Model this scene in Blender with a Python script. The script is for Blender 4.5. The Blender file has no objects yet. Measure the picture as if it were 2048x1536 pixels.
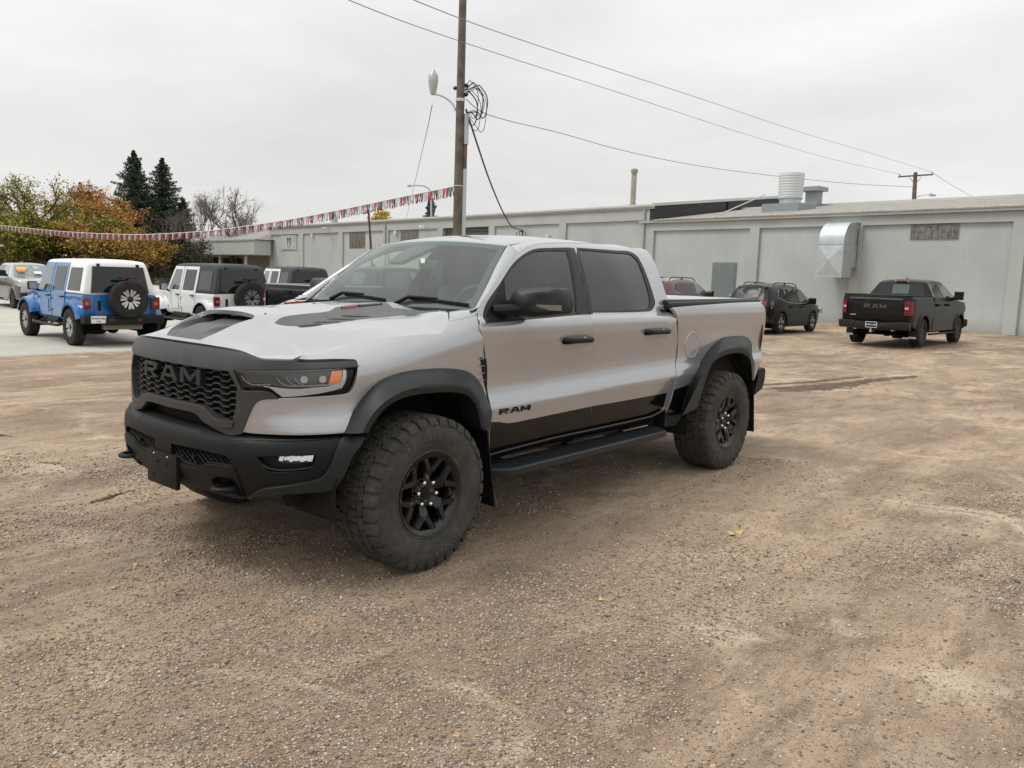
import bpy, bmesh, math, random
import numpy as np
from mathutils import Vector, Matrix, geometry
random.seed(7); np.random.seed(7)
sc = bpy.context.scene
COL = sc.collection
# ------------------------------------------------------------------ camera
CAM_F, CAM_P, YAW, PITCH, ROLL = 1645.03, (-3.1424, -4.3511, 1.6655), -0.86621, -0.1301, 0.03255
cd = bpy.data.cameras.new('camera'); cam = bpy.data.objects.new('camera', cd); COL.objects.link(cam)
cd.sensor_fit = 'HORIZONTAL'; cd.angle = 2*math.atan(1024/CAM_F); cd.clip_start = .05; cd.clip_end = 2000
def cam_axes():
    cy, sy, cp, sp = math.cos(YAW), math.sin(YAW), math.cos(PITCH), math.sin(PITCH)
    f = Vector((-sy*cp, cy*cp, sp)); r = Vector((cy, sy, 0)); u = r.cross(f)
    return r*math.cos(ROLL)+u*math.sin(ROLL), u*math.cos(ROLL)-r*math.sin(ROLL), f
_r, _u, _f = cam_axes()
cam.matrix_world = Matrix(((_r.x, _u.x, -_f.x, CAM_P[0]), (_r.y, _u.y, -_f.y, CAM_P[1]), (_r.z, _u.z, -_f.z, CAM_P[2]), (0, 0, 0, 1)))
sc.camera = cam
# ------------------------------------------------------------------ overcast daylight
SUN_EL, SUN_AZ = math.radians(56), math.radians(140)
w = bpy.data.worlds.new('World'); sc.world = w; w.use_nodes = True
nt = w.node_tree; N = nt.nodes; L = nt.links; N.clear()
def wn(t, **k):
    n = N.new(t)
    for a, b in k.items(): setattr(n, a, b)
    return n
out = wn('ShaderNodeOutputWorld'); bg = wn('ShaderNodeBackground'); bg.inputs[1].default_value = .1
sky = wn('ShaderNodeTexSky'); sky.sky_type = 'NISHITA'; sky.sun_disc = False
sky.sun_elevation = SUN_EL; sky.sun_rotation = math.radians(90)-SUN_AZ; sky.dust_density = 3; sky.air_density = 1
tc = wn('ShaderNodeTexCoord'); sep = wn('ShaderNodeSeparateXYZ')
L.new(tc.outputs['Generated'], sep.inputs[0])
# overcast deck: brighter towards the zenith as an even cloud layer is, with faint soft cloud structure
mp = wn('ShaderNodeMapping'); mp.inputs['Scale'].default_value = (1.0, 1.0, 3.6)
L.new(tc.outputs['Generated'], mp.inputs[0])
nz = wn('ShaderNodeTexNoise'); nz.inputs['Scale'].default_value = 2.3; nz.inputs['Detail'].default_value = 5; nz.inputs['Roughness'].default_value = .52; nz.inputs['Distortion'].default_value = .35
L.new(mp.outputs[0], nz.inputs['Vector'])
nr = wn('ShaderNodeMapRange'); nr.inputs[1].default_value = .3; nr.inputs[2].default_value = .72; nr.inputs[3].default_value = .87; nr.inputs[4].default_value = 1.10
L.new(nz.outputs['Fac'], nr.inputs[0])
el = wn('ShaderNodeMapRange'); el.inputs[1].default_value = 0.0; el.inputs[2].default_value = 1.0; el.inputs[3].default_value = 7.3; el.inputs[4].default_value = 13.5
L.new(sep.outputs['Z'], el.inputs[0])
mu = wn('ShaderNodeMath', operation='MULTIPLY'); L.new(nr.outputs[0], mu.inputs[0]); L.new(el.outputs[0], mu.inputs[1])
tint = wn('ShaderNodeMix', data_type='RGBA', blend_type='MULTIPLY'); tint.inputs[0].default_value = 1
L.new(mu.outputs[0], tint.inputs[6]); tint.inputs[7].default_value = (1.0, 1.0, .985, 1)
mix = wn('ShaderNodeMix', data_type='RGBA'); mix.inputs[0].default_value = .94
L.new(sky.outputs[0], mix.inputs[6]); L.new(tint.outputs[2], mix.inputs[7])
L.new(mix.outputs[2], bg.inputs[0]); L.new(bg.outputs[0], out.inputs[0])
sd = bpy.data.lights.new('sun', 'SUN'); sun = bpy.data.objects.new('sun', sd); COL.objects.link(sun)
sd.energy = 1.5; sd.angle = math.radians(19); sd.color = (1, .97, .92)
_sd = Vector((math.cos(SUN_EL)*math.cos(SUN_AZ), math.cos(SUN_EL)*math.sin(SUN_AZ), math.sin(SUN_EL)))
sun.rotation_euler = _sd.to_track_quat('Z', 'Y').to_euler()
vs = sc.view_settings; vs.view_transform = 'Standard'; vs.look = 'None'; vs.gamma = 1; vs.exposure = .10; vs.use_curve_mapping = False
sc.render.engine = 'CYCLES'; sc.cycles.max_bounces = 8; sc.cycles.transparent_max_bounces = 12; sc.cycles.use_denoising = True
sc.cycles.sample_clamp_indirect = 6

# ------------------------------------------------------------------ body surfaces of the silver pickup
def _cr(xs, ys):
    """monotone-ish cubic (Catmull-Rom finite difference) interpolator"""
    xs=np.array(xs,float); ys=np.array(ys,float)
    h=np.diff(xs); d=np.diff(ys)/h
    m=np.empty(len(xs)); m[0]=d[0]; m[-1]=d[-1]
    for i in range(1,len(xs)-1):
        if d[i-1]*d[i]<=0: m[i]=0
        else:
            w1=2*h[i]+h[i-1]; w2=h[i]+2*h[i-1]
            m[i]=(w1+w2)/(w1/d[i-1]+w2/d[i])
    def f(x):
        x=np.clip(np.asarray(x,float),xs[0],xs[-1])
        i=np.clip(np.searchsorted(xs,x,side='right')-1,0,len(xs)-2)
        t=(x-xs[i])/h[i]
        return ((2*t**3-3*t**2+1)*ys[i]+(t**3-2*t**2+t)*h[i]*m[i]+(-2*t**3+3*t**2)*ys[i+1]+(t**3-t**2)*h[i]*m[i+1])
    return f
def smooth(a,b,x):
    t=np.clip((np.asarray(x,float)-a)/(b-a),0,1); return t*t*(3-2*t)
# ---- plan outline of the nose (driver side, y negative) by arc length
_pl=np.array([(-.940,0),(-.936,.15),(-.922,.32),(-.900,.47),(-.868,.60),(-.815,.72),(-.735,.825),(-.620,.905),(-.480,.955),(-.320,.980),(-.15,.990),(.05,.993),(.3,.990),(.7,.985)])
_sl=np.concatenate([[0],np.cumsum(np.hypot(*np.diff(_pl,axis=0).T))])
def _natural(xs,ys):
    n=len(xs); h=np.diff(xs); A=np.zeros((n,n)); b=np.zeros(n); A[0,0]=A[-1,-1]=1
    for i in range(1,n-1):
        A[i,i-1]=h[i-1];A[i,i]=2*(h[i-1]+h[i]);A[i,i+1]=h[i]
        b[i]=6*((ys[i+1]-ys[i])/h[i]-(ys[i]-ys[i-1])/h[i-1])
    M=np.linalg.solve(A,b)
    def f(x):
        x=np.clip(np.asarray(x,float),xs[0],xs[-1]); i=np.clip(np.searchsorted(xs,x,side='right')-1,0,n-2)
        a=xs[i+1]-x; c=x-xs[i]
        return M[i]*a**3/(6*h[i])+M[i+1]*c**3/(6*h[i])+(ys[i]/h[i]-M[i]*h[i]/6)*a+(ys[i+1]/h[i]-M[i+1]*h[i]/6)*c
    return f
_px=_natural(_sl,_pl[:,0]); _py=_natural(_sl,_pl[:,1])
def plan(s):
    e=1e-3; a=np.abs(s); x=_px(a); y=_py(a)
    dx=(_px(a+e)-_px(np.maximum(a-e,0)));dy=(_py(a+e)-_py(np.maximum(a-e,0))); n=np.hypot(dx,dy)+1e-12
    nx,ny=-dy/n,dx/n
    sg=np.where(np.asarray(s)<0,-1.,1.)   # s>0 : driver side (y<0)
    return x,-y*sg,nx,-ny*sg
catch=_cr([-.6,.9,1.7,2.8,4.9],[.84,.85,.873,.897,.93])      # height of the lower door crease
def prof_side(x,z):
    zc=catch(x); k=z-zc
    f=_cr([-.6,-.30,-.06,-.012,.02,.09,.16,.30,.42,.52,.60,.7],[-.10,-.045,-.004,.004,-.004,-.030,-.036,-.024,-.008,-.002,-.010,-.03])
    return f(k)
_pf=_cr([.4,.7,.82,.95,1.14,1.19,1.25,1.4],[-.05,-.01,-.004,0,-.004,-.02,-.055,-.2])
def hip(x,z,xc,w,a):
    return a*np.exp(-((x-xc)/w)**2)*smooth(1.38,1.05,z)
_z0=_cr([-.95,-.6,-.3,0,.3,.6],[1.075,1.085,1.135,1.20,1.25,1.28])
_rz=_cr([-.95,-.6,-.3,0,.3,.6],[.15,.155,.165,.17,.165,.23])
_rw=_cr([-.95,-.6,-.3,0,.3,.6],[.13,.16,.19,.20,.17,.16])
def nose(s,t,off=0.):
    s=np.asarray(s,float);t=np.asarray(t,float)
    x,y,nx,ny=plan(s); wf=1-smooth(.55,1.15,np.abs(s))
    z0=_z0(x);rz=_rz(x);rw=_rw(x)
    # front part keeps a plain profile, side part rolls over
    ws=smooth(.78,1.0,np.abs(s))
    dd=t-z0; tt=.5*(dd+np.sqrt(dd*dd+.0016)); ph=np.minimum(tt/rz,1.5)
    zs=t-tt+rz*np.sin(ph); ins=rw*(1-np.cos(ph))
    d_side=prof_side(x,t-tt)+hip(x,t,.0,.55,.03)
    # the cheek under the lamp is scooped
    a=wf*_pf(t)+(1-wf)*d_side - ws*ins
    z=ws*zs+(1-ws)*t
    a=a+off
    return np.stack([x+nx*a,y+ny*a,z],-1)
def bedside(x,z,off=0.): return side(x,z,off,1.)
def side(x,z,off=0.,bed=0.):
    x=np.asarray(x,float);z=np.asarray(z,float)
    body=.985+prof_side(x,np.minimum(z,1.4))+hip(x,z,3.70,.62,.035)*smooth(2.75,3.0,x)*bed
    belt=_cr([1.30,1.36,1.395,1.41],[0,-.006,-.022,-.034])(z)
    bedtop=_cr([1.30,1.42,1.47,1.50,1.52],[0,-.004,-.014,-.035,-.07])(z)
    gh=_cr([1.395,1.42,1.55,1.70,1.83,1.90,1.94,1.96],[0,-.012,-.070,-.145,-.222,-.278,-.335,-.39])(z)
    y=body+(1-bed)*(belt+gh)+bed*bedtop
    y=y-.35*np.maximum(x-4.60,0)**2*1.6 -.02*smooth(2.2,2.75,x)*(1-bed)*smooth(1.35,1.45,z)
    return np.stack([x+0*y,-(y+off),z+0*y],-1)
_hb=_cr([-1.0,-.93,-.88,-.82,-.7,-.55,-.3,0,.3,.6,.8],[1.205,1.235,1.278,1.318,1.362,1.402,1.430,1.450,1.464,1.472,1.476])
_fl=_cr([0,.12,.24,.30,.36,.50,.70,.82,.95],[0,.001,.009,.018,.032,.066,.080,.103,.138])
_sc=_cr([-.95,-.86,-.7,-.3,.3,.6],[.25,.55,1.0,1.0,.75,.5])
_HL=np.array([[0.9349, 1.2567], [1.2089, 1.3394], [1.3196, 1.3273], [1.4933, 1.329], [1.676, 1.3292], [1.8389, 1.3317], [1.8864, 1.3521], [1.9496, 1.4094], [2.0264, 1.5152]])
_h3=nose(_HL[:,0],_HL[:,1])
_hx=np.concatenate([[-.9,-.8,-.70],_h3[:,0],[.5]]); _shy=_cr(_hx,np.concatenate([[.72,.745,.765],-_h3[:,1],[.76]])); _shz=_cr(_hx,np.concatenate([[1.232,1.225,1.220],_h3[:,2],[1.445]]))
_ht=_cr([0,.20,.4,.5342,.6337,.7078,.7277,.8926],[1.243,1.2425,1.239,1.2343,1.2205,1.2042,1.2035,1.2057])
_hs=np.linspace(0,.90,46); _f3=nose(_hs,_ht(_hs),-.002); _fy=-_f3[:,1]; _fy[0]=0
_hfx=lambda y: np.interp(y,_fy,_f3[:,0]); _hfz=lambda y: np.interp(y,_fy,_f3[:,2]+.010)
def hood(x,y,off=0.):
    x=np.asarray(x,float);ay=np.abs(y)
    fall=_fl(ay)
    sc=_sc(x)
    z=_hb(x)-fall*sc
    def conf(x,z):
        ys=_shy(x); ze=_hb(x)-_fl(ys)*_sc(x)
        return z+(_shz(x)-ze)*smooth(0,1,(ay-(ys-.34))/.34)
    z=conf(x,z); xf=_hfx(ay); zf=conf(xf,_hb(xf)-fall*_sc(xf))
    z=z+(_hfz(ay)-zf)*(1-smooth(0,.22,x-xf))+off
    z=z+.020*np.exp(-((x+.50)/.20)**2)*smooth(.40,.22,ay)
    return np.stack([x+0*z,y+0*z,z],-1)
_rf=_cr([1.0,1.10,1.25,1.5,1.8,2.2,2.5,2.65,2.75],[1.86,1.905,1.940,1.966,1.978,1.975,1.958,1.94,1.91])
def roof(x,y,off=0.):
    ay=np.abs(y); z=_rf(x)-.035*(ay/.6)**2-.05*smooth(.5,.72,ay)+off
    return np.stack([x+0*z,y+0*z,z],-1)
# windscreen: ruled and bowed sheet. u -1..1 across (driver = +1 -> y<0), v 0..1 up
def wind(u,v,off=0.):
    u=np.asarray(u,float);v=np.asarray(v,float)
    hw=.845+(.655-.845)*v
    x0=.555+.05*u*u; x1=1.06+.045*u*u
    z0=1.455+0*u; z1=1.905-.032*u*u
    x=x0+(x1-x0)*v; z=z0+(z1-z0)*v+.018*np.sin(np.pi*v)
    return np.stack([x,-hw*u,z+off],-1)
_pb=_cr([.36,.44,.52,.62,.70,.755,.785,.81,.83,.86],[-.10,-.03,.02,.044,.050,.046,.034,.010,-.02,-.08])
def bump(s,t,off=0.):
    x,y,nx,ny=plan(s); a=_pb(t)+off
    return np.stack([x+nx*a,y+ny*a,np.asarray(t,float)+0*x],-1)
SURF=dict(bump=bump,bedside=bedside,nose=nose,side=side,hood=hood,roof=roof,wind=wind)

# outlines of its panels on those surfaces
TR = {
'header':[(0,1.243),(0.5342,1.2343),(0.6337,1.2205),(0.7078,1.2018),(0.7276,1.2026),(0.8924,1.2062),(1.1794,1.2061),(1.2326,1.2043),(1.244,1.191),(1.2401,1.1711),(1.1689,1.1696),(1.0468,1.1682),(0.7743,1.1582),(0.5542,1.1452),(0.3405,1.1444),(0,1.148)],
'lamp_housing':[(0.5542,1.1448),(0.7743,1.1589),(1.1688,1.1688),(1.2403,1.1719),(1.2311,1.1365),(1.2148,1.087),(1.1992,1.0488),(1.1786,1.0362),(0.9601,1.0213),(0.813,1.0115),(0.7752,1.0366),(0.7365,1.0443),(0.6109,1.0381),(0.604,1.0527)],
'lamp_lens':[(0.562,1.1417),(0.7746,1.1553),(1.1678,1.1645),(1.1781,1.1503),(1.1696,1.0968),(1.1497,1.0571),(1.0806,1.0434),(0.9601,1.027),(0.83,1.0176),(0.7981,1.0412),(0.7677,1.0663),(0.7327,1.0685),(0.6154,1.0611),(0.5894,1.1118)],
'lamp_window':[(0.5959,1.1349),(0.7751,1.1461),(1.1454,1.1535),(1.1527,1.1435),(1.1456,1.1131),(1.132,1.0868),(1.0721,1.0729),(1.002,1.068),(0.9261,1.0608),(0.851,1.062),(0.8058,1.0715),(0.7367,1.0837),(0.6243,1.0806)],
'amber':[(1.1004,1.1492),(1.155,1.1504),(1.1476,1.113),(1.1321,1.0849),(1.104,1.0756),(1.0753,1.0743)],
'lamp_bezel':[(0.7327,1.0685),(0.7754,1.0659),(0.8509,1.0594),(0.9261,1.0585),(1.002,1.0642),(1.0801,1.0695),(1.1361,1.0828),(1.1529,1.1128),(1.1618,1.1548),(1.1744,1.1524),(1.1667,1.0969),(1.1468,1.0611),(1.0805,1.0465),(0.9601,1.0301),(0.8319,1.0202),(0.7981,1.0442),(0.7677,1.0645)],
'cheek':[(0.6114,0.8264),(0.6631,0.9361),(0.6883,0.9794),(0.7186,0.9993),(0.775,1.0091),(0.9601,1.0183),(1.1788,1.0284),(1.2036,1.0446),(1.2214,1.0788),(1.2331,1.1248),(1.2432,1.1701),(1.2617,1.1723),(1.2962,1.1396),(1.3562,1.0944),(1.3629,1.0804),(1.246,0.9805),(1.1443,0.8295),(1.0335,0.8286),(0.9264,0.8275),(0.7784,0.8269),(0.6751,0.8248)],
'fender':[(1.2426,1.1743),(1.2492,1.2001),(1.2404,1.2109),(1.0948,1.2263),(0.9173,1.2259),(0.9349,1.2581),(1.212,1.3424),(1.3222,1.3289),(1.4957,1.3298),(1.6787,1.3298),(1.8418,1.3321),(1.8892,1.3526),(1.9526,1.4106),(2.1732,1.4418),(2.1591,1.371),(2.1752,1.3012),(2.1861,1.2412),(2.1886,1.212),(2.2243,1.0944),(2.2519,0.9549),(2.2221,0.8138),(2.2478,0.7397),(2.2547,0.7388),(2.2263,0.8959),(2.1726,1.0057),(2.069,1.0826),(1.9425,1.1142),(1.7137,1.1299),(1.5132,1.1219),(1.3629,1.0804),(1.2962,1.1396),(1.2617,1.1723)],
'fender_vent':[(2.1662,1.1694),(2.2153,1.1603),(2.2403,1.0508),(2.2388,0.8947),(2.2426,0.9453),(2.2103,1.0426)],
'hood_line':[(0.9349,1.2581),(1.212,1.3424),(1.3222,1.3289),(1.4957,1.3298),(1.6787,1.3298),(1.8418,1.3321),(1.8892,1.3526),(1.9526,1.4106),(2.0298,1.5184)],
'flare_f':[(2.2547,0.7388),(2.2263,0.8959),(2.1726,1.0057),(2.069,1.0826),(1.9425,1.1142),(1.7137,1.1299),(1.5132,1.1219),(1.3629,1.0804),(1.246,0.9805),(1.1443,0.8295)],
'hood_front':[(-0.8375,0.5679),(-0.8466,-0.5247),(-0.8314,-0.6228),(-0.9531,-0.9011),(-0.9076,-0.8716),(-0.8592,-0.922),(-0.8727,-1)],
'scoop_out':[(-0.814,0.2676),(-0.8359,0.1605),(-0.8283,-0.1416),(-0.7916,-0.1841),(-0.7025,-0.2355),(-0.5646,-0.2481)],
'hvent':[(-0.5262,-0.3878),(-0.4459,-0.3434),(-0.2908,-0.3281),(-0.1116,-0.3197),(0.0165,-0.2368),(0.2115,-0.1923),(0.4464,-0.1924),(0.3496,-0.3615),(0.4203,-0.4212),(0.3859,-0.7406),(0.3672,-0.57),(-0.0463,-0.513),(-0.2665,-0.5261),(-0.4034,-0.487),(-0.5054,-0.4315)],
'badge':[(0.0148,-0.3062),(0.3421,-0.2661),(0.3099,-0.3039),(-0.0068,-0.3339)],
'slats':[(-0.4711,-0.3996),(-0.3861,-0.4533),(-0.3621,-0.4007),(-0.2575,-0.4778),(-0.2492,-0.4019),(-0.1621,-0.4792),(-0.1447,-0.4012),(-0.0271,-0.5073)],
'bumper':[(0,0.805),(0.2849,0.8055),(0.3221,0.8019),(0.3552,0.7794),(0.4519,0.777),(0.5274,0.7835),(0.6157,0.7984),(0.658,0.8004),(0.8108,0.8068),(0.9521,0.8078),(1.1261,0.809),(1.1216,0.7932),(1.0943,0.734),(1.0728,0.6706),(1.0492,0.6294),(1.0153,0.5964),(0.8842,0.5677),(0.7394,0.5379),(0.6515,0.4886),(0.615,0.4706),(0.5125,0.4692),(0.3731,0.4679),(0.1389,0.474),(0,0.465)],
'mesh_open':[(0.087,0.7018),(0.3615,0.7096),(0.551,0.7034),(0.5991,0.6555),(0.4145,0.6463),(0.3571,0.6192),(0.197,0.6214),(0.1727,0.6379),(0.0846,0.6376)],
'valance':[(0,0.6),(0.1848,0.6007),(0.3483,0.6056),(0.4073,0.6372),(0.5939,0.647),(0.6122,0.61),(0.6336,0.4875),(0.5859,0.4706),(0.4334,0.4752),(0.4254,0.5229),(0.3676,0.5254),(0.1389,0.474),(0,0.455)],
'hook_open':[(0.4308,0.5576),(0.4743,0.5813),(0.5906,0.587),(0.6177,0.5458),(0.6347,0.4945),(0.594,0.4836),(0.4425,0.4862),(0.4316,0.524)],
'fog_open':[(0.7224,0.7157),(0.821,0.7295),(0.9935,0.7318),(0.9967,0.7109),(0.9803,0.6658),(0.9639,0.6491),(0.7924,0.6384),(0.7751,0.6451)],
'fog_lamp':[(0.8294,0.7224),(0.8862,0.7272),(0.9753,0.7278),(0.9752,0.7026),(0.9442,0.6944),(0.8377,0.6945)],
'flare_low':[(1.1355,0.8128),(1.2533,0.803),(1.1712,0.7168),(1.1329,0.6274),(1.0951,0.5508),(1.0506,0.5351),(0.8863,0.5307),(0.7921,0.5128),(0.676,0.4986),(0.7547,0.5476),(0.8878,0.5761),(1.0102,0.6045),(1.0422,0.6372),(1.0647,0.678),(1.0853,0.7408),(1.1126,0.7986)],
'grille_open':[(0,1.148),(0.3269,1.1425),(0.5417,1.1467),(0.5647,1.1024),(0.6039,1.0374),(0.5905,1.0159),(0.5902,0.9664),(0.5681,0.8798),(0.5354,0.8453),(0.3706,0.8352),(0.3278,0.8398),(0.2477,0.8856),(0.143,0.8847),(0,0.835)],
'grille_mesh':[(0,1.148),(0.313,1.1405),(0.5318,1.1424),(0.5548,1.1006),(0.5904,1.0465),(0.5815,1.014),(0.5811,0.9643),(0.553,0.8768),(0.4318,0.871),(0.3628,0.9102),(0.3076,0.9275),(0.1291,0.9225),(0,0.925)],
'bar':[(0,0.925),(0.1634,0.9286),(0.3358,0.933),(0.3896,0.9157),(0.44,0.8844),(0.5728,0.8818),(0.5562,0.851),(0.5194,0.8411),(0.378,0.8375),(0.3362,0.8501),(0.263,0.8887),(0.1602,0.8879),(0,0.855)],
'surround':[(0.552,1.1457),(0.6063,1.0509),(0.6155,1.0384),(0.7326,1.0441),(0.7752,1.0366),(0.813,1.0115),(0.775,1.0091),(0.7206,1.0021),(0.6883,0.9794),(0.6631,0.9361),(0.6114,0.8264),(0.618,0.8209),(0.5223,0.8005),(0.3993,0.8027),(0.3389,0.8067),(0,0.8)],
'front_door':[(0.7104,1.5747),(0.9225,1.7107),(1.1196,1.8146),(1.3087,1.8777),(1.4805,1.9019),(1.8922,1.9275),(1.8148,1.8407),(1.7634,1.6758),(1.7004,1.4121),(1.7054,1.2628),(1.7578,1.0823),(1.7303,0.9087),(1.7351,0.7528),(1.7823,0.5432),(1.5055,0.5401),(1.0477,0.541),(0.8297,0.5476),(0.6798,0.5477),(0.6245,0.7394),(0.6244,0.9426),(0.5935,1.1282),(0.551,1.2519),(0.5103,1.3425),(0.5334,1.4087),(0.5596,1.4712)],
'front_hole':[(0.5706,1.3722),(0.5768,1.4176),(0.6437,1.4952),(0.8226,1.6142),(1.0241,1.7451),(1.1898,1.8175),(1.3466,1.8606),(1.5462,1.8777),(1.7996,1.892),(1.7552,1.78),(1.6879,1.4145),(1.0562,1.3925)],
'front_glass':[(0.6257,1.3926),(0.6411,1.4258),(0.8932,1.6477),(1.1014,1.7666),(1.2879,1.8357),(1.4104,1.8545),(1.7305,1.8688),(1.5667,1.4244),(1.0873,1.4043)],
'sail':[(0.6006,1.3884),(0.6146,1.4263),(0.6953,1.4897),(0.8887,1.6478),(0.8364,1.5145),(0.7729,1.3997)],
'bpillar':[(1.7584,1.883),(1.8313,1.8887),(1.811,1.842),(1.7595,1.676),(1.6975,1.413),(1.5578,1.4186)],
'rear_door':[(1.8922,1.9275),(1.8148,1.8407),(1.7634,1.6758),(1.7004,1.4121),(1.7054,1.2628),(1.7578,1.0823),(1.7303,0.9087),(1.7351,0.7528),(1.7823,0.5432),(2.6103,0.5543),(2.7332,0.5681),(2.8128,0.6433),(2.8092,0.7825),(2.8279,0.9562),(2.8201,1.1574),(2.7476,1.3468),(2.7934,1.5651),(2.7926,1.7352),(2.7896,1.8669),(2.7381,1.9282),(2.5302,1.9446),(2.2721,1.9419)],
'rear_hole':[(1.875,1.895),(2.4205,1.8983),(2.6394,1.8975),(2.7156,1.8575),(2.7202,1.7465),(2.7067,1.5517),(2.6978,1.4873),(2.6171,1.4393),(2.5087,1.4231),(1.722,1.424),(1.785,1.67),(1.832,1.83)],
'rear_glass':[(1.88,1.885),(2.4156,1.8815),(2.6167,1.877),(2.6806,1.8299),(2.6735,1.7061),(2.6349,1.5127),(2.5677,1.4519),(2.4638,1.438),(1.735,1.435),(1.79,1.67),(1.838,1.82)],
'cab_corner':[(2.7381,1.9282),(2.7896,1.8669),(2.7926,1.7352),(2.7934,1.5651),(2.7476,1.3468),(2.8201,1.1574),(2.8279,0.9562),(2.8092,0.7825),(2.8128,0.6433),(2.7332,0.5681),(2.8532,0.597),(2.927,0.7444),(2.9448,0.9491),(2.9618,1.1516),(2.8891,1.3306),(2.9282,1.4338),(2.9039,1.4866),(2.9103,1.6186),(2.9332,1.8322),(2.9358,1.9198),(2.8822,1.9349)],
'seam_f':[(0.5596,1.4712),(0.7104,1.5747),(0.9225,1.7107),(1.1196,1.8146),(1.3087,1.8777),(1.4805,1.9019),(1.8922,1.9275)],
'seam_r':[(1.8922,1.9275),(2.2721,1.9419),(2.5302,1.9446),(2.7381,1.9282),(2.7896,1.8669),(2.7926,1.7352),(2.7934,1.5651)],
'black_f':[(0.6177,0.7595),(0.7149,0.7502),(0.8143,0.731),(0.995,0.7318),(1.3479,0.7401),(1.7337,0.7483),(1.7793,0.5439),(1.5025,0.5408),(1.0451,0.5417),(0.8272,0.5483),(0.6774,0.5484)],
'black_r':[(1.7375,0.7491),(2.2884,0.7492),(2.8171,0.7544),(2.8091,0.6439),(2.7295,0.5688),(2.6067,0.555),(1.7793,0.5439)],
'handle_f':[(1.3748,1.2628),(1.6631,1.2701),(1.6783,1.2167),(1.3866,1.2171)],
'handle_r':[(2.4274,1.2961),(2.7147,1.2976),(2.7429,1.2409),(2.4469,1.2376)],
'badge_door':[(0.7005,0.832),(0.999,0.8338),(1.0067,0.8053),(0.7085,0.7993)],
'bed':[(2.8069,1.4542),(4.5282,1.4968),(4.5794,1.4633),(4.6316,1.4061),(4.6759,1.1987),(4.6412,1.0089),(4.6254,0.9946),(4.5525,0.8981),(4.5381,0.8336),(4.4992,0.7185),(4.4282,0.8023),(4.3687,0.9587),(4.3775,1.0821),(4.3002,1.1457),(4.1756,1.1752),(3.911,1.1848),(3.698,1.1688),(3.5097,1.0949),(3.3507,0.9886),(3.1757,0.8433),(3.1044,0.5502),(2.8644,0.5658),(2.8945,0.6418),(2.9173,0.7745),(2.9247,0.9069),(2.9746,1.0756),(2.923,1.3173),(2.8803,1.3986)],
'bed_black':[(2.9161,0.7693),(3.1683,0.8005),(3.1008,0.5509),(2.8609,0.5664),(2.9071,0.6521)],
'flare_r':[(3.1044,0.5502),(3.1757,0.8433),(3.3507,0.9886),(3.5097,1.0949),(3.698,1.1688),(3.911,1.1848),(4.1756,1.1752),(4.3002,1.1457),(4.3775,1.0821),(4.3687,0.9587),(4.4598,0.7478)],
'fuel':[(3.1767,1.2281),(3.3257,1.1275),(3.2058,1.0315),(3.0664,1.1377)],
'tail':[(4.6487,1.3777),(4.6743,1.3284),(4.749,1.0067),(4.6412,1.0089),(4.6817,1.1724)],
'wsdet':[(-0.4147,0.6432),(-0.3518,0.8357),(0.0126,0.8861),(-0.2101,0.6404),(0.0415,0.6855),(0.0926,0.6868),(0.1436,0.6154),(0.0945,0.6137),(-0.5936,0.1357),(-0.1126,0.1439),(-0.0877,0.1115),(-0.5587,0.1012),(0.9058,0.0961),(1.0101,0.9926)],
}
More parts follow.
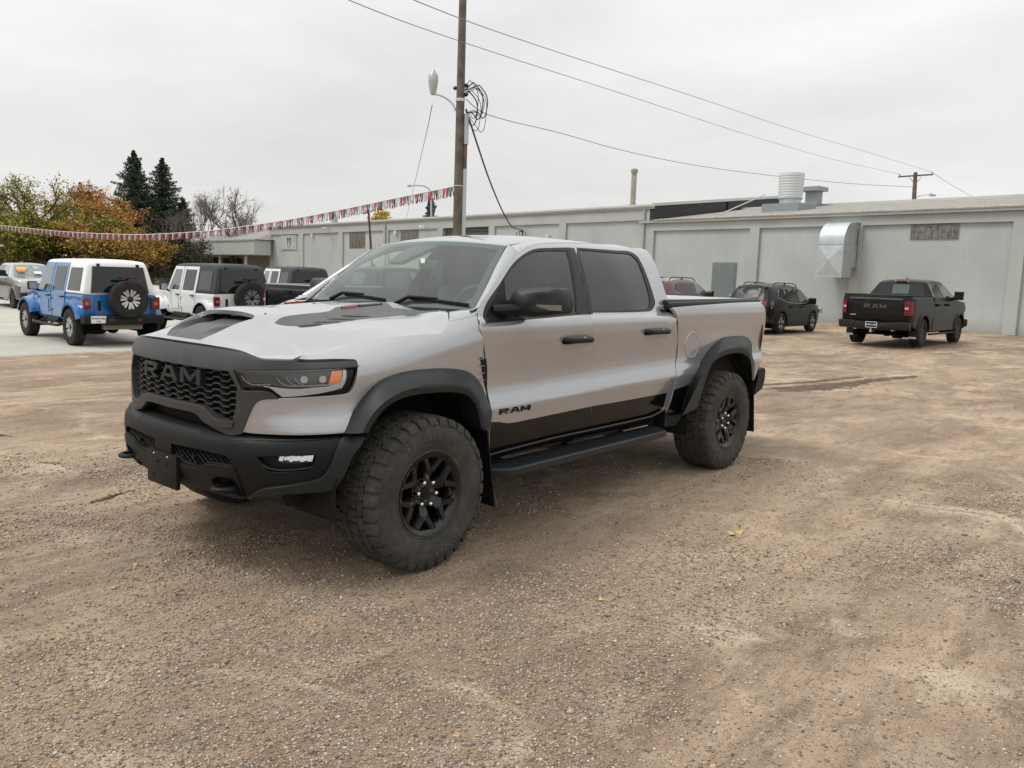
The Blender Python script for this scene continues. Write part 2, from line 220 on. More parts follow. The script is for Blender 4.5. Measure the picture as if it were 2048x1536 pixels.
T3 = {
'flare_f_crease':[(0.4759,-1.105,0.7366),(0.4558,-1.105,0.7494),(0.4145,-1.105,0.8462),(0.3517,-1.105,0.9534),(0.2777,-1.105,1.0176),(0.1658,-1.105,1.0432),(-0.0066,-1.105,1.0503),(-0.1815,-1.105,1.0462),(-0.3229,-1.105,1.0044),(-0.4243,-1.105,0.9381),(-0.4896,-1.105,0.8489)],
'flare_f_inner':[(0.452,-1.095,0.7432),(0.4213,-1.095,0.7624),(0.3798,-1.095,0.879),(0.3043,-1.095,0.9645),(0.1911,-1.095,0.9982),(-0.0089,-1.095,1.0117),(-0.1958,-1.095,1.005),(-0.3136,-1.095,0.9664),(-0.393,-1.095,0.9049),(-0.4427,-1.095,0.8415)],
'flare_r_crease':[(2.8453,-1.105,0.5795),(3.0316,-1.105,0.7688),(3.1913,-1.105,0.9501),(3.3228,-1.105,1.0261),(3.462,-1.105,1.0731),(3.6604,-1.105,1.0948),(3.8982,-1.105,1.09),(4.0074,-1.105,1.0551),(4.0742,-1.105,0.9853),(4.1206,-1.105,0.8729),(4.1482,-1.105,0.7728)],
'flare_r_inner':[(3.1159,-1.095,0.6104),(3.2265,-1.095,0.8296),(3.2858,-1.095,0.9151),(3.3481,-1.095,0.9844),(3.4889,-1.095,1.0253),(3.6881,-1.095,1.0473),(3.9005,-1.095,1.0391),(4.0299,-1.095,0.9989),(4.1044,-1.095,0.934),(4.1393,-1.095,0.8585),(4.1659,-1.095,0.7643)],
'board_top_outer':[(0.5457,-1.1,0.4886),(0.6838,-1.1,0.4677),(0.9261,-1.1,0.4567),(1.4644,-1.1,0.4664),(1.9586,-1.1,0.4693),(2.4467,-1.1,0.4742),(2.5951,-1.1,0.4953),(2.6309,-1.1,0.5188)],
'board_top_inner':[(0.6991,-0.93,0.4717),(1.0306,-0.93,0.4738),(1.6996,-0.93,0.4809),(2.7763,-0.93,0.502)],
'rocker_line':[(0.6496,-0.955,0.5498),(0.7993,-0.955,0.5571),(1.312,-0.955,0.5745),(2.1717,-0.955,0.575),(2.6027,-0.955,0.5817),(2.6928,-0.955,0.5962)],
'flap_f':[(0.4304,-1.04,0.7119),(0.5136,-1.04,0.7066),(0.6115,-1.04,0.2364),(0.4479,-1.04,0.2631)],
'flap_r':[(4.19,-1.02,0.7482),(4.3501,-1.02,0.736),(4.459,-1.02,0.2512),(4.2514,-1.02,0.2701)],
'rbump':[(4.6819,-0.93,0.8453),(4.8571,-0.93,0.8237),(4.8878,-0.93,0.7389),(4.7672,-0.93,0.6149),(4.6234,-0.93,0.5548),(4.5781,-0.93,0.6829)],
'tonneau':[(3.7044,-0.388,1.52),(5.0108,-0.6477,1.52),(3.7764,-1.2283,1.52),(1.4508,-1.7189,1.52)],
'mirror':[(0.92,-0.7075,1.5096),(0.92,-0.9101,1.5182),(0.92,-0.9367,1.5693),(0.92,-0.9724,1.5922),(0.92,-1.2386,1.6028),(0.92,-1.2642,1.5842),(0.92,-1.2861,1.5223),(0.92,-1.2872,1.4625),(0.92,-1.2692,1.4465),(0.92,-1.1005,1.4159),(0.92,-0.9478,1.4105),(0.92,-0.8982,1.4108),(0.92,-0.8491,1.3859),(0.92,-0.7944,1.3795),(0.92,-0.7415,1.4149)],
'mirror_b':[(0.89,-1.0552,1.4631),(0.89,-1.0855,1.4952),(0.89,-1.3075,1.5114),(0.89,-1.3089,1.4833),(0.89,-1.1222,1.4665)],
'wipers':[(0.9112,1.1764,1.47),(0.7461,0.798,1.47),(0.8833,0.6916,1.47),(0.383,-0.4682,1.47),(0.8884,0.4675,1.47),(-0.0185,-0.941,1.47)],
}

# ------------------------------------------------------------------ materials
MATS = {}
def _noise_col(nt, col, amt, scale, detail=4, coord='Object'):
    tc = nt.nodes.new('ShaderNodeTexCoord'); nz = nt.nodes.new('ShaderNodeTexNoise')
    nz.inputs['Scale'].default_value = scale; nz.inputs['Detail'].default_value = detail
    nt.links.new(tc.outputs[coord], nz.inputs['Vector'])
    mr = nt.nodes.new('ShaderNodeMapRange'); mr.inputs[1].default_value = .3; mr.inputs[2].default_value = .7
    mr.inputs[3].default_value = 1-amt; mr.inputs[4].default_value = 1+amt
    nt.links.new(nz.outputs['Fac'], mr.inputs[0])
    mx = nt.nodes.new('ShaderNodeMix'); mx.data_type = 'RGBA'; mx.blend_type = 'MULTIPLY'; mx.inputs[0].default_value = 1
    mx.inputs[6].default_value = (*col, 1); nt.links.new(mr.outputs[0], mx.inputs[7])
    return mx.outputs[2], nz, tc
def mat(name, col=(.5,.5,.5), rough=.5, metal=0., coat=0., coat_rough=.03, spec=.5, var=0., vscale=8, bump=0., bscale=60, trans=0., alpha=1., emit=None, ior=1.45, dirt=None):
    if name in MATS: return MATS[name]
    m = bpy.data.materials.new(name); m.use_nodes = True; nt = m.node_tree; b = nt.nodes['Principled BSDF']
    b.inputs['Base Color'].default_value = (*col, 1); b.inputs['Roughness'].default_value = rough; b.inputs['Metallic'].default_value = metal
    b.inputs['Coat Weight'].default_value = coat; b.inputs['Coat Roughness'].default_value = coat_rough; b.inputs['Specular IOR Level'].default_value = spec
    b.inputs['Transmission Weight'].default_value = trans; b.inputs['Alpha'].default_value = alpha; b.inputs['IOR'].default_value = ior
    src = None
    if var: src, _, _ = _noise_col(nt, col, var, vscale)
    if dirt:      # (colour, amount, height below which dust collects)
        dc, amt, zt = dirt
        geo = nt.nodes.new('ShaderNodeTexCoord'); sp = nt.nodes.new('ShaderNodeSeparateXYZ'); nt.links.new(geo.outputs['Object'], sp.inputs[0])
        nz = nt.nodes.new('ShaderNodeTexNoise'); nz.inputs['Scale'].default_value = 9; nz.inputs['Detail'].default_value = 8; nz.inputs['Roughness'].default_value = .65
        nt.links.new(geo.outputs['Object'], nz.inputs['Vector'])
        mr = nt.nodes.new('ShaderNodeMapRange'); mr.inputs[1].default_value = zt; mr.inputs[2].default_value = zt-.5; mr.inputs[3].default_value = 0; mr.inputs[4].default_value = 1
        nt.links.new(sp.outputs['Z'], mr.inputs[0])
        m2 = nt.nodes.new('ShaderNodeMath'); m2.operation = 'MULTIPLY'; nt.links.new(mr.outputs[0], m2.inputs[0])
        mr2 = nt.nodes.new('ShaderNodeMapRange'); mr2.inputs[1].default_value = .38; mr2.inputs[2].default_value = .68; mr2.inputs[4].default_value = amt
        nt.links.new(nz.outputs['Fac'], mr2.inputs[0]); nt.links.new(mr2.outputs[0], m2.inputs[1])
        mx = nt.nodes.new('ShaderNodeMix'); mx.data_type = 'RGBA'; nt.links.new(m2.outputs[0], mx.inputs[0])
        if src: nt.links.new(src, mx.inputs[6])
        else: mx.inputs[6].default_value = (*col, 1)
        mx.inputs[7].default_value = (*dc, 1); src = mx.outputs[2]
        ra = nt.nodes.new('ShaderNodeMapRange'); ra.inputs[3].default_value = rough; ra.inputs[4].default_value = .85
        nt.links.new(m2.outputs[0], ra.inputs[0]); nt.links.new(ra.outputs[0], b.inputs['Roughness'])
    if src: nt.links.new(src, b.inputs['Base Color'])
    if bump:
        tc = nt.nodes.new('ShaderNodeTexCoord'); nz = nt.nodes.new('ShaderNodeTexNoise'); nz.inputs['Scale'].default_value = bscale; nz.inputs['Detail'].default_value = 3
        nt.links.new(tc.outputs['Object'], nz.inputs['Vector'])
        bp_ = nt.nodes.new('ShaderNodeBump'); bp_.inputs['Strength'].default_value = bump; bp_.inputs['Distance'].default_value = .01
        nt.links.new(nz.outputs['Fac'], bp_.inputs['Height']); nt.links.new(bp_.outputs[0], b.inputs['Normal'])
    if emit: b.inputs['Emission Color'].default_value = (*emit[0], 1); b.inputs['Emission Strength'].default_value = emit[1]
    MATS[name] = m; return m
def glass(name, tint=(.8,.9,.87), opacity=.15, rough=0.0, dust=.0):
    """thin pane: reflects by Fresnel, lets the rest through tinted"""
    if name in MATS: return MATS[name]
    m = bpy.data.materials.new(name); m.use_nodes = True; nt = m.node_tree; nt.nodes.clear()
    o = nt.nodes.new('ShaderNodeOutputMaterial'); tr = nt.nodes.new('ShaderNodeBsdfTransparent'); tr.inputs[0].default_value = (*[c*(1-opacity) for c in tint], 1)
    gl = nt.nodes.new('ShaderNodeBsdfGlossy'); gl.inputs['Roughness'].default_value = rough; gl.inputs[0].default_value = (.93,.97,.95,1)
    fr = nt.nodes.new('ShaderNodeLayerWeight'); fr.inputs['Blend'].default_value = .5
    pw = nt.nodes.new('ShaderNodeMath'); pw.operation = 'POWER'; pw.inputs[1].default_value = 4.2; nt.links.new(fr.outputs['Facing'], pw.inputs[0])
    mr = nt.nodes.new('ShaderNodeMapRange'); mr.inputs[3].default_value = .055; mr.inputs[4].default_value = 1.0
    nt.links.new(pw.outputs[0], mr.inputs[0])
    mx = nt.nodes.new('ShaderNodeMixShader'); nt.links.new(mr.outputs[0], mx.inputs[0]); nt.links.new(tr.outputs[0], mx.inputs[1]); nt.links.new(gl.outputs[0], mx.inputs[2])
    if dust:
        df = nt.nodes.new('ShaderNodeBsdfDiffuse'); df.inputs[0].default_value = (.5,.52,.50,1); m2 = nt.nodes.new('ShaderNodeMixShader'); m2.inputs[0].default_value = dust
        nt.links.new(mx.outputs[0], m2.inputs[1]); nt.links.new(df.outputs[0], m2.inputs[2]); mx = m2
    nt.links.new(mx.outputs[0], o.inputs[0]); MATS[name] = m; return m
# ------------------------------------------------------------------ object helpers
def link(o, parent=None):
    COL.objects.link(o)
    if parent is not None: o.parent = parent
    return o
def tag(o, label=None, cat=None, group=None, kind=None):
    if label: o['label'] = label
    if cat: o['category'] = cat
    if group: o['group'] = group
    if kind: o['kind'] = kind
    return o
def empty(name, loc=(0,0,0), rz=0., label=None, cat=None, group=None, scale=1.):
    o = bpy.data.objects.new(name, None); o.location = loc; o.rotation_euler = (0, 0, rz); o.scale = (scale,)*3
    COL.objects.link(o); return tag(o, label, cat, group)
def mesh_obj(name, V, F, m=None, parent=None, smooth=False, normals=None, mats=None, fm=None):
    me = bpy.data.meshes.new(name); me.from_pydata([tuple(map(float, v)) for v in V], [], [tuple(int(i) for i in f) for f in F])
    if mats:
        for q in mats: me.materials.append(q)
        if fm is not None: me.polygons.foreach_set('material_index', fm)
    elif m: me.materials.append(m)
    if smooth: me.polygons.foreach_set('use_smooth', [True]*len(me.polygons))
    me.update()
    if normals is not None: me.normals_split_custom_set_from_vertices([tuple(map(float, n)) for n in normals])
    return link(bpy.data.objects.new(name, me), parent)
class MB:
    """collects simple solids into one mesh"""
    def __init__(s): s.V = []; s.F = []
    def add(s, V, F):
        k = len(s.V); s.V += [tuple(map(float, v)) for v in V]; s.F += [tuple(int(i)+k for i in f) for f in F]; return s
    def box(s, a, b, bev=0.):
        x0,y0,z0 = a; x1,y1,z1 = b
        if bev <= 0:
            V = [(x,y,z) for x in (x0,x1) for y in (y0,y1) for z in (z0,z1)]
            return s.add(V, [(0,1,3,2),(4,6,7,5),(0,4,5,1),(2,3,7,6),(0,2,6,4),(1,5,7,3)])
        bm = bmesh.new(); bmesh.ops.create_cube(bm, size=1)
        for v in bm.verts: v.co = Vector(((x0+x1)/2+v.co.x*(x1-x0), (y0+y1)/2+v.co.y*(y1-y0), (z0+z1)/2+v.co.z*(z1-z0)))
        bmesh.ops.bevel(bm, geom=bm.edges[:], offset=min(bev, .49*min(abs(x1-x0),abs(y1-y0),abs(z1-z0))), segments=2, affect='EDGES', profile=.6)
        bm.verts.index_update(); s.add([v.co[:] for v in bm.verts], [[v.index for v in f.verts] for f in bm.faces]); bm.free(); return s
    def tube(s, pts, r, n=8, caps=True, flat=1.):
        pts = [Vector(p) for p in pts]; rs = r if hasattr(r, '__len__') else [r]*len(pts); k0 = len(s.V)
        up = Vector((0,0,1)); prev = None
        for i, p in enumerate(pts):
            d = (pts[min(i+1, len(pts)-1)]-pts[max(i-1, 0)]).normalized()
            if prev is None: a = d.cross(up if abs(d.z) < .95 else Vector((1,0,0))).normalized()
            else: a = (prev-d*prev.dot(d)).normalized()
            prev = a; b = d.cross(a)
            for j in range(n):
                t = 2*math.pi*j/n; s.V.append(tuple(p+a*math.cos(t)*rs[i]+b*math.sin(t)*rs[i]*flat))
        for i in range(len(pts)-1):
            for j in range(n):
                a0 = k0+i*n+j; a1 = k0+i*n+(j+1) % n; s.F.append((a0, a1, a1+n, a0+n))
        if caps: s.F.append(tuple(k0+j for j in range(n))[::-1]); s.F.append(tuple(k0+(len(pts)-1)*n+j for j in range(n)))
        return s
    def prism(s, poly, z0, z1, axis='z'):
        n = len(poly); f = {'z': lambda a,b,c:(a,b,c), 'y': lambda a,b,c:(a,c,b), 'x': lambda a,b,c:(c,a,b)}[axis]
        V = [f(a,b,z0) for a,b in poly]+[f(a,b,z1) for a,b in poly]
        return s.add(V, [tuple(range(n))[::-1], tuple(range(n,2*n))]+[(i,(i+1)%n,n+(i+1)%n,n+i) for i in range(n)])
    def lathe(s, prof, n=32, axis='y', c=(0,0,0), closed=False):
        """prof: (radius, height along axis)"""
        k0 = len(s.V); m = len(prof)
        for j in range(n):
            t = 2*math.pi*j/n; C, S = math.cos(t), math.sin(t)
            for r, h in prof:
                v = {'y': (r*C, h, r*S), 'z': (r*C, r*S, h), 'x': (h, r*C, r*S)}[axis]; s.V.append((c[0]+v[0], c[1]+v[1], c[2]+v[2]))
        for j in range(n):
            for i in range(m-(0 if closed else 1)):
                i2 = (i+1) % m; s.F.append((k0+j*m+i, k0+j*m+i2, k0+((j+1)%n)*m+i2, k0+((j+1)%n)*m+i))
        return s
    def obj(s, name, m=None, parent=None, smooth=False, angle=40, mirror=False):
        V, F = s.V, s.F
        if mirror: V = [(a,-b,c) for a,b,c in V]; F = [f[::-1] for f in F]
        o = mesh_obj(name, V, F, m, parent)
        bm = bmesh.new(); bm.from_mesh(o.data); bmesh.ops.recalc_face_normals(bm, faces=bm.faces[:])
        if smooth:
            for f in bm.faces: f.smooth = True
            for e in bm.edges:
                if len(e.link_faces) == 2 and e.calc_face_angle(0) > math.radians(angle): e.smooth = False
        bm.to_mesh(o.data); bm.free(); return o
def copy_tree(o, parent=None, depth=0):
    c = o.copy(); COL.objects.link(c)
    if parent is not None: c.parent = parent
    for ch in o.children: copy_tree(ch, c, depth+1)
    return c
_tx = {}
def text_mesh(txt, size=1., ext=.02, bold=0., shear=0., align='CENTER', space=1.):
    key = (txt, size, ext, bold, shear, align, space)
    if key not in _tx:
        cu = bpy.data.curves.new('lettering', 'FONT'); cu.body = txt; cu.size = size; cu.extrude = ext; cu.offset = bold; cu.shear = shear; cu.align_x = align; cu.align_y = 'CENTER'
        cu.space_character = space; cu.resolution_u = 3
        o = bpy.data.objects.new('lettering', cu); COL.objects.link(o); bpy.context.view_layer.update()
        dg = bpy.context.evaluated_depsgraph_get(); me = bpy.data.meshes.new_from_object(o.evaluated_get(dg))
        V = np.array([v.co[:] for v in me.vertices]).reshape(-1, 3); F = [list(p.vertices) for p in me.polygons]
        bpy.data.objects.remove(o); bpy.data.curves.remove(cu); bpy.data.meshes.remove(me); _tx[key] = (V, F)
    return _tx[key]
# block capitals RAM as plates: list of letters, each list of polygons in a unit box
RAM = [
 [[(0,0),(.20,0),(.20,1),(0,1)], [(.20,.74),(.70,.74),(.70,1),(.20,1)], [(.70,.42),(.93,.56),(.93,.88),(.80,1),(.70,1)], [(.20,.30),(.60,.30),(.78,.42),(.70,.56),(.20,.56)], [(.46,.30),(.60,.30),(.96,0),(.72,0)]],
 [[(0,0),(.21,0),(.50,1),(.33,1)], [(.33,1),(.67,1),(.60,.76),(.40,.76)], [(.67,1),(1,0),(.79,0),(.50,1)], [(.22,.20),(.78,.20),(.70,.42),(.30,.42)]],
 [[(0,0),(.20,0),(.20,1),(0,1)], [(.80,0),(1,0),(1,1),(.80,1)], [(.20,1),(.50,.42),(.50,.06),(.20,.62)], [(.80,1),(.50,.42),(.50,.06),(.80,.62)]]]
def letter_plates(W, H, gap=.05, shear=0.):
    """returns polygons for the three letters centred on 0"""
    lw = (W-2*gap*W)/3; o = []
    for k, let in enumerate(RAM):
        o.append([[(-W/2+k*(lw+gap*W)+a*lw+shear*b*H, (b-.5)*H) for a, b in poly] for poly in let])
    return o
# ------------------------------------------------------------------ surface panels
def resample(P, step, closed=True, corner=38):
    P = [np.array(p, float) for p in P]; n = len(P); out = []
    def ang(i):
        a = P[i]-P[i-1]; b = P[(i+1) % n]-P[i]; la, lb = np.linalg.norm(a), np.linalg.norm(b)
        if la < 1e-9 or lb < 1e-9: return 0
        return math.degrees(math.acos(np.clip(a@b/la/lb, -1, 1)))
    cor = [ang(i) > corner for i in range(n)]
    if not closed: cor[0] = cor[-1] = True
    for i in range(n if closed else n-1):
        p1, p2 = P[i], P[(i+1) % n]; l = np.linalg.norm(p2-p1)
        if l < 1e-7: continue
        p0 = p1-(p2-p1) if cor[i] else P[i-1]; p3 = p2+(p2-p1) if cor[(i+1) % n] else P[(i+2) % n]
        l0, l3 = max(np.linalg.norm(p1-p0), 1e-6), max(np.linalg.norm(p3-p2), 1e-6)
        u_ = lambda v: v/(np.linalg.norm(v)+1e-12)
        m1 = u_(p2-p0)*l if not cor[i] else (p2-p1); m2 = u_(p3-p1)*l if not cor[(i+1) % n] else (p2-p1)
        if cor[i] and not cor[(i+1) % n]: m1 = 1.5*(p2-p1)-.5*m2
        if cor[(i+1) % n] and not cor[i]: m2 = 1.5*(p2-p1)-.5*m1
        k = max(1, int(math.ceil(l/step)))
        for j in range(k):
            t = j/k; out.append((2*t**3-3*t**2+1)*p1+(t**3-2*t**2+t)*m1+(-2*t**3+3*t**2)*p2+(t**3-t**2)*m2)
    if not closed: out.append(P[-1])
    return np.array(out)
def area2(P): x, y = P[:,0], P[:,1]; return np.sum(x*np.roll(y,-1)-np.roll(x,-1)*y)/2
def inset(P, d):
    if area2(P) < 0: P = P[::-1]
    e = np.roll(P,-1,0)-P; e /= np.linalg.norm(e, axis=1)[:,None]+1e-12; nrm = np.stack([-e[:,1], e[:,0]], 1)
    m = nrm+np.roll(nrm,1,0); m /= np.maximum(np.sum(m*m, 1, keepdims=True)/2, .5)
    return P+m*d
def inside(P, q):
    x, y = q[:,0][:,None], q[:,1][:,None]; x0, y0 = P[:,0], P[:,1]; x1, y1 = np.roll(x0,-1), np.roll(y0,-1)
    c = ((y0 > y) != (y1 > y)) & (x < (x1-x0)*(y-y0)/(y1-y0+1e-15)+x0); return c.sum(1) % 2 == 1
def fill(outer, holes, res):
    lo, hi = outer.min(0), outer.max(0); gx = np.arange(lo[0]+res*.5, hi[0], res); gy = np.arange(lo[1]+res*.5, hi[1], res)
    G = np.array([(a, b) for a in gx for b in gy]).reshape(-1, 2); allb = np.concatenate([outer]+holes)
    if len(G):
        k = inside(outer, G)
        for h in holes: k &= ~inside(h, G)
        G = G[k]
    if len(G):
        d = np.min(np.hypot(G[:,0][:,None]-allb[:,0], G[:,1][:,None]-allb[:,1]), 1); G = G[d > res*.45]
    verts = [Vector(p) for p in allb]+[Vector(p) for p in G]; edges = []; k = 0
    for ring in [outer]+holes:
        n = len(ring); edges += [(k+i, k+(i+1) % n) for i in range(n)]; k += n
    co, ed, fa, ov, oe, of = geometry.delaunay_2d_cdt(verts, edges, [], 4 if holes else 1, 1e-7)
    V = np.array([c[:] for c in co]); F = []
    for f in fa:
        if len(f) == 3: F.append(tuple(f))
        else: F += [(f[0], f[i], f[i+1]) for i in range(1, len(f)-1)]
    # keep inside faces only
    if F:
        C = V[np.array(F)].mean(1); k = inside(outer, C)
        for h in holes: k &= ~inside(h, C)
        F = [f for f, q in zip(F, k) if q]
    F = [f if (V[f[1]][0]-V[f[0]][0])*(V[f[2]][1]-V[f[0]][1])-(V[f[1]][1]-V[f[0]][1])*(V[f[2]][0]-V[f[0]][0]) > 0 else f[::-1] for f in F]
    return V, F
def surf_norm(S, U, off, ref):
    e = 1.5e-3; a = S(U[:,0]+e, U[:,1], off)-S(U[:,0]-e, U[:,1], off); b = S(U[:,0], U[:,1]+e, off)-S(U[:,0], U[:,1]-e, off)
    n = np.cross(a, b); n /= np.linalg.norm(n, axis=1)[:,None]+1e-12
    return n
def panel(name, surf, outline, m, parent, off=0., holes=(), gap=.002, depth=.014, res=.035, step=.02, mirror=True, flip=False, both=None, corner=38, full=False, scale=(1,1), bev=.0022, smoothout=True):
    """a sheet cut from one of the body surfaces with rolled-in edges; mirror adds the other flank's twin"""
    S0 = SURF[surf]; sx, sy = scale; S = lambda u, v, o: S0(u/sx, v/sy, o)
    O = [(a*sx, b*sy) for a, b in outline]
    if full: O = O+[(-a, b) for a, b in O[::-1] if abs(a) > 1e-6]
    P = resample(O, step, corner=corner) if smoothout else np.array(O, float)
    P = inset(P, gap/2)
    H = []
    for h in holes:
        hh = [(a*sx, b*sy) for a, b in h]
        q = resample(hh, step, corner=corner); q = q if area2(q) > 0 else q[::-1]; H.append(q)
    U, F = fill(P, H, res); n = surf_norm(S, U, off, None); X = S(U[:,0], U[:,1], off)
    # orient outward: compare with the offset direction
    n = n*np.where(np.sum(n*(S(U[:,0], U[:,1], off+.01)-X), 1) < 0, -1, 1)[:,None]
    f0 = F[0]; fn = np.cross(X[f0[1]]-X[f0[0]], X[f0[2]]-X[f0[0]])
    if fn@n[f0[0]] < 0: F = [f[::-1] for f in F]
    V = list(X); Nn = list(n); FF = list(F)
    for ri, ring in enumerate([P]+H):
        Xr = S(ring[:,0], ring[:,1], off); nr = surf_norm(S, ring, off, None); nr = nr*np.where(np.sum(nr*(S(ring[:,0], ring[:,1], off+.01)-Xr), 1) < 0, -1, 1)[:,None]
        tg = np.roll(Xr,-1,0)-np.roll(Xr,1,0); tg /= np.linalg.norm(tg, axis=1)[:,None]+1e-12
        o_ = np.cross(tg, nr); cen = ring+0; e = inset(ring, .004) if True else ring
        Xi = S(e[:,0], e[:,1], off); s_ = -np.sign(np.sum((Xi-Xr)*o_, 1)); s_ = np.where(s_ == 0, 1, s_)
        s_ = np.full(len(ring), np.sign(s_.sum()) or 1)
        if ri: s_ = -s_
        o_ = o_*s_[:,None]
        rings = [(Xr, nr), (Xr+o_*bev*.7-nr*bev*.4, nr+o_), (Xr+o_*bev-nr*bev*1.6, o_), (Xr+o_*bev*.5-nr*depth, o_)]
        k = len(V); m_ = len(ring)
        for a, b in rings: V += list(a); Nn += list(b/np.linalg.norm(b, axis=1)[:,None])
        t_ = np.cross(Xr[1]-Xr[0], rings[3][0][0]-Xr[0])@o_[0]
        for r in range(3):
            for i in range(m_):
                j = (i+1) % m_; q = (k+r*m_+i, k+r*m_+j, k+(r+1)*m_+j, k+(r+1)*m_+i); FF.append(q if t_ > 0 else q[::-1])
    V = np.array(V); Nn = np.array(Nn)
    o = mesh_obj(name, V, FF, m, parent, True, Nn); res_ = [o]
    if mirror and not full:
        V2 = V*[1,-1,1]; N2 = Nn*[1,-1,1]; res_.append(mesh_obj(name, V2, [f[::-1] for f in FF], m, parent, True, N2))
    return res_
def strip(name, curves, m, parent, mirror=True, n=40, smooth=True, closed=False, thick=0):
    """lofted sheet through matching 3-D curves"""
    C = []
    for c in curves:
        c = np.array(c, float)
        if len(c) != n:
            l = np.concatenate([[0], np.cumsum(np.linalg.norm(np.diff(c, axis=0), axis=1))]); t = np.linspace(0, l[-1], n)
            c = np.stack([np.interp(t, l, c[:,k]) for k in range(3)], 1)
        C.append(c)
    k = len(C); V = np.concatenate(C); F = [(r*n+i, r*n+i+1, (r+1)*n+i+1, (r+1)*n+i) for r in range(k-1) for i in range(n-1)]
    out = []
    for mi in ([0, 1] if mirror else [0]):
        mb = MB(); mb.add(V*([1,-1,1] if mi else [1,1,1]), F); o = mb.obj(name, m, parent, smooth, 50); out.append(o)
        if thick:
            md = o.modifiers.new('thickness', 'SOLIDIFY'); md.thickness = thick; md.offset = 0
    return out
def c3(P, step=.02): return resample(P, step, closed=False, corner=60)

# ================================================================== GROUND
def vnoise(x, y, s, seed=0):
    """smooth value noise, roughly -1..1"""
    x = np.asarray(x)*s; y = np.asarray(y)*s; xi = np.floor(x).astype(int); yi = np.floor(y).astype(int); fx = x-xi; fy = y-yi; fx = fx*fx*(3-2*fx); fy = fy*fy*(3-2*fy)
    def h(a, b): v = np.sin(a*127.1+b*311.7+seed*74.7)*43758.5453; return (v-np.floor(v))*2-1
    return (h(xi,yi)*(1-fx)+h(xi+1,yi)*fx)*(1-fy)+(h(xi,yi+1)*(1-fx)+h(xi+1,yi+1)*fx)*fy
def lay_of_land(x, y):
    return -.165*smooth(6.0,12.3,y)*smooth(24,16,x)-.25*smooth(18,38,y)*smooth(30,14,x)
def relief(x, y):
    near = smooth(30, 12, np.hypot(np.asarray(x)+1, np.asarray(y)+1))
    calm = smooth(12.9, 12.2, y)
    z = .012*vnoise(x,y,.7,1)+.007*vnoise(x,y,1.9,2)+.0035*vnoise(x,y,5.5,3)+.0022*vnoise(x,y,14,4)+.0012*vnoise(x,y,31,5)
    c, s_ = math.cos(.10), math.sin(.10)
    for (o, w_) in ((-4.4,.16),(-2.6,.16),(2.2,.18),(4.6,.16),(6.9,.2)):
        v = (-np.asarray(x)*s_+np.asarray(y)*c-o+.25*vnoise(x,x*0,.12,7))/w_
        z = z-.007*np.exp(-v*v)+.004*np.exp(-(np.abs(v)-1.6)**2*3)
    # the truck stands on flat ground
    for wx in (0,3.686):
        for wy in (-.955,.955): z = z*(1-.85*np.exp(-((x-wx)**2+(y-wy)**2)/.12))
    return z*near*calm
PAD_Y = 12.95
def grid_sheet(name, xs, ys, m, f, parent=None):
    X, Y = np.meshgrid(xs, ys, indexing='ij'); Z = f(X, Y); nx, ny = X.shape
    me = bpy.data.meshes.new(name); me.vertices.add(nx*ny); me.vertices.foreach_set('co', np.stack([X,Y,Z],-1).ravel())
    i = np.arange((nx-1)*(ny-1)); a = (i//(ny-1))*ny+i % (ny-1); q = np.stack([a, a+ny, a+ny+1, a+1], 1).ravel()
    me.loops.add(len(q)); me.loops.foreach_set('vertex_index', q.astype(np.int32)); me.polygons.add(len(i)); me.polygons.foreach_set('loop_start', (i*4).astype(np.int32)); me.polygons.foreach_set('loop_total', np.full(len(i), 4, np.int32)); me.polygons.foreach_set('use_smooth', np.ones(len(i), bool))
    me.materials.append(m); me.update(calc_edges=True); me.validate(); return link(bpy.data.objects.new(name, me), parent)
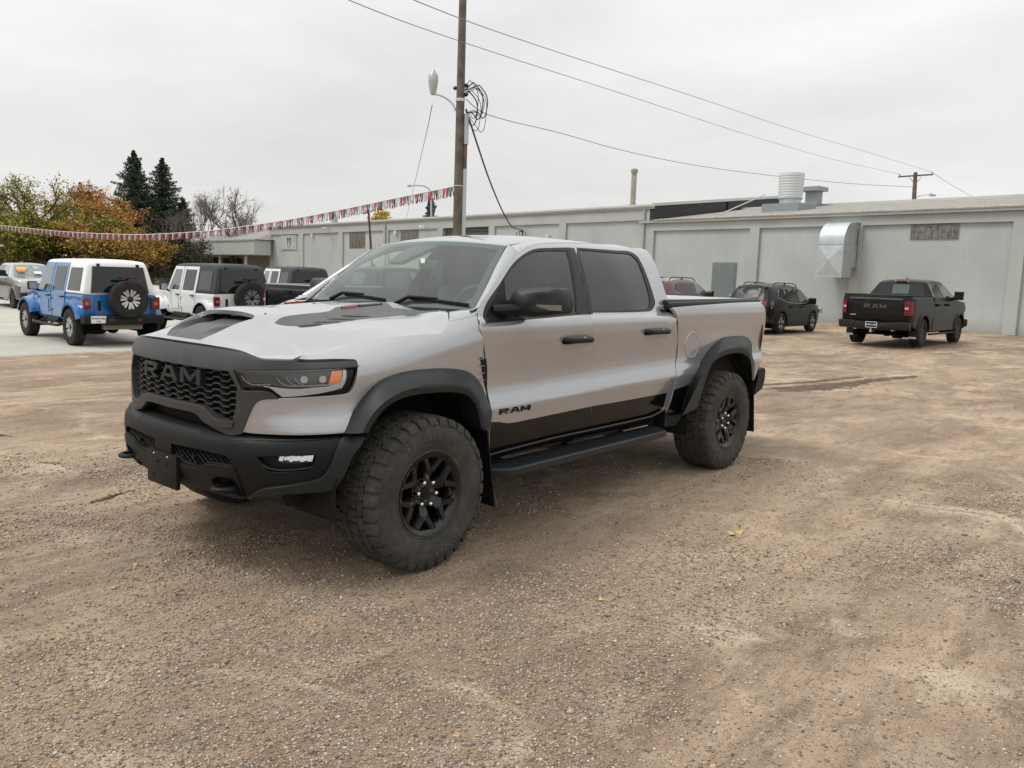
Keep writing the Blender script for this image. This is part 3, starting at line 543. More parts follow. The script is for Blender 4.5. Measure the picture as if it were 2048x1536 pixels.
def dirt_material():
    m = bpy.data.materials.new('packed_dirt'); m.use_nodes = True; nt = m.node_tree; b = nt.nodes['Principled BSDF']; LK = nt.links.new
    def nn(t, **k):
        n = nt.nodes.new(t)
        for a, v in k.items(): setattr(n, a, v)
        return n
    geo = nn('ShaderNodeNewGeometry')
    def noise(scale, det=6, rough=.6, stretch=None, dist=0):
        n = nn('ShaderNodeTexNoise'); n.inputs['Scale'].default_value = scale; n.inputs['Detail'].default_value = det; n.inputs['Roughness'].default_value = rough; n.inputs['Distortion'].default_value = dist
        if stretch:
            mp_ = nn('ShaderNodeMapping'); mp_.inputs['Scale'].default_value = stretch; mp_.inputs['Rotation'].default_value = (0,0,-.12); LK(geo.outputs['Position'], mp_.inputs[0]); LK(mp_.outputs[0], n.inputs['Vector'])
        else: LK(geo.outputs['Position'], n.inputs['Vector'])
        return n.outputs['Fac']
    def ramp(src, a, b_, c0=0., c1=1.):
        r = nn('ShaderNodeMapRange'); r.inputs[1].default_value = a; r.inputs[2].default_value = b_; r.inputs[3].default_value = c0; r.inputs[4].default_value = c1; LK(src, r.inputs[0]); return r.outputs[0]
    def mixc(f, a, c, mode='MIX'):
        x = nn('ShaderNodeMix', data_type='RGBA', blend_type=mode)
        if isinstance(f, float): x.inputs[0].default_value = f
        else: LK(f, x.inputs[0])
        for k, v in ((6, a), (7, c)):
            if isinstance(v, tuple): x.inputs[k].default_value = (*v, 1)
            else: LK(v, x.inputs[k])
        return x.outputs[2]
    col = mixc(ramp(noise(.55, 5, .6, (.55,1.7,1), .6), .40, .62), (.268,.186,.128), (.51,.375,.262))
    col = mixc(ramp(noise(2.3, 5, .65, (.5,1.6,1), .4), .48, .64, 0, .8), col, (.15,.104,.068))
    col = mixc(ramp(noise(.22, 3, .5, (.4,1.8,1), .3), .50, .64, 0, .55), col, (.48,.36,.245))
    col = mixc(ramp(noise(.9, 4, .6), .56, .70, 0, .6), col, (.47,.38,.29))
    col = mixc(ramp(noise(9, 6, .7, (.35,1.6,1), .5), .50, .66, 0, .6), col, (.175,.128,.092))
    col = mixc(ramp(noise(26, 5, .7, (.6,1.4,1)), .52, .68, 0, .55), col, (.52,.395,.27))
    col = mixc(ramp(noise(1.15, 5, .62, None, 1.2), .55, .68, 0, .75), col, (.62,.50,.37))
    col = mixc(ramp(noise(.42, 4, .6, (.8,1.3,1), .8), .50, .62, 0, .45), col, (.15,.108,.078))
    # grains and small stones
    def stones(scale, lo, hi, light, dark):
        v = nn('ShaderNodeTexVoronoi'); v.inputs['Scale'].default_value = scale; LK(geo.outputs['Position'], v.inputs['Vector'])
        sp = nn('ShaderNodeSeparateColor'); LK(v.outputs['Color'], sp.inputs[0])
        st = ramp(v.outputs['Distance'], .42, .25); pick = ramp(sp.outputs[0], lo, hi)
        f = nn('ShaderNodeMath', operation='MULTIPLY'); LK(st, f.inputs[0]); LK(pick, f.inputs[1])
        sc_ = mixc(sp.outputs[1], dark, light); return f.outputs[0], sc_
    f1, c1 = stones(95, .45, .6, (.62,.53,.42), (.11,.085,.065)); f2, c2 = stones(48, .66, .78, (.58,.51,.42), (.13,.105,.085)); f3, c3_ = stones(210, .35, .5, (.55,.44,.32), (.14,.105,.08))
    col = mixc(f3, col, c3_); col = mixc(f1, col, c1); col = mixc(f2, col, c2)
    LK(col, b.inputs['Base Color']); b.inputs['Roughness'].default_value = .88; b.inputs['Specular IOR Level'].default_value = .25
    hs = nn('ShaderNodeMath', operation='ADD'); LK(f1, hs.inputs[0]); LK(f2, hs.inputs[1])
    h2 = nn('ShaderNodeMath', operation='MULTIPLY_ADD'); LK(noise(60, 6, .7), h2.inputs[0]); h2.inputs[1].default_value = 1.4; LK(hs.outputs[0], h2.inputs[2])
    bu = nn('ShaderNodeBump'); bu.inputs['Strength'].default_value = .8; bu.inputs['Distance'].default_value = .010; LK(h2.outputs[0], bu.inputs['Height'])
    b2 = nn('ShaderNodeBump'); b2.inputs['Strength'].default_value = .6; b2.inputs['Distance'].default_value = .05; LK(noise(5, 6, .6), b2.inputs['Height']); LK(bu.outputs[0], b2.inputs['Normal']); LK(b2.outputs[0], b.inputs['Normal'])
    return m
M_DIRT = dirt_material()
far = grid_sheet('ground', np.concatenate([[-900,-300,-90,-40],np.linspace(-20,60,70),[90,200,500,900]]), np.concatenate([[-900,-300,-90,-40],np.linspace(-20,70,80),[100,200,500,1100]]), M_DIRT, lambda x, y: lay_of_land(x, y)-.035-.02*smooth(13.6,11.5,np.maximum(np.abs(x-1.8)/1.05,np.abs(y-1.5))))
far['kind'] = 'structure'
xs = np.unique(np.concatenate([np.arange(-6.5,9,.035), np.arange(9,16.5,.09)])); ys = np.unique(np.concatenate([np.arange(-7.5,5,.035), np.arange(5,PAD_Y,.09), np.arange(PAD_Y,PAD_Y+.4,.03)]))
nearg = grid_sheet('dirt_lot', xs, ys, M_DIRT, lambda x, y: lay_of_land(x, y)+(y>PAD_Y-.02)*(.012+.010*(vnoise(x,y,2.2,31)*.6+vnoise(x,y,9,32)*.5+vnoise(x,y,.5,33)*.6-(y-PAD_Y)/.16))+relief(x, y)*smooth(16.5,14,x)-.04*smooth(15.5,16.5,x)-.04*smooth(-6,-6.5,x)-.04*smooth(-7,-7.5,y)); nearg['kind'] = 'structure'
M_CON = mat('pale_concrete', (.47,.455,.41), .8, var=.13, vscale=.45, bump=.12, bscale=40, dirt=((.36,.31,.25), .5, 30.))
gx = np.concatenate([np.linspace(-60,29,100)]); pad = grid_sheet('concrete_pad', gx, np.concatenate([[PAD_Y-.001],np.linspace(PAD_Y,62,80)]), M_CON, lambda x, y: lay_of_land(x, y)+.012+(y < PAD_Y)*(-.15)); pad['kind'] = 'structure'
m = MB()
for y in (17.5, 23., 29., 36.):
    for i in range(22): x = -40+i*2.6; m.box((x, y-.008, float(lay_of_land(x, y))+.008), (x+2.6, y+.008, float(lay_of_land(x+1.3, y))+.0145))
o = m.obj('pad_joint', mat('joint_filler', (.16,.15,.14), .9)); o['kind'] = 'stuff'; o.parent = pad
# loose stones
def pebbles():
    rg = np.random.default_rng(5); n = 170000
    # spread over the view in front of the truck, thinning with distance
    d = 1.6+6.6*rg.random(n*3)**1.25; a = math.radians(90)+YAW+rg.uniform(-.66,.66,n*3); a = math.pi/2-(-YAW)+rg.uniform(-.66,.66,n*3)
    x = CAM_P[0]+d*np.cos(a); y = CAM_P[1]+d*np.sin(a)
    dens = .12+.88*smooth(-.25,.45,vnoise(x,y,.9,11)+.5*vnoise(x,y,2.7,12)); ok = (rg.random(n*3) < dens)
    ok &= ~((np.abs(x-0) < .16) & (np.abs(np.abs(y)-.955) < .17)) & ~((np.abs(x-3.686) < .16) & (np.abs(np.abs(y)-.955) < .17))
    x, y, d = x[ok][:n], y[ok][:n], d[ok][:n]; n = len(x)
    s = (.0019+.0072*rg.random(n)**3.2)*(1+.10*np.maximum(d-3,0)); s[rg.random(n) < .004] *= 2.0
    T = np.array([(1,0,0),(-1,0,0),(0,1,0),(0,-1,0),(0,0,1),(0,0,-1)],float); F = np.array([(0,2,4),(2,1,4),(1,3,4),(3,0,4),(2,0,5),(1,2,5),(3,1,5),(0,3,5)])
    V = T[None]*s[:,None,None]*rg.uniform(.7,1.25,(n,6,1))*np.array([1.15,1,.7]); th = rg.random(n)*6.28; c, q = np.cos(th)[:,None], np.sin(th)[:,None]
    V[...,0], V[...,1] = V[...,0]*c-V[...,1]*q, V[...,0]*q+V[...,1]*c
    z = lay_of_land(x,y)+relief(x,y); V += np.stack([x,y,z+s*.25],-1)[:,None]
    me = bpy.data.meshes.new('gravel'); me.vertices.add(n*6); me.vertices.foreach_set('co', V.ravel()); fi = (F[None]+(np.arange(n)*6)[:,None,None]).reshape(-1,3)
    me.loops.add(len(fi)*3); me.loops.foreach_set('vertex_index', fi.ravel().astype(np.int32)); me.polygons.add(len(fi)); me.polygons.foreach_set('loop_start', (np.arange(len(fi))*3).astype(np.int32)); me.polygons.foreach_set('loop_total', np.full(len(fi),3,np.int32)); me.update(calc_edges=True)
    m = bpy.data.materials.new('stones'); m.use_nodes = True; nt = m.node_tree; g = nt.nodes.new('ShaderNodeNewGeometry'); r = nt.nodes.new('ShaderNodeValToRGB'); r.color_ramp.interpolation = 'LINEAR'
    cols = [(0,(.13,.10,.08)),(.2,(.26,.19,.14)),(.5,(.42,.305,.20)),(.7,(.50,.385,.27)),(.85,(.22,.21,.20)),(.96,(.50,.46,.40)),(1,(.60,.56,.50))]
    while len(r.color_ramp.elements) < len(cols): r.color_ramp.elements.new(.5)
    for e, (p_, c_) in zip(r.color_ramp.elements, cols): e.position = p_; e.color = (*c_, 1)
    nt.links.new(g.outputs['Random Per Island'], r.inputs[0]); nt.links.new(r.outputs[0], nt.nodes['Principled BSDF'].inputs['Base Color']); nt.nodes['Principled BSDF'].inputs['Roughness'].default_value = .8
    me.materials.append(m); o = link(bpy.data.objects.new('gravel', me)); o['kind'] = 'stuff'
pebbles()
# churned wet ruts: strips of darker soil with cross ridges that sink into the ground at their ragged rims
M_MUD = mat('damp_soil', (.115,.082,.056), .9, var=.35, vscale=6, bump=.6, bscale=40)
def rut(pts, width, ridge, seed):
    c = resample([np.array(p, float) for p in pts], .025, False, 70); n = len(c); t = np.gradient(c, axis=0); t /= np.linalg.norm(t, axis=1)[:,None]; q = np.stack([-t[:,1], t[:,0]], 1); m_ = 17; V = []
    for i in range(n):
        e = min(1, i/18, (n-1-i)/18)
        for j in range(m_):
            w_ = (j/(m_-1)-.5)*2; x, y = c[i]+q[i]*w_*width/2*(1+.25*vnoise(i*.08, seed, 1, 5)); rag = .75+.35*vnoise(x*7, y*7, 1, seed)+.2*vnoise(x*23, y*23, 1, seed)
            inn = float(smooth(0, .35, rag*e-abs(w_)*.9)); h = -.012+.014*inn+inn*ridge*(.5+.5*math.sin(i*.025/.045*2*math.pi+w_*1.2))*(1 if abs(w_) < .7 else .4)+.003*float(vnoise(x*30, y*30, 1, 9))*inn
            V.append((x, y, float(lay_of_land(x,y)+relief(x,y))+h+.002))
    me = MB().add(V, [(i*m_+j,(i+1)*m_+j,(i+1)*m_+j+1,i*m_+j+1) for i in range(n-1) for j in range(m_-1)]).obj('tyre_rut', M_MUD, None, True); me['kind'] = 'stuff'
rut([(9.3,1.15),(9.9,.85),(10.6,.60),(11.5,.42),(12.6,.20),(14.2,-.05)], .42, .016, 1); rut([(9.3,.85),(10.1,.60),(10.9,.40),(11.9,.22)], .62, .016, 2)
rut([(9.75,1.5),(10.6,1.1),(11.8,.8),(12.9,.55)], .24, .012, 8)
rut([(-.75,4.75),(-.5,4.45),(-.32,4.05)], .24, .016, 3); rut([(-.66,3.05),(-.55,2.86),(-.38,2.66)], .15, .014, 4); rut([(-.9,1.50),(-.74,1.52),(-.5,1.60),(-.28,1.66)], .15, .014, 5)
rut([(-2.4,-2.05),(-2.2,-1.95),(-2.02,-1.9)], .05, .010, 6); rut([(6.6,2.1),(7.3,1.9),(8.0,1.85)], .10, .010, 7)
# fallen leaves
def leaf(x, y, rz, size, col, label, tilt=.3):
    V = []; n = 10
    for i in range(n):
        a = 2*math.pi*i/n; r = size*(1 if i % 2 == 0 else .62); V.append((r*math.cos(a)*1.25, r*math.sin(a), .3*size*math.sin(2*a)))
    m = MB(); m.add(V+[(0,0,size*.25)], [(i, (i+1)%n, n) for i in range(n)]); z = float(lay_of_land(x,y)+relief(x,y))
    o = m.obj('fallen_leaf', mat('leaf_'+col[0], col[1], .6)); o.location = (x, y, z+size*.35); o.rotation_euler = (tilt, .1, rz); tag(o, label, 'leaf')
YL = ('yellow', (.62,.42,.12)); OR = ('orange', (.50,.20,.06))
def gpt(px, py, z=0.):
    d = _f+_r*((px-1024)/CAM_F)+_u*((768-py)/CAM_F); t = (z-CAM_P[2])/d.z; return (CAM_P[0]+d.x*t, CAM_P[1]+d.y*t)
leaf(*gpt(1464,1070), .4, .030, YL, 'pale yellow curled leaf on the dirt, left one of the pair right of the pickup')
leaf(*gpt(1478,1066), 1.4, .026, YL, 'pale yellow curled leaf on the dirt, right one of the pair right of the pickup', -.3)
leaf(*gpt(259,1080), .9, .020, OR, 'small orange leaf lying on the dirt in front of the pickup bumper')
leaf(*gpt(1203,1199), .2, .018, YL, 'small yellow leaf lying alone on the gravel near the bottom of the lot')
# ================================================================== BUILDING
WA = .16; WB_ = Vector((36.382, 8.885, 0)); WD = Vector((math.sin(WA), math.cos(WA), 0)); WN = Vector((-math.cos(WA), math.sin(WA), 0))
def Wp(u, n, z): return tuple(WB_+WD*u+WN*n+Vector((0,0,z)))
def wbox(m, u0, u1, n0, n1, z0, z1):
    V = [Wp(u,n,z) for u in (u0,u1) for n in (n0,n1) for z in (z0,z1)]
    return m.add(V, [(0,1,3,2),(4,6,7,5),(0,4,5,1),(2,3,7,6),(0,2,6,4),(1,5,7,3)])
def block_paint(name, col, line=.965):
    m = bpy.data.materials.new(name); m.use_nodes = True; nt = m.node_tree; b = nt.nodes['Principled BSDF']; LK = nt.links.new
    tc = nt.nodes.new('ShaderNodeTexCoord'); mp_ = nt.nodes.new('ShaderNodeMapping'); mp_.inputs['Rotation'].default_value = (0,0,-(math.pi/2-WA)); LK(tc.outputs['Object'], mp_.inputs[0])
    sp = nt.nodes.new('ShaderNodeSeparateXYZ'); LK(mp_.outputs[0], sp.inputs[0]); cb = nt.nodes.new('ShaderNodeCombineXYZ'); LK(sp.outputs['X'], cb.inputs[0]); LK(sp.outputs['Z'], cb.inputs[1])
    br = nt.nodes.new('ShaderNodeTexBrick'); br.inputs['Scale'].default_value = 1; br.inputs['Brick Width'].default_value = .4; br.inputs['Row Height'].default_value = .2; br.inputs['Mortar Size'].default_value = .008; br.inputs['Mortar Smooth'].default_value = .4
    br.inputs['Color1'].default_value = (*col,1); br.inputs['Color2'].default_value = (*[c*.975 for c in col],1); br.inputs['Mortar'].default_value = (*[c*line for c in col],1); LK(cb.outputs[0], br.inputs['Vector'])
    nz = nt.nodes.new('ShaderNodeTexNoise'); nz.inputs['Scale'].default_value = .35; nz.inputs['Detail'].default_value = 7; nz.inputs['Roughness'].default_value = .6; LK(tc.outputs['Object'], nz.inputs['Vector'])
    mr = nt.nodes.new('ShaderNodeMapRange'); mr.inputs[1].default_value = .3; mr.inputs[2].default_value = .7; mr.inputs[3].default_value = .88; mr.inputs[4].default_value = 1.08; LK(nz.outputs['Fac'], mr.inputs[0])
    mx = nt.nodes.new('ShaderNodeMix'); mx.data_type = 'RGBA'; mx.blend_type = 'MULTIPLY'; mx.inputs[0].default_value = 1; LK(br.outputs['Color'], mx.inputs[6]); LK(mr.outputs[0], mx.inputs[7])
    # mud splash along the foot of the wall and rain streaks below the eaves
    n2 = nt.nodes.new('ShaderNodeTexNoise'); m2 = nt.nodes.new('ShaderNodeMapping'); m2.inputs['Scale'].default_value = (3,3,.25); LK(tc.outputs['Object'], m2.inputs[0]); LK(m2.outputs[0], n2.inputs['Vector']); n2.inputs['Detail'].default_value = 6
    r2 = nt.nodes.new('ShaderNodeMapRange'); r2.inputs[1].default_value = .5; r2.inputs[2].default_value = .8; r2.inputs[3].default_value = 0; r2.inputs[4].default_value = .35; LK(n2.outputs['Fac'], r2.inputs[0])
    ms = nt.nodes.new('ShaderNodeMix'); ms.data_type = 'RGBA'; LK(r2.outputs[0], ms.inputs[0]); LK(mx.outputs[2], ms.inputs[6]); ms.inputs[7].default_value = (*[c*.72 for c in col],1)
    so = nt.nodes.new('ShaderNodeSeparateXYZ'); LK(tc.outputs['Object'], so.inputs[0]); r3 = nt.nodes.new('ShaderNodeMapRange'); r3.inputs[1].default_value = .55; r3.inputs[2].default_value = 0; r3.inputs[4].default_value = .45; LK(so.outputs['Z'], r3.inputs[0])
    mf = nt.nodes.new('ShaderNodeMix'); mf.data_type = 'RGBA'; LK(r3.outputs[0], mf.inputs[0]); LK(ms.outputs[2], mf.inputs[6]); mf.inputs[7].default_value = (.26,.21,.16,1)
    LK(mf.outputs[2], b.inputs['Base Color']); b.inputs['Roughness'].default_value = .75
    bu = nt.nodes.new('ShaderNodeBump'); bu.inputs['Strength'].default_value = .25; bu.inputs['Distance'].default_value = .006; bu.invert = True; LK(br.outputs['Fac'], bu.inputs['Height']); LK(bu.outputs[0], b.inputs['Normal'])
    return m
M_WALL = block_paint('painted_block', (.42,.455,.45)); M_PIL = mat('pilaster_paint', (.40,.42,.41), .75, var=.08, vscale=.5, bump=.1, bscale=30)
M_GUT = mat('gutter_metal', (.36,.365,.35), .45, .2, var=.1, vscale=2); M_FAS = mat('fascia_metal', (.56,.57,.55), .45, .1, var=.06, vscale=1)
M_GAL = mat('galvanised', (.52,.56,.57), .42, .75, var=.08, vscale=3); M_TARP = mat('black_tarp', (.022,.023,.025), .45, var=.3, vscale=3, bump=.8, bscale=3)
M_ROOF = mat('weathered_roof', (.28,.265,.235), .8, var=.2, vscale=1.5, bump=.3, bscale=12); M_SHN = mat('roof_shingle', (.27,.265,.235), .9, var=.2, vscale=3, bump=.5, bscale=15)
M_GBL = mat('glass_block', (.13,.13,.105), .18, coat=.6, var=.55, vscale=5, bump=.9, bscale=45); M_MOR = mat('mortar', (.36,.35,.32), .9)
M_DARK = mat('dark_window', (.020,.021,.020), .12, coat=.5)
bld = empty('warehouse', tuple(WB_), 0, 'long low grey painted block building with recessed bays behind the parked vehicles', 'building')
def bobj(m, name, mt, parent=None, **k):
    o = m.obj(name, mt, None, **k); par = parent or bld
    o.parent = par
    o.matrix_parent_inverse = Matrix.Translation(-WB_) if par is bld else Matrix.Identity(4)
    return o
D_ = 18.
bays_l = [(-.0,0)][:0]+[(12.79,19.14),(19.76,26.35),(27.01,32.63),(33.27,40.42),(41.18,48.16),(48.97,56.07),(56.98,63.4)]
bays_r = [(5.52,11.88),(.01,4.96),(-6.7,-.46),(-13.4,-7.2),(-20,-14)]
for k, (lst, zt, zb, u0, u1) in enumerate(((bays_l, 5.12, 5.85, 12.2, 63.8), (bays_r, 4.50, 4.93, -22., 12.2))):
    hd = MB(); wbox(hd, u0, u1, -.30, 0, zt, zb); bobj(hd, 'wall_header', M_PIL)
    ed = sorted([u for b_ in lst for u in b_]); ed = [u0]+ed+[u1]
    for i in range(0, len(ed), 2):
        if ed[i+1]-ed[i] > .02: m = MB(); wbox(m, ed[i], ed[i+1], -.30, -.001, -1, zt); bobj(m, 'pilaster', M_PIL)
    for a_, b_ in lst:
        if (a_, b_) == (27.01, 32.63): continue
        hole = [(7.71,6.31,0,2.69)] if a_ == 5.52 else []
        m = MB(); wbox(m, a_, b_, -.34, -.14, -1, zt); bobj(m, 'bay_wall', M_WALL)
# dark louvred opening of the overhead door
m = MB(); wbox(m, 27.01, 32.63, -.34, -.30, -1, 5.12); bobj(m, 'overhead_door', mat('door_shade', (.055,.06,.058), .6))
for z in np.arange(.2, 5.1, .42): m = MB(); wbox(m, 27.05, 32.6, -.30, -.27, z, z+.36); bobj(m, 'door_panel', mat('door_grey', (.085,.09,.088), .5))
# shell and roofs
m = MB(); wbox(m, 12.2, 63.8, -D_, -.34, -1, 5.80); bobj(m, 'block_shell', M_WALL)
m = MB(); wbox(m, -22, 12.2, -D_, -.34, -1, 4.90); bobj(m, 'block_shell', M_WALL)
def slope_roof(name, u0, u1, z0, sl, depth, th, mt):
    m = MB(); V = []
    for u in (u0, u1):
        for n, z in ((.20, z0), (-depth, z0+sl*(depth+.2)), (-depth, z0+sl*(depth+.2)-th), (.20, z0-th)): V.append(Wp(u, n, z))
    m.add(V, [(0,1,2,3),(4,5,6,7),(0,1,5,4),(1,2,6,5),(2,3,7,6),(3,0,4,7)]); return bobj(m, name, mt)
slope_roof('upper_roof', 12.0, 63.9, 6.00, .118, 13, .10, M_FAS)
slope_roof('lower_roof', -22.2, 11.9, 5.10, .143, 8.4, .06, M_ROOF)
m = MB(); V = [Wp(11.95,0,4.9), Wp(11.95,0,5.92), Wp(11.95,-12.8,7.42), Wp(11.95,-12.8,4.9), Wp(12.25,0,4.9), Wp(12.25,0,5.92), Wp(12.25,-12.8,7.42), Wp(12.25,-12.8,4.9)]
m.add(V, [(0,1,2,3),(4,5,6,7),(0,1,5,4),(1,2,6,5),(2,3,7,6),(3,0,4,7)]); bobj(m, 'tarp_wall', M_TARP)
m = MB(); V = [Wp(11.85,.2,5.88), Wp(11.85,.2,6.04), Wp(11.85,-13,7.60), Wp(11.85,-13,7.44), Wp(11.94,.2,5.88), Wp(11.94,.2,6.04), Wp(11.94,-13,7.60), Wp(11.94,-13,7.44)]
m.add(V, [(0,1,2,3),(4,5,6,7),(0,1,5,4),(1,2,6,5),(2,3,7,6),(3,0,4,7)]); bobj(m, 'gable_trim', M_FAS)
m = MB(); V = [Wp(11.93,-6.9-.06,5.1), Wp(11.93,-6.9,5.1), Wp(11.93,-6.9,6.72), Wp(11.93,-6.96,6.72)]; wbox(m, 11.90, 11.945, -6.98, -6.88, 5.0, 6.72); bobj(m, 'tarp_seam', M_BLK if 'M_BLK' in globals() else mat('void_black', (.006,.006,.006), .9))
m = MB(); wbox(m, 11.9, 63.9, .0, .16, 5.84, 6.0); bobj(m, 'gutter', M_FAS); m = MB(); wbox(m, 11.9, 63.9, .0, .10, 5.74, 5.84); bobj(m, 'gutter', M_GUT)
m = MB(); wbox(m, -22.2, 12.9, .0, .17, 4.93, 5.07); bobj(m, 'gutter', M_GUT)
rr = random.Random(4); m = MB()
for i in range(120):      # ragged flashing along the eaves
    u = -14+i*.215+rr.uniform(-.05,.05); wbox(m, u, u+rr.uniform(.06,.2), .02, .15+rr.uniform(0,.03), 5.10, 5.115+rr.uniform(0,.045))
o = bobj(m, 'eaves_flashing', mat('pale_flashing', (.62,.60,.54), .6)); o['kind'] = 'stuff'
m = MB(); wbox(m, -22.2, 11.9, -8.55, -8.35, 6.24, 6.44); bobj(m, 'ridge_cap', M_FAS)
for u, z1, z0 in ((12.58, 5.74, -.2), (40.75, 5.74, -.2)):
    m = MB(); wbox(m, u-.06, u+.06, .0, .12, z0, z1); bobj(m, 'downspout', M_GUT)
# glass-block windows: every block is a piece
def glass_blocks(u0, u1, z0, z1, nu, nz_):
    fr = MB(); wbox(fr, u0, u1, -.139, -.10, z0, z1); fo = bobj(fr, 'glass_block_window', M_MOR)
    du, dz = (u1-u0)/nu, (z1-z0)/nz_; base = None
    for i in range(nu):
        for j in range(nz_):
            m = MB(); wbox(m, u0+(i+.07)*du, u0+(i+.93)*du, -.10, -.085, z0+(j+.06)*dz, z0+(j+.94)*dz); o = m.obj('glass_block', M_GBL, fo)
    return fo
glass_blocks(-4.62,-2.60,3.84,4.49,8,3); glass_blocks(44.35,47.08,3.70,5.08,8,7); glass_blocks(36.07,38.65,3.85,5.08,8,6)
# doors, duct, lights, sign
m = MB(); wbox(m, 6.25, 7.77, -.14, -.10, -.2, 2.76); do = bobj(m, 'door_frame', mat('door_trim', (.19,.21,.205), .6))
m = MB(); wbox(m, 6.33, 7.69, -.10, -.07, -.2, 2.69); o = m.obj('steel_door', mat('door_blue_grey', (.155,.185,.185), .45, var=.06, vscale=2), do); m = MB(); wbox(m, 6.42, 6.50, -.07, -.01, 1.0, 1.12); m.obj('door_handle', M_GAL, do)
duct = empty('exhaust_duct', Wp(.4,0,2.1), 0, 'galvanised metal duct box with a curved hood fixed to the grey wall', 'duct')
def dobj(m, name, mt, **k): o = m.obj(name, mt, None, **k); o.parent = duct; o.matrix_parent_inverse = Matrix.Translation(-Vector(Wp(.4,0,2.1))); return o
U0, U1, NF = -.30, .92, 1.30
for nm, pts in (('duct_elbow', [(0,4.62)]+[(NF-.75+.75*math.sin(a)-.0, 3.66+.94*math.cos(a)) for a in np.linspace(0, math.pi/2, 12)]+[(NF,3.60),(0,3.60)]), ('duct_box', [(0,3.59),(NF+.03,3.59),(NF+.03,2.13),(.55,2.10),(.45,2.55),(0,2.60)])):
    m = MB(); n_ = len(pts); V = [Wp(U0 if nm == 'duct_elbow' else U0-.03, n, z) for n, z in pts]+[Wp(U1 if nm == 'duct_elbow' else U1+.03, n, z) for n, z in pts]
    m.add(V, [tuple(range(n_)), tuple(range(n_,2*n_))]+[(i,(i+1)%n_,n_+(i+1)%n_,n_+i) for i in range(n_)]); dobj(m, nm, M_GAL, smooth=True, angle=35)
c = Wp((U0+U1)/2, NF+.12, 2.86); q = [Wp(U0-.03,NF+.033,3.56), Wp(U1+.03,NF+.033,3.56), Wp(U1+.03,NF+.033,2.15), Wp(U0-.03,NF+.033,2.15)]
m = MB(); m.add(q+[c], [(0,1,4),(1,2,4),(2,3,4),(3,0,4)]); dobj(m, 'cross_broken_panel', M_GAL)
for z in (3.595, 4.60, 2.12): m = MB(); wbox(m, U0-.06, U1+.06, NF-.0 if z < 4 else .0, NF+.06 if z < 4 else .45, z-.025, z+.025); dobj(m, 'duct_flange', M_GAL)
m = MB(); wbox(m, U0-.10, U0-.05, .0, .08, 2.2, 4.3); dobj(m, 'duct_bracket', M_GUT)
M_LAMP = mat('lamp_housing', (.62,.61,.56), .4)
for u, z, lb in ((54.07,4.93,'small white wall light under the eaves, nearest the office canopy'), (39.24,4.93,'small white wall light beside the smaller glass block window')):
    m = MB(); wbox(m, u-.15, u+.15, -.13, .12, z-.16, z+.14); V0 = m.V; tag(m.obj('wall_light', M_LAMP), lb, 'wall light')
m = MB(); p0 = Vector(Wp(50.6,.0,5.50)); m.tube([p0, p0+WN*.35+Vector((0,0,.05)), p0+WN*.7+Vector((-.05,-.1,-.12))], [.04,.06,.20], 12); tag(m.obj('wall_light', M_LAMP, smooth=True), 'cone shaped floodlight under the eaves left of the leaning brown post', 'floodlight')
m = MB(); m.tube([Wp(34.9,.0,5.30), Wp(34.85,.3,5.30)], .05, 8); 
for s in (-.22,.22): m.tube([Wp(34.85+s*.5,.3,5.30), Wp(34.85+s,.5,5.24)], [.06,.12], 10)
o = m.obj('wall_light', M_WHT if 'M_WHT' in globals() else mat('white_print', (.8,.8,.78), .5)); tag(o, 'twin headed white security light under the eaves left of the utility pole', 'security light'); # emblem panel: shield outline
sg = empty('wall_sign', Wp(59.2,.0,4.4), 0, 'pale square panel with a dark horned shield emblem on the grey wall', 'sign')
def sobj(m, name, mt): o = m.obj(name, mt, None); o.parent = sg; o.matrix_parent_inverse = Matrix.Translation(-Vector(Wp(59.2,0,4.4))); return o
m = MB(); wbox(m, 57.6, 61.2, -.13, -.06, 3.58, 5.05); sobj(m, 'sign_board', M_WALL)
m = MB(); wbox(m, 58.0, 60.6, -.06, -.03, 3.66, 4.98); sobj(m, 'sign_face', mat('sign_face', (.44,.46,.44), .5))
for s in (-1,1):
    prof = [(0,.18),(.10,.42),(.36,.50),(.46,.30),(.40,-.05),(.26,-.38),(.14,-.50),(.20,-.30),(.30,-.02),(.34,.24),(.24,.36),(.12,.26),(.06,.02),(0,-.14)]
    m = MB(); n_ = len(prof); V = [Wp(59.15+s*a*1.05,-.029,4.30+b*1.05) for a,b in prof]+[Wp(59.15+s*a*1.05,-.015,4.30+b*1.05) for a,b in prof]
    m.add(V, [tuple(range(n_)), tuple(range(n_,2*n_))]+[(i,(i+1)%n_,n_+(i+1)%n_,n_+i) for i in range(n_)]); sobj(m, 'emblem_half', mat('emblem_dark', (.05,.05,.05), .5))
# office with canopy
off = empty('office_annex', Wp(74,1,0), 0, 'grey office annex with deep canopy fascia, slim columns and a hipped roof', 'building')
def oobj(m, name, mt, **k): o = m.obj(name, mt, None, **k); o.parent = off; o.matrix_parent_inverse = Matrix.Translation(-Vector(Wp(74,1,0))); return o
m = MB(); wbox(m, 63.0, 86.2, 1.90, 2.0, 3.02, 4.50); wbox(m, 63.0, 63.1, .2, 1.9, 3.02, 4.50); wbox(m, 86.1, 86.2, -9, 1.9, 3.02, 4.50); oobj(m, 'canopy_fascia', mat('canopy_paint', (.42,.45,.43), .55, var=.04, vscale=.5))
m = MB(); wbox(m, 62.9, 86.4, 1.9, 2.12, 4.48, 4.60); oobj(m, 'canopy_trim', M_FAS)
m = MB(); wbox(m, 63.1, 86.1, -9, 1.9, 3.0, 3.06); oobj(m, 'soffit', M_PIL)
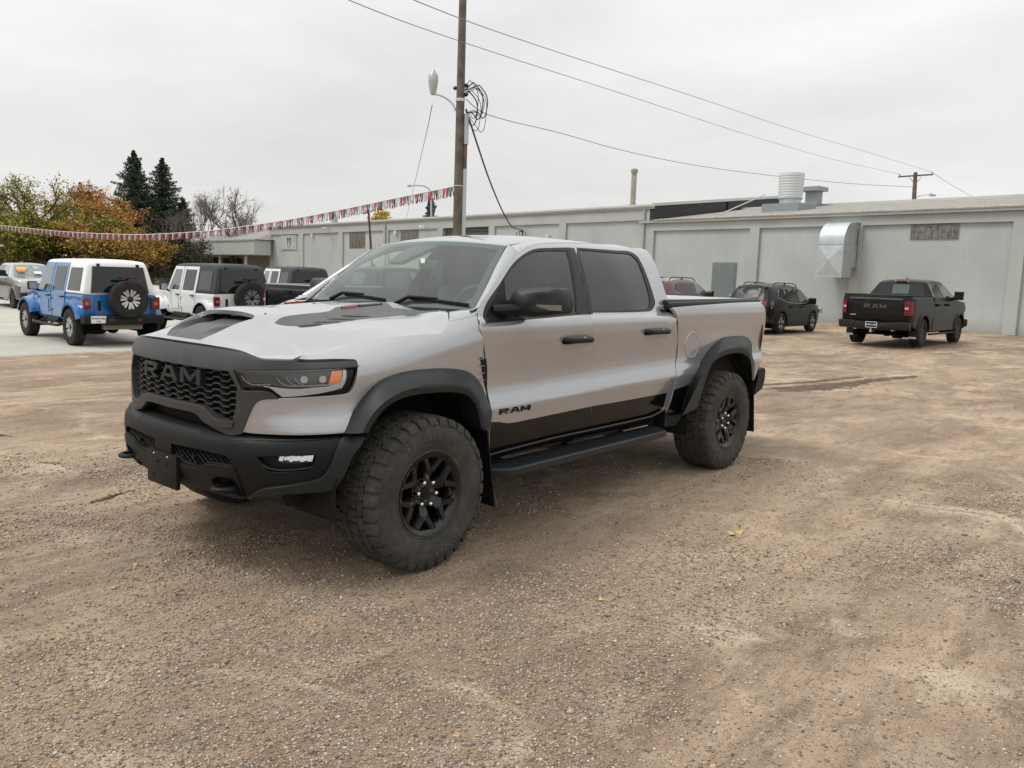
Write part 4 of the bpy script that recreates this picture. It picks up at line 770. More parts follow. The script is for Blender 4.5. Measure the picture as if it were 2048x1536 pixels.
m = MB(); V = [Wp(62.8,2.15,4.58), Wp(86.5,2.15,4.58), Wp(86.5,-12,4.58), Wp(62.8,-12,4.58), Wp(67.5,-4.5,6.35), Wp(81,-4.5,6.35)]; m.add(V, [(0,1,5,4),(1,2,5),(2,3,4,5),(3,0,4)]); oobj(m, 'hip_roof', M_SHN)
for u in (66.3, 73.6, 81.2): m = MB(); wbox(m, u-.10, u+.10, 1.4, 1.6, -.4, 3.0); oobj(m, 'column', mat('column_white', (.55,.56,.53), .6))
m = MB(); wbox(m, 63.8, 86, -9, -1.0, -1, 3.0); oobj(m, 'office_wall', mat('office_stone', (.30,.30,.26), .8, var=.15, vscale=4))
for u in (74.5, 77.7, 80.9, 84.1):
    m = MB(); wbox(m, u-1.5, u+1.5, -1.0, -.95, .6, 2.9); f_ = oobj(m, 'window_frame', M_GUT); m = MB(); wbox(m, u-1.4, u+1.4, -.95, -.94, .7, 2.8); m.obj('pane', M_DARK, f_)
# roof furniture
def free(m, name, mt, label, cat, **k): o = m.obj(name, mt, None, **k); return tag(o, label, cat)
ve = empty('roof_ventilator', Wp(5.8,-4.6,6.0), 0, 'large ribbed white drum ventilator on a grey roof curb', 'ventilator')
def vobj(m, name, mt, **k): o = m.obj(name, mt, None, **k); o.parent = ve; o.matrix_parent_inverse = Matrix.Translation(-Vector(Wp(5.8,-4.6,6.0))); return o
vc = Vector(Wp(6.0,-4.3,0)); prof = []
for i in range(9): z = 6.40+i*.143; prof += [(.625+.006*i,z),(.638+.006*i,z+.02),(.638+.006*i,z+.05),(.625+.006*i,z+.07)]
prof += [(.68,7.70),(.66,7.72),(.0,7.74)]
m = MB(); m.lathe([(.60,6.30),(.64,6.38)]+prof, 40, 'z', (vc.x,vc.y,0)); vobj(m, 'vent_drum', mat('vent_white', (.58,.61,.60), .5, .2), smooth=True)
m = MB(); m.lathe([(.57,6.05),(.57,6.32),(.64,6.34),(.66,6.38)], 40, 'z', (vc.x,vc.y,0)); vobj(m, 'vent_collar', M_GAL, smooth=True)
m = MB(); wbox(m, 4.95, 7.15, -5.2, -3.4, 5.4, 6.06); vobj(m, 'vent_curb', mat('curb_blue_grey', (.27,.31,.32), .5, .3))
v2 = empty('flue_box', Wp(6.2,-8,6.2), 0, 'square grey metal flue with wide flat cap behind the drum ventilator', 'flue')
def v2o(m, name, mt): o = m.obj(name, mt, None); o.parent = v2; o.matrix_parent_inverse = Matrix.Translation(-Vector(Wp(6.2,-8,6.2))); return o
m = MB(); wbox(m, 6.38, 7.12, -8.3, -7.7, 6.0, 7.12); v2o(m, 'flue_stack', M_GAL if False else mat('curb_blue_grey', (.27,.31,.32), .5, .3)); m = MB(); wbox(m, 6.15, 7.42, -8.5, -7.4, 7.12, 7.36); v2o(m, 'flue_cap', mat('curb_blue_grey', (.27,.31,.32), .5, .3))
m = MB(); m.tube([Wp(8.6,-1.6,5.42), Wp(7.1,-3.6,6.6)], .035, 6); free(m, 'roof_brace', M_FAS, 'slanting white pipe brace on the low roof beside the drum ventilator', 'brace')
ch = Vector(Wp(16.25,-3.,0)); m = MB(); m.lathe([(.27,6.1),(.27,6.36),(.22,6.40),(.17,6.44),(.17,7.0),(.18,7.01),(.17,7.02),(.17,7.6),(.18,7.61),(.17,7.62),(.17,8.32),(.22,8.35),(.22,8.56),(.17,8.60),(0,8.63)], 20, 'z', (ch.x,ch.y,0))
free(m, 'chimney_pipe', mat('aged_flue', (.34,.31,.26), .5, .4, var=.3, vscale=4), 'tall thin rusty metal chimney pipe on the upper roof', 'chimney', smooth=True)
m = MB(); wbox(m, 54.6, 55.1, -3, -2.5, 6.1, 7.15); free(m, 'roof_vent', M_GUT, 'short grey square vent pipe sticking up behind the long eaves', 'vent')
# ================================================================== POLES AND WIRES
def at(px, py, dep): v = Vector(CAM_P)+(_f+_r*((px-1024)/CAM_F)+_u*((768-py)/CAM_F))*dep; return v
M_WOOD = mat('weathered_pole', (.125,.100,.080), .9, var=.35, vscale=3, bump=.6, bscale=18); M_WIRE = mat('wire', (.03,.03,.032), .6); M_WIREG = mat('grey_wire', (.22,.22,.22), .6); M_PVC = mat('grey_conduit', (.46,.50,.51), .5)
up = empty('utility_pole', (17.0,15.4,-.1), 0, 'weathered wooden utility pole with grey conduits rising behind the silver pickup', 'utility pole')
def uo(m, name, mt, **k): o = m.obj(name, mt, None, **k); o.parent = up; o.matrix_parent_inverse = Matrix.Translation((-17.0,-15.4,.1)); return o
base = Vector((16.93,15.33,-.3)); dirp = (Vector((17.63,16.03,7.69))-Vector((17.19,15.60,3.0))).normalized(); dirp = Vector((.052,.050,1)).normalized(); base = Vector((17.19,15.60,3.0))-dirp*3.3
pp = lambda h: base+dirp*h
right = Vector((_r.x,_r.y,0)).normalized()
m = MB(); m.tube([pp(0),pp(3),pp(6),pp(9),pp(12.4)], [.165,.155,.145,.135,.12], 16); uo(m, 'pole_shaft', M_WOOD, smooth=True)
m = MB(); 
for h0, h1, o_, w_ in ((2.0,5.52,.205,.075),(6.35,7.35,.22,.085)):
    a0, a1 = pp(h0)+right*o_, pp(h1)+right*o_; m.tube([a0,a1], w_, 8); uo(m, 'conduit', M_PVC, smooth=True); m = MB()
m = MB(); m.tube([pp(5.5)+right*.20, pp(6.4)+right*.20], .07, 8); uo(m, 'conduit', M_WOOD, smooth=True)
m = MB(); m.tube([pp(4.92),pp(4.95)], [.17,.17], 16); m.tube([pp(7.75),pp(7.85)], [.16,.16], 12); uo(m, 'pole_band', M_GAL)
arm = [pp(7.45)-right*.16, pp(7.7)-right*.28, pp(7.92)-right*.62, pp(7.98)-right*.92]
m = MB(); m.tube(c3(arm,.08), .035, 8); uo(m, 'lamp_arm', M_GAL, smooth=True)
h = pp(7.95)-right*.93; m = MB(); m.lathe([(.05,0),(.10,.04),(.13,.20),(.17,.42),(.17,.62),(.10,.72),(.06,.80),(0,.82)], 20, 'z', tuple(h)); uo(m, 'lamp_head', mat('lamp_glass_grey', (.42,.44,.42), .4, .3), smooth=True)
for hh, s in ((8.15,-1),(8.25,1),(7.95,1)):
    m = MB(); a0 = pp(hh)+right*.14*s; m.lathe([(.0,-.02),(.05,0),(.075,.05),(.05,.10),(.0,.12)], 12, 'z', tuple(a0+right*.05*s)); uo(m, 'insulator', mat('dark_porcelain', (.02,.018,.016), .3), smooth=True)
rg = random.Random(9)
for k in range(7):      # hanging service loops
    x0 = .25+.06*k; x1 = x0+.28+.05*rg.random(); dn = .55+.75*rg.random(); t0 = 7.9+.35*rg.random(); dp = rg.uniform(-.25,.25)
    dv = Vector((_f.x,_f.y,0))*dp; pts = [pp(t0)+right*.15, pp(t0+.22)+right*x0+dv, pp(t0-.2)+right*(x1)+dv, pp(t0-dn)+right*(x1-.04)+dv, pp(t0-dn-.12)+right*((x0+x1)/2)+dv, pp(t0-dn+.1)+right*(x0-.03)+dv, pp(7.4)+right*.22]
    m = MB(); m.tube(c3(pts,.07), .012 if k % 3 else .020, 6); uo(m, 'cable_loop', M_WIRE, smooth=True)
def wire(name, pts, r, mt, label): m = MB(); m.tube(c3(pts, .5), r, 5, caps=False); return tag(m.obj(name, mt, None, smooth=True), label, 'cable')
wc = Vector(Wp(23.2,.0,4.80)); P_ = [pp(7.5)+right*.2]; q1 = P_[0]
for t in (.12,.25,.45,.65,.85,.95): v = q1.lerp(wc, t); v.z -= 1.30*math.sin(math.pi*t)*(.9 if t < .5 else 1.0); P_.append(v)
wire('service_cable', P_+[wc+WN*.15], .035, M_WIRE, 'thick black twisted cable drooping from the utility pole to the grey building')
m = MB(); c = Vector(Wp(23.2,.12,4.75)); m.tube([c,c-Vector((0,0,1.2))], .05, 8)
for k in range(4): m.tube(c3([c, c+WD*(.5-.3*k)+WN*.1-Vector((0,0,.15)), c+WD*(.55-.35*k)-Vector((0,0,.7))],.1), .022, 5)
free(m, 'service_drop', M_WIRE, 'tangle of black cables and a mast head on the grey wall', 'cable bracket')
wire('guy_wire', [pp(7.6)-right*.95, at(845,300,48), at(812,438,82)], .018, M_WIREG, 'thin grey wire slanting down left from the utility pole lamp to the eaves')
fp = Vector((60.3,12.9,0)); fd = Vector((.0,.0,1)); far_p = empty('utility_pole', (60.1,12.8,-.2), 0, 'distant wooden utility pole with a crossarm beyond the low roof', 'utility pole')
def fo_(m, name, mt, **k): o = m.obj(name, mt, None, **k); o.parent = far_p; o.matrix_parent_inverse = Matrix.Translation((-60.1,-12.8,.2)); return o
m = MB(); m.tube([Vector((60.0,12.75,-.2)), at(1828,400,58), at(1831,345,58)], [.20,.15,.13], 10); fo_(m, 'pole_shaft', M_WOOD, smooth=True)
m = MB(); m.tube([at(1797,353.5,58), at(1866,349,58)], .06, 6); fo_(m, 'crossarm', M_WOOD)
m = MB(); m.tube([at(1818,355,58), at(1829,366,58)], .02, 5); m.tube([at(1843,354,58), at(1832,366,58)], .02, 5); fo_(m, 'brace', M_WOOD)
for x, y in ((1799.5,350),(1864.5,345.5)): m = MB(); a0 = at(x,y,58); m.lathe([(0,-.06),(.06,-.02),(.06,.06),(0,.1)], 8, 'z', tuple(a0)); fo_(m, 'insulator', M_GAL)
m = MB(); m.tube(c3([at(1831,395,58), at(1845,391,58), at(1860,389,58)],.2), .03, 5); m.tube([at(1860,389,58), at(1872,391,58)], [.12,.06], 8); fo_(m, 'street_light_arm', M_PVC)
wire('overhead_wire', [pp(7.85)+right*.2, at(975,229,30), at(1120,266,36), at(1250,302,41), at(1400,332,47), at(1560,353,52), at(1700,367,55), at(1829,374,58)], .016, M_WIREG, 'grey wire running right from the near utility pole above the roof')
wire('overhead_wire', [at(560,-60,12), at(860,62,19), at(1258,192,30), at(1500,271,42), at(1660,317,50), at(1799,348,58)], .010, M_WIREG, 'lower of two thin wires crossing the sky to the distant crossarm')
wire('overhead_wire', [at(690,-60,12), at(990,62,19), at(1385,192,30), at(1600,264,42), at(1740,306,50), at(1864,344,58)], .010, M_WIREG, 'upper of two thin wires crossing the sky to the distant crossarm')
wire('overhead_wire', [at(1864,344,58), at(1900,368,66), at(1960,400,80), at(2040,432,100)], .016, M_WIREG, 'thin wire falling away right of the distant crossarm')
m = MB(); m.tube([at(745,560,45), at(741.5,490,45), at(737,420,45)], [.065,.06,.055], 8); bp0 = at(745,560,45); bro = empty('leaning_post', tuple(bp0), 0, 'slim leaning dark brown post with a small crossbar behind the pickup roof', 'post')
def br_(m, name, mt): o = m.obj(name, mt, None); o.parent = bro; o.matrix_parent_inverse = Matrix.Translation(-bp0); return o
M_RST = mat('rust_brown', (.075,.035,.028), .8); br_(m, 'post_shaft', M_RST); m = MB(); m.tube([at(726.5,428,45), at(738,423.5,45), at(751.5,419,45)], .035, 6); br_(m, 'crossbar', M_RST)
m = MB(); m.tube([at(863,470,95), at(862,386,95)], .12, 8); m.tube(c3([at(862,386,95), at(858,378,95), at(848,372,95), at(836,371,95), at(822,371.5,95)],.5), .08, 6); m.tube([at(822,371.5,95), at(815,371.5,95)], [.15,.12], 8)
free(m, 'street_lamp', mat('lamp_pole_grey', (.38,.39,.38), .5), 'curved grey street lamp rising behind the long roof left of the pole', 'street lamp', smooth=True)
# ---- pennant string
bp_ = [(17.35,15.75,4.67),(17.48,18.86,4.40),(17.62,21.92,4.12),(17.77,25.44,3.83),(17.91,28.66,3.62),(18.02,31.36,3.48),(18.15,34.33,3.37),(18.4,40.05,3.29),(18.54,43.32,3.32),(18.87,50.94,3.53),(19.14,57.34,3.80),(19.52,66.07,4.24),(19.7,72,4.6),(19.9,78,5.0)]
cu = c3(bp_, .27); bst = empty('pennant_string', bp_[0], 0, 'long string of red, black and silver fringed pennants from the pole across to the trees', 'pennant string')
def bo_(m, name, mt): o = m.obj(name, mt, None); o.parent = bst; o.matrix_parent_inverse = Matrix.Translation(-Vector(bp_[0])); return o
m = MB(); m.tube(cu, .014, 4, caps=False); bo_(m, 'cord', mat('white_cord', (.7,.7,.68), .6))
m = MB(); m.tube([pp(4.9)-right*.15, Vector(bp_[0])], .02, 6); bo_(m, 'tie_rope', mat('white_cord', (.7,.7,.68), .6))
M_PN = [mat('pennant_silver', (.46,.47,.47), .35, .3), mat('pennant_black', (.015,.015,.017), .35), mat('pennant_red', (.36,.008,.022), .45)]
rg = random.Random(21); k = 0
for i in range(1, len(cu)-1):
    a, b = Vector(cu[i]), Vector(cu[i+1]); wdt = (b-a).length
    if i > 290: break
    ci = (i//1) % 3; m = MB(); ns = 5; L_ = .34
    for s in range(ns):
        t0, t1 = (s+.04)/ns, (s+.90)/ns; tw = rg.uniform(-.07,.07); bl = rg.uniform(-.05,.05)
        for (ta, z0_, zb_) in ((0,0,L_*.35),(1,L_*.35,L_*rg.uniform(.85,1.05))):
            p0 = a.lerp(b, t0 if not ta else t0+tw*.3); p1 = a.lerp(b, t1 if not ta else t1+tw*.3); q0 = p0+Vector((bl*(ta+.3), tw*ta*.6, 0)); q1 = p1+Vector((bl*(ta+.3), tw*ta*.6, 0))
            if ta: p0 = p0+Vector((bl*.3,0,0)); p1 = p1+Vector((bl*.3,0,0))
            m.add([p0-Vector((0,0,z0_)), p1-Vector((0,0,z0_)), q1-Vector((0,0,zb_)), q0-Vector((0,0,zb_))], [(0,1,2,3)])
    bo_(m, 'pennant', M_PN[ci])
# ================================================================== TREES
def leaf_mat(name, cols, rough=.65):
    m = bpy.data.materials.new(name); m.use_nodes = True; nt = m.node_tree; b = nt.nodes['Principled BSDF']; g = nt.nodes.new('ShaderNodeNewGeometry'); r = nt.nodes.new('ShaderNodeValToRGB')
    while len(r.color_ramp.elements) < len(cols): r.color_ramp.elements.new(.5)
    for i, c in enumerate(cols): r.color_ramp.elements[i].position = i/(len(cols)-1); r.color_ramp.elements[i].color = (*c, 1)
    nt.links.new(g.outputs['Random Per Island'], r.inputs[0]); nt.links.new(r.outputs[0], b.inputs['Base Color']); b.inputs['Roughness'].default_value = rough; b.inputs['Specular IOR Level'].default_value = .2
    return m
M_BARK = mat('bark', (.085,.068,.055), .95, var=.3, vscale=4); M_BARKG = mat('bark_grey', (.15,.125,.11), .95, var=.25, vscale=4)
def quads(name, C, S, rg, m, parent, flat=1.):
    n = len(C); a = rg.normal(size=(n,3)); a /= np.linalg.norm(a,axis=1)[:,None]; b = rg.normal(size=(n,3)); b -= a*np.sum(a*b,1)[:,None]; b /= np.linalg.norm(b,axis=1)[:,None]
    S = np.asarray(S)[:,None] if hasattr(S,'__len__') else S; V = np.stack([C-a*S, C-b*S*.55, C+a*S, C+b*S*.55],1).reshape(-1,3)
    me = bpy.data.meshes.new(name); me.vertices.add(n*4); me.vertices.foreach_set('co', V.ravel()); me.loops.add(n*4); me.loops.foreach_set('vertex_index', np.arange(n*4,dtype=np.int32)); me.polygons.add(n); me.polygons.foreach_set('loop_start', (np.arange(n)*4).astype(np.int32)); me.polygons.foreach_set('loop_total', np.full(n,4,np.int32)); me.materials.append(m); me.update(calc_edges=True)
    return link(bpy.data.objects.new(name, me), parent)
def broad(px, top, dep, width, lean, seed, lm, n, label, leafsize=.11, bark=None, trunk=.20, bare=.0, cat='tree', base_z=-.4, lowest=.18, dens_top=1., group=None):
    """tree whose crown top is seen at (px, top) at distance dep; width in metres"""
    rg = np.random.default_rng(seed); T = at(px, top, dep); H = T.z-base_z; root = empty(cat.replace(' ','_') if cat != 'tree' else 'broadleaf_tree', (T.x, T.y, base_z), 0, label, cat, group); m = MB(); tips = []
    def grow(p, d, L_, r, lv):
        segs = 3; pts = [p]; q = Vector(p)
        for s in range(segs): d = (d+Vector(rg.normal(size=3))*.16+Vector((0,0,.06 if lv else .02))).normalized(); q = q+d*(L_/segs); pts.append(Vector(q))
        m.tube(pts, list(np.linspace(r, r*.62, segs+1)), 6 if lv < 2 else 4 if lv < 4 else 3, caps=False)
        if lv >= 2: tips.extend([pts[1], pts[2], pts[3]])
        if lv >= (6 if bare else 4): return
        for c in range(3 if lv else 4):
            a = rg.uniform(.35,.85); ax = Vector(rg.normal(size=3)); nd = (d+(ax-d*ax.dot(d)).normalized()*math.tan(a)*.8).normalized(); grow(pts[-1] if c < 2 else pts[2], nd, L_*rg.uniform(.58,.80), r*.58, lv+1)
    grow(Vector((0,0,0)), Vector((lean,0,1)).normalized(), H*.26, trunk, 0)
    V = np.array(m.V); cxy = np.array([t[:] for t in tips]); top_ = V[:,2].max(); ext = np.percentile(np.abs(cxy[:,:2]-cxy[:,:2].mean(0)), 97)
    sx = (width/2)/max(ext,.1); sz = H/top_; c0 = cxy[:,:2].mean(0)
    def warp(A): A = np.array(A, float); f = np.clip(A[:,2]/top_*1.6, 0, 1)[:,None]; A[:,:2] = (A[:,:2]-c0*f)*(1+(sx-1)*f); A[:,2] *= sz; return A
    m.V = [tuple(v) for v in warp(m.V)]; m.obj('trunk', bark or M_BARK, root, True)
    if n:
        Tp = warp([t[:] for t in tips]); Tp = Tp[Tp[:,2] > H*lowest]; idx = rg.integers(0, len(Tp), n); cl = rg.normal(size=(len(Tp),3))*.25; C = Tp[idx]+cl[idx]+rg.normal(size=(n,3))*np.array([.36,.36,.30])*width/9
        quads('crown', C, leafsize*(.6+.8*rg.random(n)), rg, lm, root)
    return root
def spruce(px, top, dep, base_z, width, seed, lm, label, dens=1., lo=0.05):
    rg = np.random.default_rng(seed); T = at(px, top, dep); H = T.z-base_z; root = empty('spruce_tree', (T.x, T.y, base_z), 0, label, 'spruce')
    m = MB(); m.tube([(0,0,0),(0,0,H*.97)], [.22,.03], 8); C = []; S = []
    z = H*lo
    while z < H*.985:
        f = 1-z/H; R_ = width/2*(f**.78)*(1 if f > .06 else .5)*(.80+.35*rg.random())+.12; nb = max(4, int(6+6*f)); a0 = rg.random()*6.28
        for b in range(nb):
            a = a0+6.283*b/nb+rg.normal()*.15; R2 = R_*rg.uniform(.55,1.15); dr = -.16*R2; pts = []
            for q in np.linspace(0, 1, 4): pts.append((math.cos(a)*R2*q, math.sin(a)*R2*q, z+dr*math.sin(q*2.0)+.10*R2*q*q))
            m.tube(pts, [.035*f+.012,.03*f+.01,.02*f+.006,.004], 3, caps=False)
            k = int((26+60*R2)*dens); q = rg.random(k)**.7; w_ = .10+.16*R2*np.sin(np.clip(q*1.15,0,1)*math.pi*.8)
            x = math.cos(a)*R2*q; y = math.sin(a)*R2*q; o_ = rg.normal(size=k)*w_*.55; zz = z+dr*np.sin(q*2.0)+.10*R2*q*q-np.abs(rg.normal(size=k))*.16-.04
            C.append(np.stack([x-math.sin(a)*o_, y+math.cos(a)*o_, zz],1)); S.append(np.full(k, .085))
        z += .20+.16*f+.1*rg.random()
    m.obj('trunk', M_BARK, root); quads('foliage', np.concatenate(C), np.concatenate(S)*(.7+.6*rg.random(sum(map(len,S)))), rg, lm, root); return root
G1 = leaf_mat('leaf_olive_yellow', [(.13,.145,.03),(.25,.24,.045),(.38,.33,.07),(.46,.40,.11),(.21,.21,.04)])
G2 = leaf_mat('leaf_green', [(.08,.10,.022),(.16,.18,.035),(.26,.24,.045),(.34,.28,.06)])
O1 = leaf_mat('leaf_orange', [(.22,.10,.035),(.40,.20,.055),(.50,.28,.08),(.34,.16,.05),(.55,.36,.12)])
O2 = leaf_mat('leaf_ochre', [(.16,.11,.035),(.30,.19,.05),(.45,.28,.06),(.20,.14,.04)])
Y1 = leaf_mat('leaf_yellow', [(.35,.24,.03),(.48,.36,.05),(.55,.42,.07)])
P1_ = leaf_mat('leaf_plum', [(.07,.035,.035),(.12,.06,.05),(.09,.05,.045)])
S1 = leaf_mat('spruce_needles', [(.020,.034,.018),(.036,.054,.028),(.055,.072,.036)]); K1 = leaf_mat('leaf_dark', [(.02,.025,.012),(.045,.045,.02),(.07,.055,.025)])
broad(58,352,79,8.4,.05,3,G1,6500,'broad yellow green tree with forked trunk at the far left of the treeline', leafsize=0.104, trunk=.24, lowest=.30)
broad(8,362,87,4.8,.0,4,P1_,1600,'thin plum leaved tree at the extreme left edge of the treeline', leafsize=0.110, trunk=.12)
broad(20,425,74,9.2,.0,5,G2,10000,'low dark olive green tree below the forked yellow green tree', leafsize=0.134, lowest=.03)
broad(118,438,75,7.9,.0,6,G2,11000,'low rounded green tree standing left of the orange trees', leafsize=0.134, lowest=.03)
broad(150,372,87,5.8,.0,8,O1,5200,'rust orange tree top beside the small spruce tip', leafsize=0.122, lowest=.25)
broad(207,372,81,7.4,.02,7,O1,6500,'tall rust orange tree left of the two big spruces', leafsize=0.122, lowest=.2)
broad(190,452,74,8.7,.0,9,O2,10500,'low ochre brown tree below the tall orange tree', leafsize=0.122, lowest=.03)
broad(285,462,75,6.1,.0,10,O2,6500,'low golden brown bush under the big spruces', leafsize=0.122, lowest=.03)
broad(62,448,73,6.6,.0,12,G1,5500,'yellowing low tree between the two dark green low trees', leafsize=0.122, lowest=.03)
spruce(160,358,112,-.4,6.0,1,S1,'small spruce tip poking above the orange trees', .5, .4)
spruce(267,296,106,-.4,12.6,2,S1,'tallest dark spruce, left one of the big pair', 1.15)
spruce(324,311,110,-.4,12.8,3,S1,'dark spruce, right one of the big pair beside the bare trees', 1.1)
spruce(366,392,111,-.4,7.4,5,S1,'shorter dark spruce half hidden by the grey bare bush', .9)
spruce(862,381,110,-.4,5.2,4,S1,'lone small spruce above the long roof behind the street lamp', .8, .2)
broad(350,408,95,7.4,.0,21,None,0,'dense grey leafless bush in front of the spruces', bark=M_BARKG, trunk=.13, bare=1)
broad(408,364,121,8.4,.02,22,O2,500,'bare branching tree right of the spruces', bark=M_BARKG, trunk=.22, bare=1, leafsize=0.110)
broad(462,374,94,7.4,-.03,23,P1_,700,'bare many branched tree just left of the long grey roof', bark=M_BARKG, trunk=.22, bare=1, leafsize=.09)
broad(340,470,87,7.4,.0,24,K1,6500,'dark brown shrub mass left of the office canopy', leafsize=0.122, lowest=.03)
broad(300,505,79,6.9,.0,26,K1,6500,'very dark low shrub behind the blue jeep style vehicle roof', leafsize=0.134, lowest=.02)
broad(500,420,100,3.6,.0,27,P1_,500,'small bare reddish tree showing over the office roof', bark=M_BARKG, trunk=.12, bare=1)
broad(755,421,112,6.8,.0,28,Y1,7000,'bright yellow round tree top behind the long roof', leafsize=.16, lowest=.2)
broad(905,431,115,4.5,.0,29,P1_,500,'faint reddish tree top just left of the utility pole', bark=M_BARKG, trunk=.12, bare=1)
# rough grass beyond the pad and a far belt of trees
M_GRS = mat('autumn_grass', (.10,.105,.035), .95, var=.35, vscale=.5)
gr = grid_sheet('grass_verge', np.linspace(-80,34,50), np.linspace(62,150,40), M_GRS, lambda x, y: lay_of_land(x, y)+.03*vnoise(x,y,.4,3)+.02); gr['kind'] = 'structure'
rg = np.random.default_rng(77); n = 26000; th = rg.uniform(-.15,2.2,n); rd = rg.uniform(150,190,n); C = np.stack([CAM_P[0]+rd*np.cos(th+.35), CAM_P[1]+rd*np.sin(th+.35), rg.random(n)*(3.5+2.5*vnoise(th,th*0,9,2)+1.2*vnoise(th,th*0,30,3))-.5],1)
fw_ = quads('distant_wood', C, .55, rg, K1, None); fw_['kind'] = 'stuff'
hed = []; rg = np.random.default_rng(78); n = 15000; t = rg.random(n); X = -28+t*62; C = np.stack([X, 69+rg.normal(size=n)*1.2-.06*X, -.4+2.1*rg.random(n)*(.75+.35*vnoise(X,X*0,.5,3))],1); h_ = quads('hedge', C, .12, rg, K1, None); tag(h_, 'dark straggly hedge along the foot of the left treeline', 'hedge')

# ================================================================== PARKED VEHICLES
C_GLS = mat('car_glass_dark', (.010,.012,.012), .05, coat=.25, spec=.5); C_GLG = mat('car_glass_green', (.055,.075,.07), .06, coat=1., spec=.6)
C_PLA = mat('car_trim_black', (.012,.012,.013), .5, spec=.35); C_TYR = mat('car_tyre', (.020,.020,.019), .85, spec=.3, dirt=((.08,.07,.055), .35, 1.2)); C_BLK = mat('car_void', (.005,.005,.005), .95, spec=.05)
C_RED = mat('car_lamp_red', (.15,.004,.006), .18, coat=.6); C_CLR = mat('car_lamp_clear', (.55,.55,.55), .15, .3, coat=1.); C_SLV = mat('machined_alloy', (.55,.56,.58), .3, .8); C_DRM = mat('dark_alloy', (.022,.023,.025), .35, .3)
C_WHT = mat('plate_white', (.75,.75,.73), .5)
def paint(name, col, metal=.3, rough=.3): return mat(name, col, rough, metal, 1. if max(col) > .03 else .15, .04, spec=.5 if max(col) > .03 else .22, dirt=((.22,.18,.14), .25 if max(col) > .1 else .04, .85))
def arch(xc, R, z0, n=12, zc=.40):
    a0 = math.asin(min(1, max(-1, (z0-zc)/R))); return [(xc+R*math.cos(a), zc+R*math.sin(a)) for a in np.linspace(a0, math.pi-a0, n)]
def carbody(parent, name, prof, Y, m, bowf=.10, bowr=.05, crown=.03, bev=.05, res=.12, step=.08, corner=35):
    P = resample(prof, step, corner=corner); P = P if area2(P) > 0 else P[::-1]; n = len(P)
    e = np.roll(P,-1,0)-np.roll(P,1,0); e /= np.linalg.norm(e,axis=1)[:,None]+1e-9; nr = np.stack([e[:,1], -e[:,0]],1)
    V = []; F = []; bw = np.where(nr[:,0] > 0, bowf, bowr)*np.abs(nr[:,0])+np.maximum(nr[:,1],0)*crown
    in_ = inset(P, bev); U, Fl = fill(in_, [], res); half = []
    rings = [(in_, 1., 0.), (inset(P, bev*.45), 1., bev*.12), (inset(P, bev*.12), 1., bev*.45), (P, 1., bev)]
    Y_ = lambda Q: np.array([Y(a, b) for a, b in Q])
    for s in (1, -1):
        k = len(V); V += [(a, s*Y(a, b), b) for a, b in U]; F += [tuple(k+i for i in (f if s < 0 else f[::-1])) for f in Fl]
        prev = None
        for Q, f_, dy in rings:
            k = len(V); V += [(a, s*(Y(a, b)-dy), b) for a, b in Q]
            if prev is not None: F += [(prev+i, prev+(i+1)%n, k+(i+1)%n, k+i) for i in range(n)]
            prev = k
        half.append(prev)
    ye = Y_(P)-bev; prev = half[0]
    for f_ in (.75,.45,.15,-.15,-.45,-.75):
        k = len(V); d = bw*(1-f_*f_); V += [(P[i,0]+nr[i,0]*d[i], ye[i]*f_, P[i,1]+nr[i,1]*d[i]) for i in range(n)]; F += [(prev+i, prev+(i+1)%n, k+(i+1)%n, k+i) for i in range(n)]; prev = k
    k = half[1]; F += [(prev+i, prev+(i+1)%n, k+(i+1)%n, k+i) for i in range(n)]
    mb = MB().add(V, F); o = mb.obj(name, m, parent)
    bm = bmesh.new(); bm.from_mesh(o.data); bmesh.ops.remove_doubles(bm, verts=bm.verts[:], dist=.0006); bmesh.ops.recalc_face_normals(bm, faces=bm.faces[:])
    for f in bm.faces: f.smooth = True
    for e_ in bm.edges:
        if len(e_.link_faces) == 2 and e_.calc_face_angle(0) > math.radians(38): e_.smooth = False
    bm.to_mesh(o.data); bm.free()
    o['_'] = 0; del o['_']
    return o
def flank(parent, name, poly, Y, m, off=.005, dep=.012, sides=(1,-1), res=.15, corner=35, step=.05):
    P = resample(poly, step, corner=corner); P = P if area2(P) > 0 else P[::-1]; U, F = fill(P, [], res); out = []
    for s in sides:
        V = [(a, s*(Y(a,b)+off), b) for a, b in U]; k = len(V); n = len(P); V += [(a, s*(Y(a,b)+off), b) for a, b in P]+[(a, s*(Y(a,b)+off-dep), b) for a, b in P]
        mb = MB().add(V, [tuple(f) for f in F]+[(k+i, k+(i+1)%n, k+n+(i+1)%n, k+n+i) for i in range(n)]); out.append(mb.obj(name, m, parent))
    return out
def endpanel(parent, name, poly, X, m, off=.006, dep=.015, sgn=-1, res=.12, step=.05, corner=35):
    """poly in (y,z); X(y,z) gives the body end; sgn -1 rear, +1 front"""
    P = resample(poly, step, corner=corner); P = P if area2(P) > 0 else P[::-1]; U, F = fill(P, [], res)
    V = [(X(a,b)+sgn*off, a, b) for a, b in U]; k = len(V); n = len(P); V += [(X(a,b)+sgn*off, a, b) for a, b in P]+[(X(a,b)+sgn*(off-dep), a, b) for a, b in P]
    return MB().add(V, [tuple(f) for f in F]+[(k+i, k+(i+1)%n, k+n+(i+1)%n, k+n+i) for i in range(n)]).obj(name, m, parent)
def tailx(prof, lo, hi, sgn=-1):
    P = np.array([p for p in prof if lo <= p[0] <= hi]); P = P[np.argsort(P[:,1])]
    return lambda z: float(np.interp(z, P[:,1], P[:,0]))
_wh = {}
